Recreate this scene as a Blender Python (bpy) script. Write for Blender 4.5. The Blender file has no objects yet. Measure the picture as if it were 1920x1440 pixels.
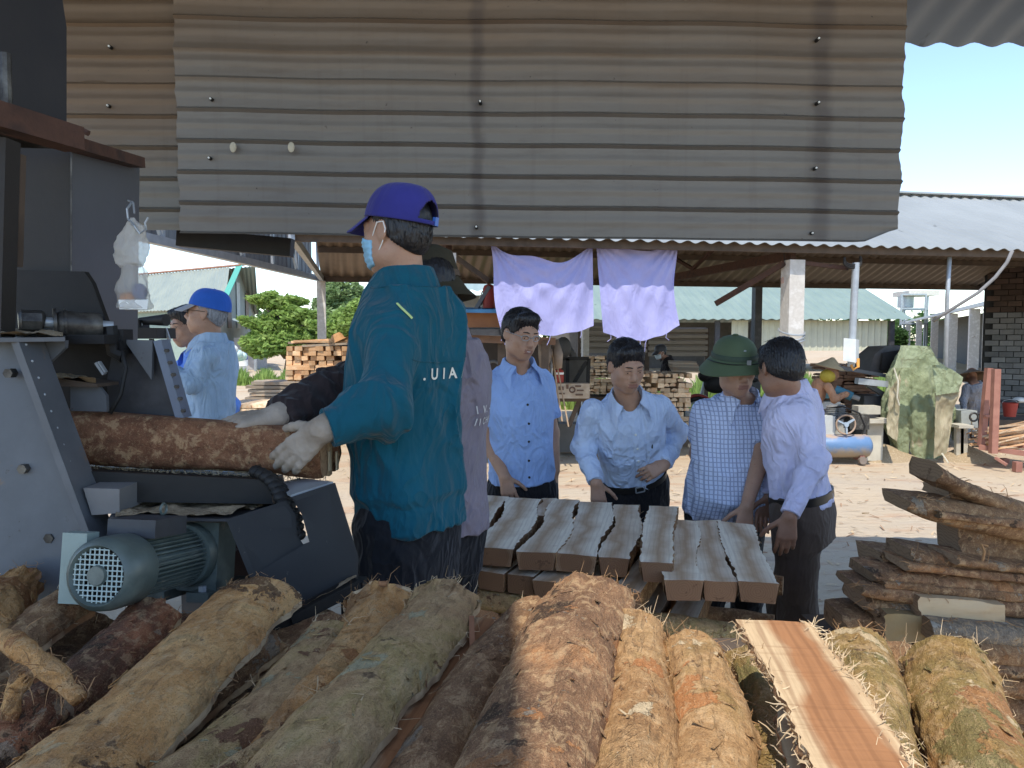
import bpy, math, random
import numpy as np
from mathutils import Vector, Matrix
from mathutils.bvhtree import BVHTree
R = math.radians
random.seed(7)
S = bpy.context.scene
COL = S.collection
# ------------------------------------------------------------------ camera
F = 1440.0
CAMZ = 1.69
PITCH = math.atan(90 / 1440)
cd = bpy.data.cameras.new('camera')
cam = bpy.data.objects.new('camera', cd)
COL.objects.link(cam)
cd.sensor_width = 36
cd.lens = 36 * F / 1920
cd.clip_start = 0.02
cd.clip_end = 800
cam.location = (0, 0, CAMZ)
cam.rotation_euler = (math.pi / 2 - PITCH, 0, 0)
S.camera = cam
# ------------------------------------------------------------------ sky and sun
SUN_EL, SUN_AZ = R(61), R(192)          # azimuth clockwise from +Y: behind the camera, slightly to its left
w = bpy.data.worlds.new('World')
S.world = w
w.use_nodes = True
nt = w.node_tree
nt.nodes.clear()
sky = nt.nodes.new('ShaderNodeTexSky')
sky.sky_type = 'NISHITA'
sky.sun_disc = False
sky.sun_elevation = SUN_EL
sky.sun_rotation = SUN_AZ
sky.air_density = .85
sky.dust_density = .25
sky.ozone_density = 1.2
bg = nt.nodes.new('ShaderNodeBackground')
bg.inputs[1].default_value = 0.15
wo = nt.nodes.new('ShaderNodeOutputWorld')
hsv = nt.nodes.new('ShaderNodeHueSaturation')
hsv.inputs['Saturation'].default_value = 1.0
nt.links.new(sky.outputs[0], hsv.inputs['Color'])
nt.links.new(hsv.outputs[0], bg.inputs[0])
nt.links.new(bg.outputs[0], wo.inputs[0])
sl = bpy.data.lights.new('sun', 'SUN')
sl.energy = 2.15
sl.angle = R(0.5)
sl.color = (1, 0.95, 0.87)
sun = bpy.data.objects.new('sun', sl)
COL.objects.link(sun)
sun.location = (-3, -20, 30)
sdir = Vector((math.sin(SUN_AZ) * math.cos(SUN_EL), math.cos(SUN_AZ) * math.cos(SUN_EL), math.sin(SUN_EL)))
sun.rotation_euler = (-sdir).to_track_quat('-Z', 'Y').to_euler()
S.view_settings.view_transform = 'Standard'
S.view_settings.look = 'None'
S.view_settings.gamma = 1
S.view_settings.exposure = 1.27
S.cycles.max_bounces = 8
S.cycles.diffuse_bounces = 5
S.cycles.use_denoising = True

# ------------------------------------------------------------------ helpers
def P(px, py, D):
    a, b = (px - 960) / F, (720 - py) / F
    c, s = math.cos(PITCH), math.sin(PITCH)
    y, z = c + b * s, -s + b * c
    t = D / y
    return np.array((a * t, D, CAMZ + z * t))

def PZ(px, py, z):
    d = P(px, py, 1.0) - np.array((0, 0, CAMZ))
    t = (z - CAMZ) / d[2]
    return np.array((0, 0, CAMZ)) + d * t

def G(px, py):
    return PZ(px, py, 0.0)

def nz(v):
    v = np.asarray(v, float)
    return v / (np.linalg.norm(v) + 1e-12)

def _h(ix, iy, iz, seed):
    h = (ix.astype(np.int64) * 374761393 + iy.astype(np.int64) * 668265263 + iz.astype(np.int64) * 1274126177 + seed * 97531) & 0xFFFFFFFF
    h = ((h ^ (h >> 13)) * 1274126177) & 0xFFFFFFFF
    h = ((h ^ (h >> 15)) * 2246822519) & 0xFFFFFFFF
    return ((h ^ (h >> 16)) & 0xFFFF) / 32767.5 - 1.0

def vn(p, seed=0):
    p = np.asarray(p, float)
    i = np.floor(p).astype(np.int64)
    f = p - i
    f = f * f * (3 - 2 * f)
    x, y, z = i[:, 0], i[:, 1], i[:, 2]
    r = 0
    for dx in (0, 1):
        wx = f[:, 0] if dx else 1 - f[:, 0]
        for dy in (0, 1):
            wy = f[:, 1] if dy else 1 - f[:, 1]
            for dz in (0, 1):
                wz = f[:, 2] if dz else 1 - f[:, 2]
                r = r + wx * wy * wz * _h(x + dx, y + dy, z + dz, seed)
    return r

def fbm(p, o=4, seed=0):
    p = np.asarray(p, float)
    r, a, t = 0, 1.0, 0
    for k in range(o):
        r = r + a * vn(p, seed + k * 13)
        t += a
        a *= .5
        p = p * 2.03 + 7.1
    return r / t

ORG = {}
def link(o, parent=None, org=(0, 0, 0)):
    COL.objects.link(o)
    ORG[o.name] = np.array(org, float)
    if parent is not None:
        o.parent = parent
    return o

def tag(o, label=None, cat=None, group=None, kind=None):
    if label: o['label'] = label
    if cat: o['category'] = cat
    if group: o['group'] = group
    if kind: o['kind'] = kind
    return o

def thing(name, label, cat, loc, group=None):
    o = bpy.data.objects.new(name, None)
    o.empty_display_size = .1
    o.location = tuple(loc)
    link(o, None, loc)
    return tag(o, label, cat, group)

def setmats(me, mats):
    for m in (mats if isinstance(mats, (list, tuple)) else [mats]):
        me.materials.append(m)

def place(name, me, parent, org):
    o = bpy.data.objects.new(name, me)
    if parent is not None:
        po = ORG[parent.name]
        link(o, parent, po)
    else:
        o.location = tuple(org)
        link(o, None, org)
    return o

class MB:
    def __init__(s):
        s.v, s.f, s.m = [], [], []
    def add(s, v, f, mi=0):
        n = len(s.v)
        s.v.extend([tuple(float(c) for c in q) for q in v])
        for q in f:
            s.f.append(tuple(n + i for i in q))
            s.m.append(mi)
        return s
    def hexa(s, p, mi=0):          # p: 4 bottom then 4 top
        return s.add(p, [(3, 2, 1, 0), (4, 5, 6, 7), (0, 1, 5, 4), (1, 2, 6, 5), (2, 3, 7, 6), (3, 0, 4, 7)], mi)
    def box(s, c, d, rz=0, mi=0, M=None):
        c = np.array(c, float)
        x, y, z = np.array(d, float) / 2
        q = np.array([(-x, -y, -z), (x, -y, -z), (x, y, -z), (-x, y, -z), (-x, -y, z), (x, -y, z), (x, y, z), (-x, y, z)])
        if rz:
            ca, sa = math.cos(rz), math.sin(rz)
            q = q @ np.array([(ca, sa, 0), (-sa, ca, 0), (0, 0, 1)])
        if M is not None:
            q = q @ np.array(M).T
        return s.hexa(q + c, mi)
    def bar(s, a, b, w, h, up=(0, 0, 1), mi=0):   # rectangular bar from a to b
        a, b = np.array(a, float), np.array(b, float)
        d = nz(b - a)
        x = nz(np.cross(d, up)) * w / 2
        z = nz(np.cross(x, d)) * h / 2
        return s.hexa([a - x - z, a + x - z, b + x - z, b - x - z, a - x + z, a + x + z, b + x + z, b - x + z], mi)
    def tube(s, pts, r, n=8, mi=0, cap=True, flat=1.0):
        pts = [np.array(p, float) for p in pts]
        m = len(pts)
        rr = [r] * m if np.isscalar(r) else list(r)
        T = [nz(pts[min(i + 1, m - 1)] - pts[max(i - 1, 0)]) for i in range(m)]
        u = np.cross(T[0], (0, 0, 1))
        if np.linalg.norm(u) < .05: u = np.cross(T[0], (0, 1, 0))
        u = nz(u)
        V = []
        for i in range(m):
            u = nz(u - T[i] * np.dot(u, T[i]))
            w_ = np.cross(T[i], u)
            for k in range(n):
                a = 2 * math.pi * k / n
                V.append(pts[i] + rr[i] * (math.cos(a) * u + math.sin(a) * w_ * flat))
        Fc = [(i * n + k, i * n + (k + 1) % n, (i + 1) * n + (k + 1) % n, (i + 1) * n + k) for i in range(m - 1) for k in range(n)]
        if cap:
            Fc += [tuple(range(n - 1, -1, -1)), tuple((m - 1) * n + k for k in range(n))]
        return s.add(V, Fc, mi)
    def cyl(s, a, b, ra, rb=None, n=16, mi=0):
        return s.tube([a, b], [ra, ra if rb is None else rb], n, mi)
    def prism(s, pts, ext, mi=0):
        pts = [np.array(p, float) for p in pts]
        n = len(pts)
        e = np.array(ext, float)
        V = pts + [p + e for p in pts]
        Fc = [tuple(range(n)), tuple(range(2 * n - 1, n - 1, -1))]
        Fc += [(i, i + n, (i + 1) % n + n, (i + 1) % n) for i in range(n)]
        return s.add(V, Fc, mi)
    def grid(s, A, cu=False, cv=False, mi=0):
        A = np.asarray(A, float)
        nu, nv = A.shape[:2]
        Fc = []
        for i in range(nu if cu else nu - 1):
            for j in range(nv if cv else nv - 1):
                i2, j2 = (i + 1) % nu, (j + 1) % nv
                Fc.append((i * nv + j, i2 * nv + j, i2 * nv + j2, i * nv + j2))
        return s.add(A.reshape(-1, 3), Fc, mi)
    def sheet(s, A, t, mi=0):      # grid with thickness vector t
        A = np.asarray(A, float)
        nu, nv = A.shape[:2]
        B = A + np.array(t, float)
        s.grid(A, mi=mi)
        s.grid(B[::-1], mi=mi)
        for k in (0, nu - 1):
            s.grid(np.stack([A[k], B[k]]), mi=mi)
        for k in (0, nv - 1):
            s.grid(np.stack([A[:, k], B[:, k]]), mi=mi)
        return s
    def lathe(s, prof, c, n=24, sx=1, sy=1, mi=0, M=None):
        A = []
        for r, z in prof:
            A.append([(r * sx * math.cos(2 * math.pi * k / n), r * sy * math.sin(2 * math.pi * k / n), z) for k in range(n)])
        A = np.array(A)
        if M is not None: A = A @ np.array(M).T
        return s.grid(A + np.array(c, float), cv=True, mi=mi)
    def ell(s, c, r, n=12, mi=0, M=None):
        r = np.array(r if not np.isscalar(r) else (r, r, r), float)
        A = [[(math.sin(t) * math.cos(p), math.sin(t) * math.sin(p), math.cos(t)) for p in np.linspace(0, 2 * math.pi, 2 * n, endpoint=False)] for t in np.linspace(.001, math.pi - .001, n)]
        A = np.array(A) * r
        if M is not None: A = A @ np.array(M).T
        return s.grid(A + np.array(c, float), cv=True, mi=mi)
    def build(s, name, mats, parent=None, label=None, cat=None, group=None, kind=None, smooth=35, org=None, frame=None):
        V = np.array(s.v, float)
        if frame is not None: org_ = np.array(frame.translation)
        elif parent is not None: org_ = ORG[parent.name]
        elif org is not None: org_ = np.array(org, float)
        else: org_ = np.array(((V[:, 0].min() + V[:, 0].max()) / 2, (V[:, 1].min() + V[:, 1].max()) / 2, V[:, 2].min()))
        me = bpy.data.meshes.new(name)
        W = V if frame is not None else V - org_
        me.from_pydata(W.tolist(), [], s.f)
        setmats(me, mats)
        if any(s.m): me.polygons.foreach_set('material_index', s.m)
        if smooth:
            me.polygons.foreach_set('use_smooth', [True] * len(s.f))
            if smooth < 180: me.set_sharp_from_angle(angle=R(smooth))
        me.update()
        o = place(name, me, parent, org_)
        if frame is not None: o.matrix_basis = frame
        return tag(o, label, cat, group, kind)

# ------------------------------------------------------------------ materials
MATS = {}
class NT:
    def __init__(s, name):
        s.mat = bpy.data.materials.new(name)
        s.mat.use_nodes = True
        s.t = s.mat.node_tree
        s.b = s.t.nodes['Principled BSDF']
    def n(s, ty, **kw):
        q = s.t.nodes.new('ShaderNode' + ty)
        for k, v in kw.items():
            if k.startswith('_'): setattr(q, k[1:], v)
        return q
    def l(s, a, b): s.t.links.new(a, b)
    def obj(s, stretch=(1, 1, 1), rot=(0, 0, 0), rand=0.0):
        tc = s.n('TexCoord'); mp = s.n('Mapping')
        mp.inputs['Scale'].default_value = stretch
        mp.inputs['Rotation'].default_value = rot
        s.l(tc.outputs['Object'], mp.inputs[0])
        if rand:
            oi = s.n('ObjectInfo'); ml = s.math('MULTIPLY', oi.outputs['Random'], rand)
            s.l(ml, mp.inputs['Location'])
        return mp.outputs[0]
    def noise(s, vec, sc, det=5, ro=.6, dist=0):
        q = s.n('TexNoise')
        q.inputs['Scale'].default_value = sc; q.inputs['Detail'].default_value = det
        q.inputs['Roughness'].default_value = ro; q.inputs['Distortion'].default_value = dist
        s.l(vec, q.inputs['Vector'])
        return q.outputs['Fac']
    def ramp(s, fac, stops, interp='LINEAR'):
        q = s.n('ValToRGB')
        q.color_ramp.interpolation = interp
        e = q.color_ramp.elements
        while len(e) < len(stops): e.new(.5)
        for i, (p, c) in enumerate(stops):
            e[i].position = p
            e[i].color = tuple(c) + (1,) if len(c) == 3 else c
        s.l(fac, q.inputs[0])
        return q.outputs[0]
    def thr(s, fac, a, b):
        q = s.n('MapRange'); q.inputs[1].default_value = a; q.inputs[2].default_value = b
        q.interpolation_type = 'SMOOTHSTEP'
        s.l(fac, q.inputs[0]); return q.outputs[0]
    def mix(s, fac, a, b, mode='MIX'):
        q = s.n('Mix'); q.data_type = 'RGBA'; q.blend_type = mode
        for v, k in ((fac, 0), (a, 6), (b, 7)):
            if isinstance(v, (int, float)): q.inputs[k].default_value = v
            elif isinstance(v, tuple): q.inputs[k].default_value = v + (1,)
            else: s.l(v, q.inputs[k])
        return q.outputs[2]
    def math(s, op, a, b=0.0, c=None):
        q = s.n('Math'); q.operation = op
        for i, v in enumerate((a, b) if c is None else (a, b, c)):
            if isinstance(v, (int, float)): q.inputs[i].default_value = v
            else: s.l(v, q.inputs[i])
        return q.outputs[0]
    def sep(s, vec):
        q = s.n('SeparateXYZ'); s.l(vec, q.inputs[0]); return q.outputs
    def rnd(s, col, amt):
        oi = s.n('ObjectInfo'); h = s.n('HueSaturation')
        v = s.math('MULTIPLY_ADD', oi.outputs['Random'], 2 * amt, 1 - amt)
        s.l(v, h.inputs['Value']); s.l(col, h.inputs['Color'])
        return h.outputs[0]
    def bump(s, h, st, dist=.01):
        q = s.n('Bump'); q.inputs['Strength'].default_value = st; q.inputs['Distance'].default_value = dist
        s.l(h, q.inputs['Height']); s.l(q.outputs[0], s.b.inputs['Normal'])
    def done(s, col=None, rough=.7, metal=0, spec=.3):
        if col is not None:
            if isinstance(col, tuple): s.b.inputs['Base Color'].default_value = col + (1,)
            else: s.l(col, s.b.inputs['Base Color'])
        if isinstance(rough, (int, float)): s.b.inputs['Roughness'].default_value = rough
        else: s.l(rough, s.b.inputs['Roughness'])
        s.b.inputs['Metallic'].default_value = metal
        s.b.inputs['Specular IOR Level'].default_value = spec
        return s.mat

def mat(name, c1, c2=None, c3=None, sc=6, stretch=(1, 1, 1), rough=.7, metal=0, bump=.2, bsc=80, bd=.004, spots=None, rand=0, spec=.3, det=6):
    if name in MATS: return MATS[name]
    N = NT(name)
    v = N.obj(stretch, rand=rand and 13.0)
    c2 = c2 or tuple(x * .8 for x in c1)
    st = [(.33, c1), (.66, c2)] if c3 is None else [(.3, c1), (.5, c2), (.7, c3)]
    col = N.ramp(N.noise(v, sc, det), st)
    for sp in (spots or []):
        col = N.mix(N.thr(N.noise(v, sp[1], 5, .65), sp[2], sp[2] + .06), col, sp[0])
    if rand: col = N.rnd(col, rand)
    if bump: N.bump(N.noise(v, bsc, 6, .65), bump, bd)
    MATS[name] = N.done(col, rough, metal, spec)
    return MATS[name]

def fabric(name, c, var=.12, fold=.35, spec=.15, weave=900):
    if name in MATS: return MATS[name]
    N = NT(name)
    v = N.obj()
    col = N.ramp(N.noise(v, 7, 4), [(.3, tuple(x * (1 - var) for x in c)), (.7, tuple(min(1, x * (1 + var)) for x in c))])
    h1 = N.noise(N.obj((1, 1, .5)), 9, 2, .5, 1.2)
    r1 = N.math('ABSOLUTE', N.math('SUBTRACT', h1, .5))
    h3 = N.noise(N.obj((1, 1, .6), (0, .5, 0)), 26, 2, .5, .8)
    hh = N.math('ADD', N.math('MULTIPLY', r1, -2.2), N.math('MULTIPLY', h3, .35))
    hh = N.math('ADD', hh, N.math('MULTIPLY', N.noise(v, 420, 2), .02))
    N.bump(hh, fold * 1.5, .05)
    N.b.inputs['Sheen Weight'].default_value = .12
    MATS[name] = N.done(col, .88, 0, spec)
    return MATS[name]

def bark(name, cols, spots=(), st=1.0, fleck=(.70, .47, .25), fk=.75):
    """smooth bark: large colour patches, peeled areas with their own edge, mottling and short fibres"""
    if name in MATS: return MATS[name]
    N = NT(name)
    vf = N.obj((1, 1, 1), rand=17.0)
    vs = N.obj((1, .36, 1), rand=29.0)
    col = N.ramp(N.noise(N.obj((1, .6, 1), rand=29.0), 8, 8, .66, .6), [(.32 + .36 * i / (len(cols) - 1), c) for i, c in enumerate(cols)])
    m = N.noise(vf, 34, 7, .7, .3)
    col = N.mix(N.math('MULTIPLY', N.thr(m, .51, .60), .8), col, N.mix(.55, col, fleck))
    col = N.mix(N.math('MULTIPLY', N.thr(m, .46, .36), .7), col, N.mix(.5, col, (.10, .055, .03)))
    pk = None
    for c, sc, th in spots:
        t = N.thr(N.noise(vf, sc, 8, .66, .4), th, th + .012)
        col = N.mix(N.math('MULTIPLY', t, .85), col, c)
        pk = t if pk is None else N.math('ADD', pk, t)
    kn = N.thr(N.noise(vf, 17, 3, .5), .69, .72)
    col = N.mix(N.math('MULTIPLY', kn, .8), col, (.08, .045, .028))
    lw = N.thr(N.noise(N.obj((1, .22, 1), rand=7.0), 24, 5, .7, .8), .57, .62)
    col = N.mix(N.math('MULTIPLY', lw, .55), col, N.mix(.45, col, (.10, .05, .028)))
    f1 = N.noise(vs, 130, 6, .72, .7)
    col = N.mix(N.math('MULTIPLY', N.thr(f1, .54, .66), fk), col, N.mix(.6, col, fleck))
    col = N.mix(N.math('MULTIPLY', N.thr(f1, .45, .34), fk), col, N.mix(.55, col, (.09, .05, .028)))
    f2 = N.noise(vf, 420, 3, .6)
    col = N.mix(N.math('MULTIPLY', N.thr(f2, .56, .68), fk), col, N.mix(.5, col, fleck))
    col = N.mix(N.math('MULTIPLY', N.thr(f2, .44, .34), fk), col, N.mix(.5, col, (.09, .05, .03)))
    hh = N.math('ADD', N.math('ADD', N.math('MULTIPLY', f1, .9), N.math('MULTIPLY', f2, .35)), N.math('MULTIPLY', m, 1.0))
    hh = N.math('ADD', hh, N.math('MULTIPLY', lw, -.35))
    if pk is not None: hh = N.math('ADD', hh, N.math('MULTIPLY', pk, -.25))
    N.bump(hh, .9 * st, .010)
    MATS[name] = N.done(N.rnd(col, .06), .8, 0, .2)
    return MATS[name]

OCHRE, OCHRE2, GREEN, GREY, RED, DARK = (.60, .30, .105), (.72, .41, .165), (.47, .33, .13), (.54, .345, .165), (.42, .17, .08), (.13, .082, .05)
BK_OCHRE = bark('bark_ochre', [(.32, .17, .075), OCHRE, OCHRE2, (.42, .29, .13)], [((.11, .06, .035), 6, .60), ((.36, .15, .055), 5, .60), ((.66, .48, .26), 12, .64)])
BK_GREEN = bark('bark_green', [(.38, .21, .10), GREY, GREEN, (.52, .40, .22)], [((.19, .08, .045), 6, .59), ((.46, .42, .26), 8, .60), ((.55, .33, .14), 11, .64)])
BK_TAN = bark('bark_tan', [(.36, .18, .075), (.46, .255, .11), (.54, .32, .145), (.38, .235, .09)], [((.74, .58, .36), 13, .60), ((.17, .10, .055), 9, .63), ((.50, .20, .07), 6, .60)])
BK_OLIVE = bark('bark_olive', [(.42, .21, .075), (.36, .22, .075), (.30, .21, .07), (.46, .27, .10)], [((.66, .50, .29), 8, .61), ((.40, .18, .07), 7, .60), ((.22, .19, .07), 5, .56)])
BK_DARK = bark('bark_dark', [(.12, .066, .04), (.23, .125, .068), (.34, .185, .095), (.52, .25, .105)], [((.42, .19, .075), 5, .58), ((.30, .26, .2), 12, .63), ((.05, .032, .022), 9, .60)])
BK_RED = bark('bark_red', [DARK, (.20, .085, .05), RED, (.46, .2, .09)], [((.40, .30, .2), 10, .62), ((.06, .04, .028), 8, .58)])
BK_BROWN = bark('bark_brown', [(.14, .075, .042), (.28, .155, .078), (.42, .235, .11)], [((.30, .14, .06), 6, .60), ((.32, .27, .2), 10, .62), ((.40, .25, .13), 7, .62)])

def woodface(name, sap, heart, dark, saw=0, hw=.55, hoff=0.0, lo_=.62, gk=.35, rk=.16):   # local x across, y along
    if name in MATS: return MATS[name]
    N = NT(name)
    v = N.obj()
    x, y, z = N.sep(v)
    oi = N.n('ObjectInfo')
    wob = N.noise(N.obj((3, 2.2, 3), rand=40.0), 2.2, 3, .5)
    xx = N.math('ADD', x, N.math('MULTIPLY_ADD', wob, .12, -.06 - hoff))
    ax = N.math('ABSOLUTE', xx)
    col = N.ramp(N.math('MULTIPLY', ax, 10), [(hw * lo_, heart), (hw * (lo_ + .95) / 2, tuple((a + b) / 2 for a, b in zip(heart, sap))), (hw * .95, sap)])
    rings = N.n('TexWave'); rings.wave_type = 'BANDS'; rings.bands_direction = 'X'
    rings.inputs['Scale'].default_value = 14; rings.inputs['Distortion'].default_value = 9; rings.inputs['Detail'].default_value = 3; rings.inputs['Detail Scale'].default_value = .7
    N.l(N.obj((1.2, .16, 1), rand=9.0), rings.inputs['Vector'])
    col = N.mix(N.math('MULTIPLY', N.thr(rings.outputs['Fac'], .6, 1.0), rk), col, dark)
    g = N.noise(N.obj((60, 3, 60), rand=5.0), 3, 5, .6)
    col = N.mix(N.math('MULTIPLY', N.thr(g, .35, .75), gk), col, N.mix(.55, col, dark))
    col = N.mix(N.thr(N.noise(N.obj((5, 14, 5), rand=21.0), 3.2, 3, .5), .73, .77), col, N.mix(.6, col, dark))
    if saw:
        sw = N.noise(N.obj((4, 150, 4), rand=3.0), 1, 3, .5)
        col = N.mix(N.math('MULTIPLY', N.thr(sw, .6, .68), saw), col, N.mix(.6, col, dark))
        N.bump(sw, .4, .002)
    else:
        N.bump(g, .3, .003)
    MATS[name] = N.done(N.rnd(col, .05), .75, 0, .2)
    return MATS[name]

WF_GREY = woodface('weathered_sawn_face', (.88, .79, .62), (.52, .36, .22), (.30, .19, .12), .3, .62, 0, .05)
WF_FRESH = woodface('fresh_sawn_face', (.58, .42, .245), (.36, .17, .075), (.20, .09, .04), .45, .40, -.014, .55, .7, .4)
def endgrain(name, sap, heart, dark):
    N = NT(name)
    v = N.obj(rand=0)
    x, y, z = N.sep(v)
    d = N.math('SQRT', N.math('ADD', N.math('MULTIPLY', x, x), N.math('POWER', N.math('ADD', z, .03), 2)))
    wob = N.noise(N.obj((1, 1, 1), rand=30.0), 14, 3)
    d2 = N.math('ADD', d, N.math('MULTIPLY', wob, .03))
    col = N.ramp(N.math('MULTIPLY', d2, 12), [(.45, heart), (.85, heart), (1.0, sap)])
    s_ = N.math('SINE', N.math('MULTIPLY', d2, 900))
    col = N.mix(N.math('MULTIPLY', N.thr(s_, .2, 1), .3), col, dark)
    col = N.mix(N.thr(N.noise(N.obj((1, 1, 1), rand=11.0), 25, 4), .62, .68), col, N.mix(.6, col, dark))
    N.bump(N.noise(v, 150, 5), .4, .003)
    return N.done(N.rnd(col, .22), .85, 0, .15)
EG = endgrain('end_grain', (.30, .20, .12), (.20, .115, .065), (.09, .05, .03))
PALE_FIB = mat('pale_fibre', (.62, .48, .30), (.45, .30, .16), rough=.9, bump=0)
STEEL = mat('grey_machine_paint', (.115, .12, .128), (.095, .10, .106), (.13, .135, .142), sc=4, rough=.45, bump=.12, bsc=40, spots=[((.06, .05, .045), 26, .66), ((.17, .12, .085), 7, .66), ((.20, .19, .18), 45, .70)], spec=.4)
STEEL_D = mat('dark_machine_paint', (.05, .052, .058), (.035, .035, .038), (.075, .075, .08), sc=5, rough=.5, bump=.15, bsc=50, spots=[((.14, .12, .10), 60, .69), ((.10, .06, .04), 7, .70)], spec=.4)
BLACKM = mat('sooty_black_steel', (.012, .012, .012), (.02, .018, .016), sc=8, rough=.6, bump=.2, bsc=40)
RUST = mat('rusty_steel', (.055, .030, .022), (.09, .045, .03), (.04, .026, .022), sc=9, rough=.8, bump=.4, bsc=70)
RUSTPINK = mat('red_oxide_paint', (.36, .17, .12), (.27, .12, .085), sc=7, rough=.7, spots=[((.12, .06, .045), 20, .66)])
GREASE = mat('greasy_steel', (.10, .095, .085), (.05, .045, .04), (.16, .15, .13), sc=14, rough=.42, metal=.5, bump=.35, bsc=60)
MOTORG = mat('green_motor_paint', (.105, .130, .113), (.08, .10, .09), (.15, .175, .15), sc=12, rough=.38, bump=.12, bsc=60, spots=[((.20, .19, .15), 18, .66)], spec=.5)
SAWDUST = mat('sawdust', (.42, .32, .20), (.30, .22, .13), (.52, .41, .27), sc=40, rough=.95, bump=.9, bsc=160, bd=.008)
WHITE_P = mat('whitewashed_concrete', (.62, .58, .52), (.50, .46, .40), (.68, .65, .6), sc=7, rough=.85, bump=.3, bsc=40, spots=[((.30, .22, .16), 6, .67)])
GALV = mat('galvanised_steel', (.42, .44, .45), (.32, .34, .35), sc=9, rough=.45, metal=.4, bump=.1)
DARKW = mat('dark_timber', (.075, .055, .04), (.12, .085, .06), sc=6, stretch=(1, 1, 1), rough=.85, bump=.4)
# ================================================================== SETTING
def ground_mat():
    N = NT('sawdust_strewn_ground')
    v = N.obj()
    vs = N.obj((.35, 1.3, 1))
    col = N.ramp(N.noise(v, .35, 6, .6), [(.3, (.47, .36, .24)), (.5, (.53, .42, .29)), (.7, (.48, .40, .30))])
    col = N.mix(N.math('MULTIPLY', N.thr(N.noise(vs, 1.4, 7, .65), .52, .66), .65), col, (.46, .27, .16))
    col = N.mix(N.math('MULTIPLY', N.thr(N.noise(vs, 3.5, 6, .7, .4), .57, .64), .5), col, (.33, .25, .2))
    col = N.mix(N.thr(N.noise(v, 30, 4, .7), .67, .72), col, (.26, .16, .09))
    col = N.mix(N.thr(N.noise(v, 22, 4, .7), .68, .73), col, (.68, .58, .44))
    N.bump(N.math('ADD', N.noise(vs, 9, 8, .7), N.math('MULTIPLY', N.noise(v, 70, 4), .3)), .8, .05)
    return N.done(col, .95, 0, .1)
GROUND = ground_mat()
xs = np.concatenate([np.linspace(-400, -12, 12), np.linspace(-11, 13, 90), np.linspace(14, 400, 12)])
ys = np.concatenate([np.linspace(-60, .2, 6), np.linspace(.5, 24, 90), np.linspace(26, 700, 16)])
XX, YY = np.meshgrid(xs, ys, indexing='ij')
zz = .035 * fbm(np.stack([XX.ravel() * .8, YY.ravel() * 1.6, 0 * XX.ravel()], 1), 4, 3) - .01
A = np.stack([XX, YY, zz.reshape(XX.shape)], 2)
MB().grid(A).build('ground', GROUND, kind='structure', smooth=180, org=(0, 0, 0))
CONC = mat('concrete', (.34, .33, .31), (.27, .26, .25), sc=4, rough=.9, spots=[((.42, .34, .24), 3, .6)])
MB().box((-.9, 1.95, .17), (2.6, 2.5, .34)).build('work_platform', CONC, kind='structure')

def corr(p0, U, V, pitch, amp, per=8, t=.004, nv=2, trap=False, jag=0):
    """corrugated sheet: waves counted along U, running along V"""
    p0, U, V = (np.array(q, float) for q in (p0, U, V))
    Lu = np.linalg.norm(U)
    n = nz(np.cross(U, V))
    m = max(4, int(round(Lu / pitch * per)))
    A = np.zeros((m + 1, nv, 3))
    for i in range(m + 1):
        a = i / m
        ph = (a * Lu / pitch) % 1
        if trap:
            h = np.interp(ph, [0, .62, .72, .88, .98, 1], [0, 0, 1, 1, 0, 0])
        else:
            h = .5 + .5 * math.cos(2 * math.pi * ph)
        for j in range(nv):
            A[i, j] = p0 + U * a + V * (j / (nv - 1)) + n * h * amp
    if jag:
        k = fbm(np.stack([np.arange(m + 1) * .21, np.zeros(m + 1), np.zeros(m + 1)], 1), 3, 5)
        A[:, -1] += nz(V) * (k * jag)[:, None]
    return MB().sheet(A, -n * t)

def grey_brown_sheet(name, grey, brown, lo, hi, bands=()):
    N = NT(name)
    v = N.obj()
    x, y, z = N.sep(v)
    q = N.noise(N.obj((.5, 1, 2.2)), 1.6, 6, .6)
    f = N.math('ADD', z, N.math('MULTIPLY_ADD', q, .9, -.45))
    col = N.mix(N.thr(f, lo, hi), grey, brown)  # grey below blends into brown above by height, with a noisy edge
    dirt = N.noise(N.obj((1.2, 1, 7)), 3, 7, .65)
    col = N.mix(N.math('MULTIPLY', N.thr(dirt, .46, .7), .22), col, tuple(c * .5 for c in brown))
    col = N.mix(N.math('MULTIPLY', N.thr(N.noise(N.obj((6, 1, .35)), 2.5, 6, .65), .52, .7), .13), col, tuple(c * .45 for c in brown))
    col = N.mix(N.thr(N.noise(v, 16, 5, .7), .68, .73), col, (.05, .036, .03))
    for bx, bw in bands:
        d = N.math('ABSOLUTE', N.math('ADD', N.math('ADD', x, -bx), N.math('MULTIPLY_ADD', N.noise(v, 6, 3), .09, -.045)))
        col = N.mix(N.math('MULTIPLY', N.math('SUBTRACT', 1, N.thr(d, bw * .2, bw)), .5), col, (.06, .045, .04))
    N.bump(N.noise(N.obj((1, 1, 1.6)), 9, 4, .5), .12, .01)
    return N.done(col, .5, .3, .4)

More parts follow.
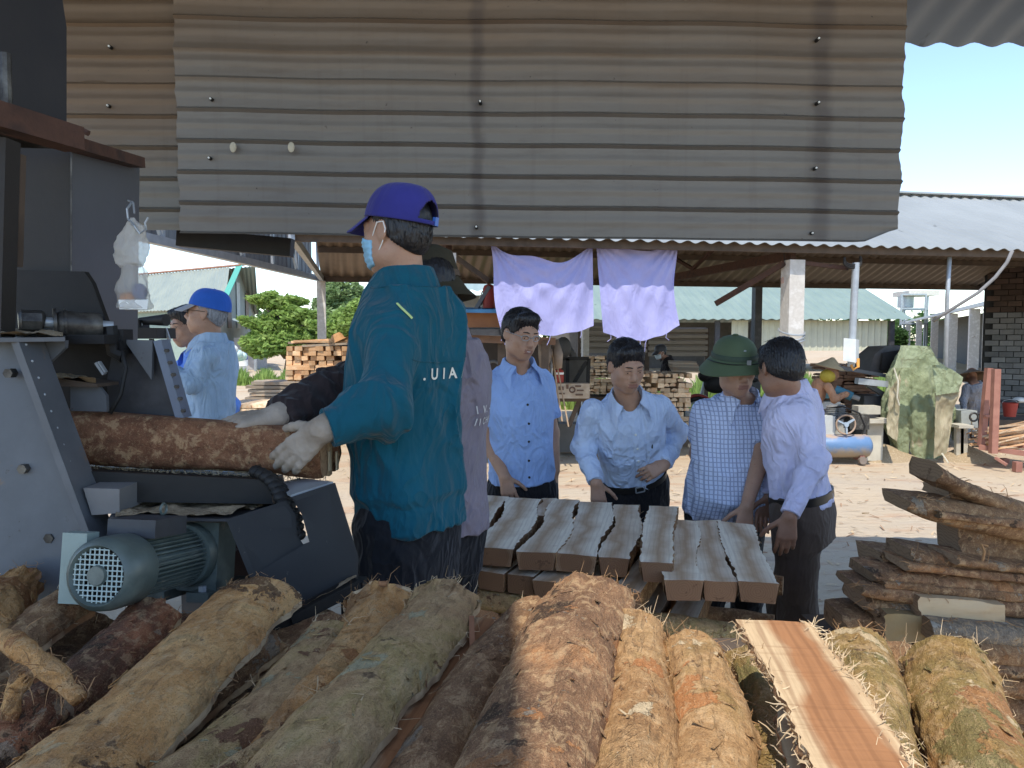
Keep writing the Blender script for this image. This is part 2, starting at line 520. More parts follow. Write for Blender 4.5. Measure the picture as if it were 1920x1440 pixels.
# ------------------------------------------------------------------ the shed the camera stands in
DS = 4.0
def hung_sheet(name, label, px0, px1, pyb, D, matl, holes, cut=None, ragged=.012, phase=0.0):
    x0, x1 = P(px0, 440, D)[0], P(px1, 440, D)[0]
    zb, zt = P(px0, pyb, D)[2], 3.46
    pitch = 56 * D / F
    m = int((zt - zb) / pitch * 12)
    nx = 60
    A = np.zeros((m + 1, nx + 1, 3))
    for i in range(m + 1):
        z = zb + (zt - zb) * i / m
        ph = ((z - zb) / pitch + phase) % 1
        h = float(np.interp(ph, [0, .03, .07, .45, .50, .66, .70, .96, .985, 1], [1, 1, .10, 0, .22, .24, .05, .10, .95, 1])) * .021
        j0 = ragged * float(fbm(np.array([[z * 14, 1, px0]]), 3, 9)[0])
        j1 = ragged * 1.3 * float(fbm(np.array([[z * 9, 5, px1]]), 3, 11)[0])
        for j in range(nx + 1):
            a = j / nx
            x = x0 + j0 + (x1 + j1 - x0 - j0) * a
            wv = .012 * math.sin(x * 2.1 + z) + .006 * math.sin(x * 7 + z * 3)
            zz_ = z - .05 * (a if cut else 0)
            if cut and a > .945:
                zz_ = max(zz_, zb - .05 + cut * min(1, (a - .945) / .05))
            A[i, j] = (x, D - h + wv, zz_)
    o = MB().sheet(A, (0, .004, 0)).build(name, matl, label=label, cat='corrugated sheet', group='corrugated sheets hung under the shed eave', org=(0, D, zb))
    for hx, hy in holes:
        p = P(hx, hy, D - .03)
        b = MB().cyl(p, p + np.array((0, .05, 0)), .009, n=10)
        b.cyl(p + np.array((0, -.008, 0)), p + np.array((0, .001, 0)), .005, n=8, mi=1)
        b.build('screw', [BLACKM, WASHER], o)
    return o
WASHER = mat('white_washer', (.85, .85, .8), bump=0, rough=.5)
xb = [(P(895, 300, DS)[0], .05), (P(1538, 300, DS)[0], .075)]
SH1 = grey_brown_sheet('grimy_galvanised_sheet', (.172, .154, .132), (.160, .112, .075), .45, 1.3, xb)
SH2 = grey_brown_sheet('brown_rusted_sheet', (.16, .145, .12), (.15, .102, .065), .1, .7)
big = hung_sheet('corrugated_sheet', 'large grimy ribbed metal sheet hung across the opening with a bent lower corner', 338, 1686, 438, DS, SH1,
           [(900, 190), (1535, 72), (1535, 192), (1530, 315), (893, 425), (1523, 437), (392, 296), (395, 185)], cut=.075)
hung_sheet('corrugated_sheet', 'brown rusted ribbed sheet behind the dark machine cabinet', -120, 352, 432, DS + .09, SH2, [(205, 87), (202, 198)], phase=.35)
for hx in (437, 546):
    p = P(hx, 276, DS - .045)
    MB().ell(p, (.017, .008, .026)).build('paint_blob', mat('pale_dried_foam', (.55, .50, .38), bump=.1), big, smooth=180)
# roof overhead: slopes up from the eave above the sheet towards the camera
def roofmat(name, a, b):
    return mat(name, a, b, sc=1.2, stretch=(1, .3, 1), rough=.5, metal=.2, bump=.1, bsc=30, spots=[(tuple(c * .55 for c in a), 3, .66)])
BLUEROOF = roofmat('blue_grey_roof_sheet', (.22, .26, .31), (.18, .22, .27))
r0 = thing('shed_roof', 'blue grey corrugated shed roof whose wavy eave shows above the hung sheet', 'roof', (0, 2, 3.4))
corr((-4, 4.6, 3.40), (9.4, 0, 0), (0, -4.5, 1.1), .2, .03).build('roof_shade_panel', BLUEROOF, r0)
corr((-2.8, .25, 4.45), (2.42, 0, 0), (0, -1.9, .38), .2, .03).build('roof_shade_panel', BLUEROOF, r0)  # unseen panel, added and trimmed to shade the left foreground slabs
bm = MB()
bm.bar((-4, 4.05, 3.48), (5.4, 4.05, 3.48), .06, .1)
bm.bar((-4, .3, 4.36), (5.4, .3, 4.36), .08, .14)
bm.bar((-4, 2.2, 3.9), (5.4, 2.2, 3.9), .06, .1)
bm.build('purlin', RUST, r0)
for x in (-3.9, 5.3):
    MB().box((x, .3, 2.15), (.2, .2, 4.3)).build('post', CONC, r0)
# black bar filling the dark band behind the sheet on the left
b = MB(); a_, c_ = P(336, 440, 4.35), P(548, 455, 4.35)
b.bar(a_ + np.array((0, 0, -.015)), c_ + np.array((0, 0, -.03)), .08, .1)
b.build('dark_bar', BLACKM, label='sooty black beam along the lower edge of the hung sheet', cat='beam')

# ------------------------------------------------------------------ rear shed across the yard
AN = R(11)
UU, VV = np.array((math.cos(AN), math.sin(AN), 0)), np.array((-math.sin(AN), math.cos(AN), 0))
RS0 = np.array((2.2, 9.3, 0))
def RSp(a, b, z): return RS0 + UU * a + VV * b + np.array((0, 0, z))
ZE, ZR, BB = 2.8, 4.12, 6.62
rear = thing('open_shed', 'long open timber shed across the yard with pale ribbed roof and white posts', 'shed', RSp(0, 3, 0))
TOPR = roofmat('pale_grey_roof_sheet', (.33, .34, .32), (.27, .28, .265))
UNDER = grey_brown_sheet('sooty_brown_roof_underside', (.20, .17, .14), (.26, .19, .13), -2, 4)
aL, aR = -4.7, 14
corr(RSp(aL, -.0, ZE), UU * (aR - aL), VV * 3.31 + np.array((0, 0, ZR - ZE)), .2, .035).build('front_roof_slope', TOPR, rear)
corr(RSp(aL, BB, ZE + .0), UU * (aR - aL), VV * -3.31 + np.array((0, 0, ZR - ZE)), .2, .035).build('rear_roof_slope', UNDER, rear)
MB().bar(RSp(aL, 3.31, ZR + .05), RSp(aR, 3.31, ZR + .05), .25, .03).build('ridge_cap', TOPR, rear)
for b_ in (.12, 1.6, 3.2, 4.3, 5.4, 6.5):
    z_ = ZE + (ZR - ZE) * (b_ / 3.31 if b_ < 3.31 else (BB - b_) / 3.31) - .07
    MB().bar(RSp(aL, b_, z_), RSp(aR, b_, z_), .06, .1).build('purlin', DARKW, rear)
def apx(px, front=True):      # shed coordinate a of a picture column on the front / rear eave line
    k = (px - 960) / F
    bb = 0.0 if front else BB
    # point RS0+a*U+bb*V on ray x = k*y
    o = RS0 + VV * bb
    return (k * o[1] - o[0]) / (UU[0] - k * UU[1])
LEGS = []
for px, w_ in ((848, .15), (1506, .21)):
    a_ = apx(px)
    post = MB().box(RSp(a_, .28, 1.32), (w_, w_, 2.66), AN).build('post', WHITE_P, rear)
    a2 = a_
    MB().bar(RSp(a2, .28, 2.72), RSp(a2, 6.5, 2.72), .07, .12).build('tie_beam', RUST, rear)
    MB().bar(RSp(a2, .3, 2.75), RSp(a2, 3.31, ZR - .12), .06, .09).build('rafter', RUST, rear)
    MB().bar(RSp(a2, 6.5, 2.75), RSp(a2, 3.31, ZR - .12), .06, .09).build('rafter', RUST, rear)
    MB().bar(RSp(a2, 3.31, 2.78), RSp(a2, 3.31, ZR - .1), .05, .06).build('strut', RUST, rear)
    for k in (1.6, 5.0):
        MB().bar(RSp(a2, 3.31, 2.8), RSp(a2, k, 3.35), .05, .05).build('strut', RUST, rear)
for px, w_, m_ in ((605, .16, WHITE_P), (1094, .13, WHITE_P), (1412, .16, STEEL_D)):
    a_ = apx(px, False)
    MB().box(RSp(a_, BB - .12, 1.37), (w_, w_, 2.74), AN).build('post', m_, rear)
MB().bar(RSp(aL + .02, 0.05, 2.78), RSp(aL + .02, BB, 2.78), .07, .1).build('tie_beam', GALV, rear)
# braces round the white right post
a5 = apx(1506)
MB().bar(RSp(a5 - .1, .3, 2.62), RSp(a5 - .75, .9, 2.12), .05, .07).build('brace', RUST, rear)
MB().bar(RSp(a5, .25, 2.63), RSp(a5 + .75, .25, 2.56), .05, .05).build('brace', RUST, rear)
a4 = apx(848)
MB().bar(RSp(a4, .4, 2.68), RSp(a4 + .5, .55, 2.36), .05, .06).build('brace', DARKW, rear)
MB().bar(RSp(a4 + .55, .7, 2.3), RSp(a4 + .1, 1.0, 1.5), .045, .05).build('brace', STEEL, rear)
# coil of wire round the post
b = MB()
for k in range(3):
    b.tube([RSp(a5 + .16 * math.cos(t), .28 + .16 * math.sin(t), 1.75 - .08 * k + .05 * math.sin(t + k)) for t in np.linspace(0, 6.28, 17)], .012, 6)
b.build('wire_loop', GALV, rear)
# gable cladding of the wing on the left
g = thing('side_wing', 'grey clad wing of the rear shed with a steel lattice under its roof', 'shed wing', (-3.9, 12, 2.8))
GC = mat('grey_cladding', (.20, .20, .19), (.15, .15, .15), sc=3, rough=.6, bump=.2, bsc=20)
pA, pB = np.array((-3.74, 14.9, 2.8)), np.array((-4.2, 8.0, 2.8))
corr(pA + (-.12, 0, 0), (pB - pA), (0, 0, 1.1), .2, .03, trap=True).build('cladding', GC, g)
MB().bar(pA, pB, .1, .1).build('bottom_chord', GALV, g)
MB().bar(pA + (0, 0, .85), pB + (0, 0, .85), .08, .08).build('top_chord', GALV, g)
for k in range(7):
    q0 = pA + (pB - pA) * (k / 6); q1 = pA + (pB - pA) * ((k + .5) / 6)
    MB().bar(q0, q0 + np.array((0, 0, .85)), .05, .05, up=(0, 1, 0)).build('web_bar', GALV, g)
    if k < 6 and k % 2:
        MB().bar(q0, q1 + np.array((0, 0, .85)), .04, .04, up=(0, 1, 0)).build('web_bar', GALV, g)

# ------------------------------------------------------------------ hung cloths
def clothmat():
    N = NT('faded_purple_cloth')
    v = N.obj()
    col = N.ramp(N.noise(v, 3, 5), [(.3, (.33, .325, .57)), (.7, (.39, .38, .62))])
    col = N.mix(N.thr(N.noise(v, 14, 3), .74, .78), col, (.3, .27, .42))
    N.bump(N.math('ADD', N.noise(N.obj((1, 1, .4), (0, .35, 0)), 6, 4, .55, 1.2), N.math('MULTIPLY', N.noise(v, 500, 2), .02)), .5, .06)
    return N.done(col, .9, 0, .1)
CLOTH = clothmat()
def cloth(label, tl, tr, bl, br, sag, bsag, b0, seed):
    nu, nv = 60, 50
    A = np.zeros((nu + 1, nv + 1, 3))
    for i in range(nu + 1):
        u = i / nu
        for j in range(nv + 1):
            v = j / nv
            top = np.array(tl) * (1 - u) + np.array(tr) * u + np.array((0, sag * 4 * u * (1 - u) * (1 + .25 * math.sin(u * 9 + seed))))
            bot = np.array(bl) * (1 - u) + np.array(br) * u + np.array((0, bsag * 4 * u * (1 - u) + 1.2 * math.sin(u * 23 + seed)))
            px, py = top * (1 - v) + bot * v
            px += 5 * math.sin(v * 5 + seed) * (1 - u if seed % 2 else u)
            k = (px - 960) / F
            o = RS0 + VV * b0
            a_ = (k * o[1] - o[0]) / (UU[0] - k * UU[1])
            D = (o + UU * a_)[1]
            du, dv = min(u, 1 - u), v
            f = .014 * math.sin(22 * math.atan2(v + .12, u + .05) + seed) * math.exp(-1.6 * u) + .014 * math.sin(22 * math.atan2(v + .12, 1.05 - u) + seed) * math.exp(-1.6 * (1 - u)) + .010 * math.sin(u * 17 + v * 4 + seed) + .012 * math.sin(v * 7 + u * 3) * v
            A[i, j] = P(px, py, D + f)
    o = MB().sheet(A, (0, .003, 0)).build('hung_cloth', CLOTH, label=label, cat='cloth', group='purple cloths hung from the shed eave', smooth=180)
    b = MB()
    for k in range(7):
        q = A[random.randrange(nu + 1), nv]
        b.tube([q, q + (random.uniform(-.02, .02), 0, -.05), q + (random.uniform(-.05, .05), 0, -random.uniform(.08, .16))], .004, 4)
    b.build('loose_thread', CLOTH, o, kind='stuff')
    q = MB()
    for c in (tl, tr):
        k = (c[0] - 960) / F; oo = RS0 + VV * b0; a_ = (k * oo[1] - oo[0]) / (UU[0] - k * UU[1]); D = (oo + UU * a_)[1]
        q.tube([P(c[0], c[1] + 4, D), P(c[0], c[1] - 18, D - .02)], .008, 5)
    q.build('tie_string', CLOTH, o)
cloth('wide faded purple cloth hung by its corners behind the man with glasses', (914, 452), (1111, 460), (941, 618), (1113, 612), 34, 14, .26, 1)
cloth('narrower purple cloth hung nearest the white post', (1118, 460), (1266, 462), (1131, 622), (1271, 610), 8, 22, .26, 2)

# ------------------------------------------------------------------ far buildings
GRNROOF = roofmat('pale_green_roof_sheet', (.27, .33, .27), (.22, .28, .235))
CREAM = mat('cream_wall_sheet', (.52, .52, .39), (.46, .46, .35), sc=2, rough=.6, bump=.1)
fs = thing('far_shed', 'far shed with pale green roof and cream ribbed walls behind the white post', 'shed', P(1450, 650, 37) * (1, 1, 0))
e0, e1 = P(1080, 598, 36), P(1694, 605, 36)
e1[2] = e0[2]
dv = np.array((-.3, 5.2, 1.95))
corr(e0 + (0, -.4, -.05), e1 - e0 + (.3, 0, 0), dv, .45, .06).build('roof_slope', GRNROOF, fs)
corr(e0 + dv * (1, 1, 0) * 2 + (0, -.4, -.05), e1 - e0 + (.3, 0, 0), dv * (-1, -1, 1), .45, .06).build('roof_slope', GRNROOF, fs)
for q0, q1 in ((1372, 1403), (1420, 1478), (1486, 1664)):
    x0, x1 = P(q0, 600, 36.3)[0], P(q1, 600, 36.3)[0]
    corr((x0, 36.3, 1.0), (x1 - x0, 0, 0), (0, 0, 1.42), .3, .04, trap=True).build('wall_panel', CREAM, fs)
for q in (1345, 1411, 1481, 1672):
    x = P(q, 600, 36.25)[0]
    MB().box((x, 36.25, 1.2), (.22, .2, 2.4)).build('post', STEEL_D, fs)
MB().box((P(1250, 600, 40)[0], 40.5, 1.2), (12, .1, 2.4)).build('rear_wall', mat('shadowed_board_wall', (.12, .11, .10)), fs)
ms = thing('far_shed', 'pale roofed low shed seen between the white post and the purple cloth', 'shed', P(880, 650, 24) * (1, 1, 0))
q0, q1 = P(800, 546, 24), P(1000, 548, 24)
q1[2] = q0[2]
corr(q0, q1 - q0, (0, 3.0, .95), .35, .05).build('roof_slope', roofmat('pale_mint_roof', (.34, .41, .37), (.3, .37, .33)), ms)
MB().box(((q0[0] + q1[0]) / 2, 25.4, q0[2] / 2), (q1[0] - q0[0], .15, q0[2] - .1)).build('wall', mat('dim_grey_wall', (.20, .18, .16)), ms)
# ribbed fence sheets hung behind the stacks
fw = thing('sheet_fence', 'weathered ribbed sheet screen fixed to posts behind the wood stacks', 'fence', RSp(apx(1210, False), BB + .4, 0))
FENCE = grey_brown_sheet('weathered_fence_sheet', (.26, .24, .21), (.22, .18, .14), -1, 2)
for q0, q1, yb, yt in ((1098, 1226, 662, 612), (1228, 1342, 668, 614)):
    a0, a1 = apx(q0, False), apx(q1, False)
    D = RSp(a0, BB + .4, 0)[1]
    z0, z1 = P(q0, yb, D)[2], P(q0, yt, D)[2]
    corr(RSp(a0, BB + .4, z0), (0, 0, z1 - z0), UU * (a1 - a0), .13, .03, trap=True).build('ribbed_panel', FENCE, fw)
    MB().bar(RSp(a0, BB + .45, 0), RSp(a0, BB + .45, z1), .08, .08, up=(0, 1, 0)).build('post', DARKW, fw)
    MB().bar(RSp(a1, BB + .45, 0), RSp(a1, BB + .45, z1), .08, .08, up=(0, 1, 0)).build('post', DARKW, fw)
# long shed on the right running away
rs = thing('long_shed', 'long low outbuilding with barred windows, gutter and white columns beside the block wall', 'shed', (16, 27, 0))
n0, n1 = P(1872, 562, 24.3), P(1692, 607, 66)
n0[2] = n1[2] = 2.8
dirw = nz(n1 - n0)
ax = np.array((-dirw[1], dirw[0], 0)) * -1
Lw = np.linalg.norm(n1 - n0)
corr(n0 - dirw * 1, dirw * (Lw + 1), ax * 6 + np.array((0, 0, 1.7)), .4, .05).build('roof_slope', roofmat('lime_green_roof', (.42, .52, .36), (.36, .46, .32)), rs)
MB().bar(n0 - dirw, n1, .15, .14).build('gutter', mat('white_gutter', (.72, .72, .68), bump=.05), rs)
wl = ax * 2.2
MB().hexa([n0 + wl * 1.0 + (0, 0, -2.8), n1 + wl + (0, 0, -2.8), n1 + wl * 1.06 + (0, 0, -2.8), n0 + wl * 1.06 + (0, 0, -2.8), n0 + wl + (0, 0, .1), n1 + wl + (0, 0, .1), n1 + wl * 1.06 + (0, 0, .1), n0 + wl * 1.06 + (0, 0, .1)]).build('wall', mat('dark_rendered_wall', (.13, .125, .12), (.09, .09, .09)), rs)
for t in (2.2, 5.6, 12, 20, 30, 40):
    q = n0 + dirw * t + ax * .1
    MB().box((q[0], q[1], 1.36), (.34, .34, 2.72), math.atan2(dirw[1], dirw[0])).build('column', WHITE_P, rs)
for t in (3.6, 8.2, 15.5):
    wn = MB()
    for k in range(9):
        q = n0 + dirw * (t + k * .19) + wl * .97
        wn.bar((q[0], q[1], .9), (q[0], q[1], 2.35), .04, .04, up=(0, 1, 0))
    for z in (.9, 1.6, 2.35):
        q, q2 = n0 + dirw * (t - .1) + wl * .965, n0 + dirw * (t + 1.65) + wl * .965
        wn.bar((q[0], q[1], z), (q2[0], q2[1], z), .05, .05)
    wn.build('window_bars', GALV, rs)
# block wall at the right edge
bw = thing('block_wall', 'dark grimy concrete block wall closing the right end of the shed', 'wall', (11, 16.4, 0))
w0, w1 = np.array((10.45, 17.0, 0)), np.array((13.4, 15.2, 0))
wd = nz(w1 - w0)
wa = math.atan2(wd[1], wd[0])
BLK = mat('grimy_block', (.17, .17, .172), (.21, .208, .2), sc=6, rough=.9, bump=.5, rand=.3)
BRK = mat('sooty_brick', (.10, .065, .05), (.07, .05, .04), sc=6, rough=.9, bump=.5, rand=.3)
MORT = mat('dark_mortar', (.045, .043, .04))
MB().box((w0 + w1) / 2 + np.array((0, .14, 1.6)), (3.4, .12, 3.2), wa).build('mortar_core', MORT, bw)
bme = None
for r in range(26):
    z = .07 + r * .122
    for c in range(9):
        t = c * .27 + (.135 if r % 2 else 0)
        if t > 3.1 or (r < 15 and t > .95): continue
        if bme is None:
            o = MB().box(ORG[bw.name], (.255, .1, .108)).build('brick', BLK, bw)
            bme = o.data
            bme2 = bme.copy(); bme2.materials.clear(); bme2.materials.append(BRK)
        else:
            o = bpy.data.objects.new('brick', bme if r < 18 else bme2); link(o, bw, ORG[bw.name])
        q = w0 + wd * (t + .13) - ORG[bw.name]
        o.location = (q[0], q[1] + random.uniform(-.012, .012), z)
        o.rotation_euler = (0, random.uniform(-.02, .02), wa)
dq = w0 + wd * 1.75 + np.array((0, -.05, .95))
MB().box(dq, (1.4, .06, 1.8), wa).build('door', mat('green_painted_door', (.17, .24, .21), (.13, .2, .18), sc=3), bw)
MB().box(dq + np.array((-.02, -.04, .62)), (1.3, .03, .45), wa).build('door_panel', mat('pale_door_panel', (.36, .40, .37)), bw)
MB().tube([dq + np.array((-.85, -.05, -.1)), dq + np.array((-.85, -.05, .35))], .05, 8).build('mirror', WASHER, bw)
# water tower frame
wt = thing('water_tower', 'open steel frame of a small water tower on the skyline', 'tower', P(1710, 640, 55) * (1, 1, 0))
b = MB()
tp = [P(x, 640, d) for x, d in ((1688, 55), (1733, 55), (1694, 57.5), (1737, 57.5))]
zt = P(1710, 552, 55)[2]
for q in tp: b.bar((q[0], q[1], 0), (q[0], q[1], zt), .12, .12, up=(0, 1, 0))
for z in (zt, zt - 1.0, 2.6):
    for i, j in ((0, 1), (1, 3), (3, 2), (2, 0)):
        b.bar((tp[i][0], tp[i][1], z), (tp[j][0], tp[j][1], z), .1, .1)
b.bar((tp[0][0], tp[0][1], 2.6), (tp[1][0], tp[1][1], zt - 1), .06, .06, up=(0, 1, 0))
b.build('frame', GALV, wt)
MB().box((np.mean([t[0] for t in tp]), 56.2, zt + .1), (2.2, 2.4, .35)).build('platform', WHITE_P, wt)
MB().cyl((tp[0][0] + .9, 56.2, zt - .9), (tp[0][0] + .9, 56.2, zt - .1), .55).build('tank', GALV, wt)
# building on the far left
lb = thing('gabled_warehouse', 'gabled warehouse with patchy grey green roof beyond the yard', 'building', P(380, 690, 44) * (1, 1, 0))
LR = roofmat('patchy_grey_green_roof', (.26, .29, .25), (.33, .35, .28))
f0, f1 = P(200, 590, 44), P(420, 562, 37)
f1[2] = f0[2] = 3.0
rg0, rg1 = P(230, 503, 49), P(455, 514, 41.5)
rg0[2] = rg1[2] = 5.4
def quad(n, a, b_, c, d, m, par, t=(0, 0, .06)):
    a, b_, c, d = (np.array(q, float) for q in (a, b_, c, d))
    t = np.array(t, float)
    return MB().hexa([a, b_, c, d, a + t, b_ + t, c + t, d + t]).build(n, m, par)
far0, far1 = 2 * rg0 - f0, 2 * rg1 - f1
far0[2] = far1[2] = 3.0
corr(f0, f1 - f0, rg0 - f0, .35, .05).build('roof_slope', LR, lb)
corr(far0, far1 - far0, rg0 - far0, .35, .05).build('roof_slope', LR, lb)
td = nz(f1 - f0)
quad('roof_strip', f1 - td * .55 + (0, 0, .07), f1 + (0, 0, .07), rg1 + (0, 0, .07), rg1 - td * .55 + (0, 0, .07), mat('turquoise_roof_strip', (.10, .36, .28), (.09, .32, .25)), lb)
MB().bar(rg0 + (0, 0, .1), rg1 + (0, 0, .1), .3, .08).build('ridge_cap', mat('rusty_ridge', (.40, .20, .13)), lb)
GW = mat('grey_green_wall', (.27, .30, .27), (.22, .25, .23), sc=1.5)
i1, j1 = f1 - td * .4, far1 - td * .4
MB().prism([(i1[0], i1[1], 0), (j1[0], j1[1], 0), (j1[0], j1[1], 2.95), (rg1[0] - td[0] * .4, rg1[1] - td[1] * .4, 5.3), (i1[0], i1[1], 2.95)], td * -.2).build('gable_wall', GW, lb)
for k in (.18, .42, .68):
    q = i1 * (1 - k) + j1 * k + td * .03
    h_ = (1 - abs(k - .5) * 2) * 2.2 + 2.7
    q2 = q + (j1 - i1) * .09
    MB().hexa([(q[0], q[1], 2.1), (q2[0], q2[1], 2.1), (q2[0] + td[0] * .05, q2[1] + td[1] * .05, 2.1), (q[0] + td[0] * .05, q[1] + td[1] * .05, 2.1), (q[0], q[1], h_), (q2[0], q2[1], h_), (q2[0] + td[0] * .05, q2[1] + td[1] * .05, h_), (q[0] + td[0] * .05, q[1] + td[1] * .05, h_)]).build('louvre_panel', mat('brown_louvre', (.22, .17, .13)) if k != .42 else mat('pale_panel', (.5, .52, .48)), lb)
sd = nz(j1 - i1)
fi0, fi1 = f0 + sd * .6, f1 + sd * .6 - td * .4
MB().hexa([(fi0[0], fi0[1], 0), (fi1[0], fi1[1], 0), (fi1[0] + sd[0] * .1, fi1[1] + sd[1] * .1, 0), (fi0[0] + sd[0] * .1, fi0[1] + sd[1] * .1, 0), (fi0[0], fi0[1], 2.95), (fi1[0], fi1[1], 2.95), (fi1[0] + sd[0] * .1, fi1[1] + sd[1] * .1, 2.95), (fi0[0] + sd[0] * .1, fi0[1] + sd[1] * .1, 2.95)]).build('side_wall', mat('mint_wall', (.30, .37, .31), (.25, .32, .27)), lb)
an0 = P(440, 597, 38.5); an1 = P(478, 600, 42)
q0, q1 = np.array(P(438, 598, 37.5)), np.array(P(470, 600, 43))
MB().hexa([P(436, 600, 37.3), P(506, 622, 36.8), P(500, 620, 43), P(465, 600, 43)] + [p + (0, 0, .08) for p in (P(436, 600, 37.3), P(506, 622, 36.8), P(500, 620, 43), P(465, 600, 43))]).build('lean_to_roof', mat('grey_lean_to', (.30, .35, .35), (.25, .3, .3)), lb)
p = P(478, 630, 37); MB().bar((p[0], p[1], 0), (p[0], p[1], P(478, 618, 37)[2]), .12, .12, up=(0, 1, 0)).build('post', GALV, lb)
p = P(470, 640, 39.5); MB().box((p[0], p[1], .8), (1.0, 2, 1.6)).build('low_wall', mat('low_render_wall', (.42, .40, .38)), lb)
for px, D, m_, lab in ((452, 36, mat('blue_drum', (.10, .13, .36)), 'blue and white drum by the warehouse lean-to'),):
    p = P(px, 660, D); z0 = 0
    t_ = thing('drum', lab, 'drum', (p[0], p[1], 0))
    MB().lathe([(.0, 0), (.29, 0), (.3, .02), (.3, .28), (.31, .3), (.3, .32), (.3, .58), (0, .58)], (p[0], p[1], 0), 18).build('lower_body', WASHER, t_)
    MB().lathe([(.3, .585), (.31, .6), (.3, .62), (.3, .87), (.31, .89), (.28, .9), (0, .88)], (p[0], p[1], 0), 18).build('upper_body', m_, t_)
SACK = [mat('white_sack', (.74, .74, .68), (.66, .66, .6), sc=3), mat('printed_sack', (.68, .70, .60), (.25, .55, .55), sc=5, spots=[((.65, .5, .1), 6, .62)])]
for k, (px, py, s_) in enumerate(((428, 655, .42), (440, 664, .36), (432, 670, .34), (449, 668, .36), (424, 668, .36))):
    p = P(px, py, 34.5 + k * .2)
    b = MB(); b.ell(p, (s_, s_ * .8, s_ * .65), 10)
    V = np.array(b.v); V += .07 * fbm(V * 4, 3, k)[:, None] * nz((1, .4, .6)); b.v = [tuple(q) for q in V]
    b.build('sack', SACK[k % 2], label=['plump white sack on top of the sack heap', 'printed sack at the middle of the sack heap', 'white sack at the foot of the sack heap', 'printed sack beside the blue drum', 'white sack at the outer end of the sack heap'][k], cat='sack', group='sacks heaped by the warehouse', smooth=180)
# power lines
for k, (ya, yb) in enumerate(((541, 552), (548, 556), (556, 560))):
    a_, c_ = P(330, ya - 12, 60), P(820, yb, 75)
    pts = [a_ * (1 - t) + c_ * t + np.array((0, 0, -1.2 * 4 * t * (1 - t))) for t in np.linspace(0, 1, 14)]
    MB().tube(pts, .025, 4).build('power_line', BLACKM, label=['topmost', 'middle', 'lowest'][k] + ' of the thin power lines sagging past the far trees', cat='power line', group='power lines beyond the yard')

# ------------------------------------------------------------------ vegetation
def leafmat(name, a, b_, c):
    N = NT(name)
    g = N.n('NewGeometry')
    col = N.ramp(N.noise(N.obj(), 1.1, 5, .7), [(.3, a), (.5, b_), (.7, c)])
    hs = N.n('HueSaturation')
    N.l(N.math('MULTIPLY_ADD', g.outputs['Random Per Island'], .7, .65), hs.inputs['Value'])
    N.l(col, hs.inputs['Color'])
    N.b.inputs['Subsurface Weight'].default_value = 0
    tr = N.n('BsdfTranslucent'); N.l(hs.outputs[0], tr.inputs[0])
    mx = N.n('MixShader'); mx.inputs[0].default_value = .45
    N.done(hs.outputs[0], .55, 0, .3)
    N.l(N.b.outputs[0], mx.inputs[1]); N.l(tr.outputs[0], mx.inputs[2])
    N.l(mx.outputs[0], N.t.nodes['Material Output'].inputs[0])
    return N.mat
LEAF = [leafmat('bright_foliage', (.18, .27, .06), (.26, .37, .09), (.34, .43, .12)), leafmat('deep_foliage', (.03, .07, .018), (.06, .12, .03), (.09, .16, .04)), leafmat('pale_foliage', (.17, .26, .10), (.24, .34, .14), (.30, .38, .17))]
def leaves(blobs, n, sz, seed, flat=.5):
    rg = np.random.default_rng(seed)
    V, Fc = [], []
    wts = np.array([b[1][0] * b[1][2] for b in blobs]); wts = wts / wts.sum()
    ids = rg.choice(len(blobs), n, p=wts)
    for i in ids:
        c, r = blobs[i]
        d = rg.normal(size=3); d /= np.linalg.norm(d)
        rad = rg.uniform(.45, 1.02) ** .6
        # layered feathery clumps
        p = np.array(c) + d * rad * np.array(r)
        if fbm((p * (1.1, 1.1, 2.2))[None], 3, seed)[0] < -.22: continue
        p[2] += .12 * math.sin(p[0] * 3 + p[1] * 2)
        s = sz * rg.uniform(.6, 1.4)
        t = rg.normal(size=3) * (1, 1, flat); t /= np.linalg.norm(t)
        u = np.cross(t, rg.normal(size=3)); u /= np.linalg.norm(u)
        k = len(V)
        V += [p - t * s, p + u * s * .38, p + t * s, p - u * s * .38]
        Fc.append((k, k + 1, k + 2, k + 3))
    return V, Fc
TRUNK = mat('tree_bark', (.16, .12, .09), (.11, .085, .06), sc=5, stretch=(1, 1, .3))
def tree(name, label, cat, px, D, blobs_px, n, sz, m_, seed, group=None):
    p = P(px, 640, D); base = np.array((p[0], p[1], 0))
    bl = []
    for bx, by, rx, ry in blobs_px:
        c = P(bx, by, D); s = D / F
        bl.append((c + np.array((0, (hash((bx, by)) % 7 - 3) * .15, 0)), (rx * s, max(rx, ry) * s * .8, ry * s)))
    t = thing(name, label, cat, base, group)
    b = MB(); b.add(*leaves(bl, n, sz, seed)); b.build('crown', m_, t, smooth=0)
    q = MB()
    top = bl[0][0]
    q.tube([base, base * .5 + top * .5 + np.array((.15, 0, 0)), top], [.16, .11, .04], 7)
    for c, r in bl[1:]:
        q.tube([base * .6 + top * .4, (base + c) / 2 + np.array((0, 0, .5)), c], [.09, .06, .02], 6)
    q.build('trunk', TRUNK, t)
tree('acacia_tree', 'feathery bright green tree beside the warehouse gable', 'tree', 535, 30, [(530, 612, 62, 34), (492, 556, 30, 9), (515, 570, 34, 10), (560, 625, 44, 34), (500, 635, 44, 28), (585, 590, 26, 14), (548, 580, 34, 9), (470, 600, 24, 10), (560, 600, 36, 10), (520, 645, 70, 26), (580, 640, 44, 30), (555, 560, 22, 8)], 22000, .12, LEAF[0], 1, 'trees beyond the yard')
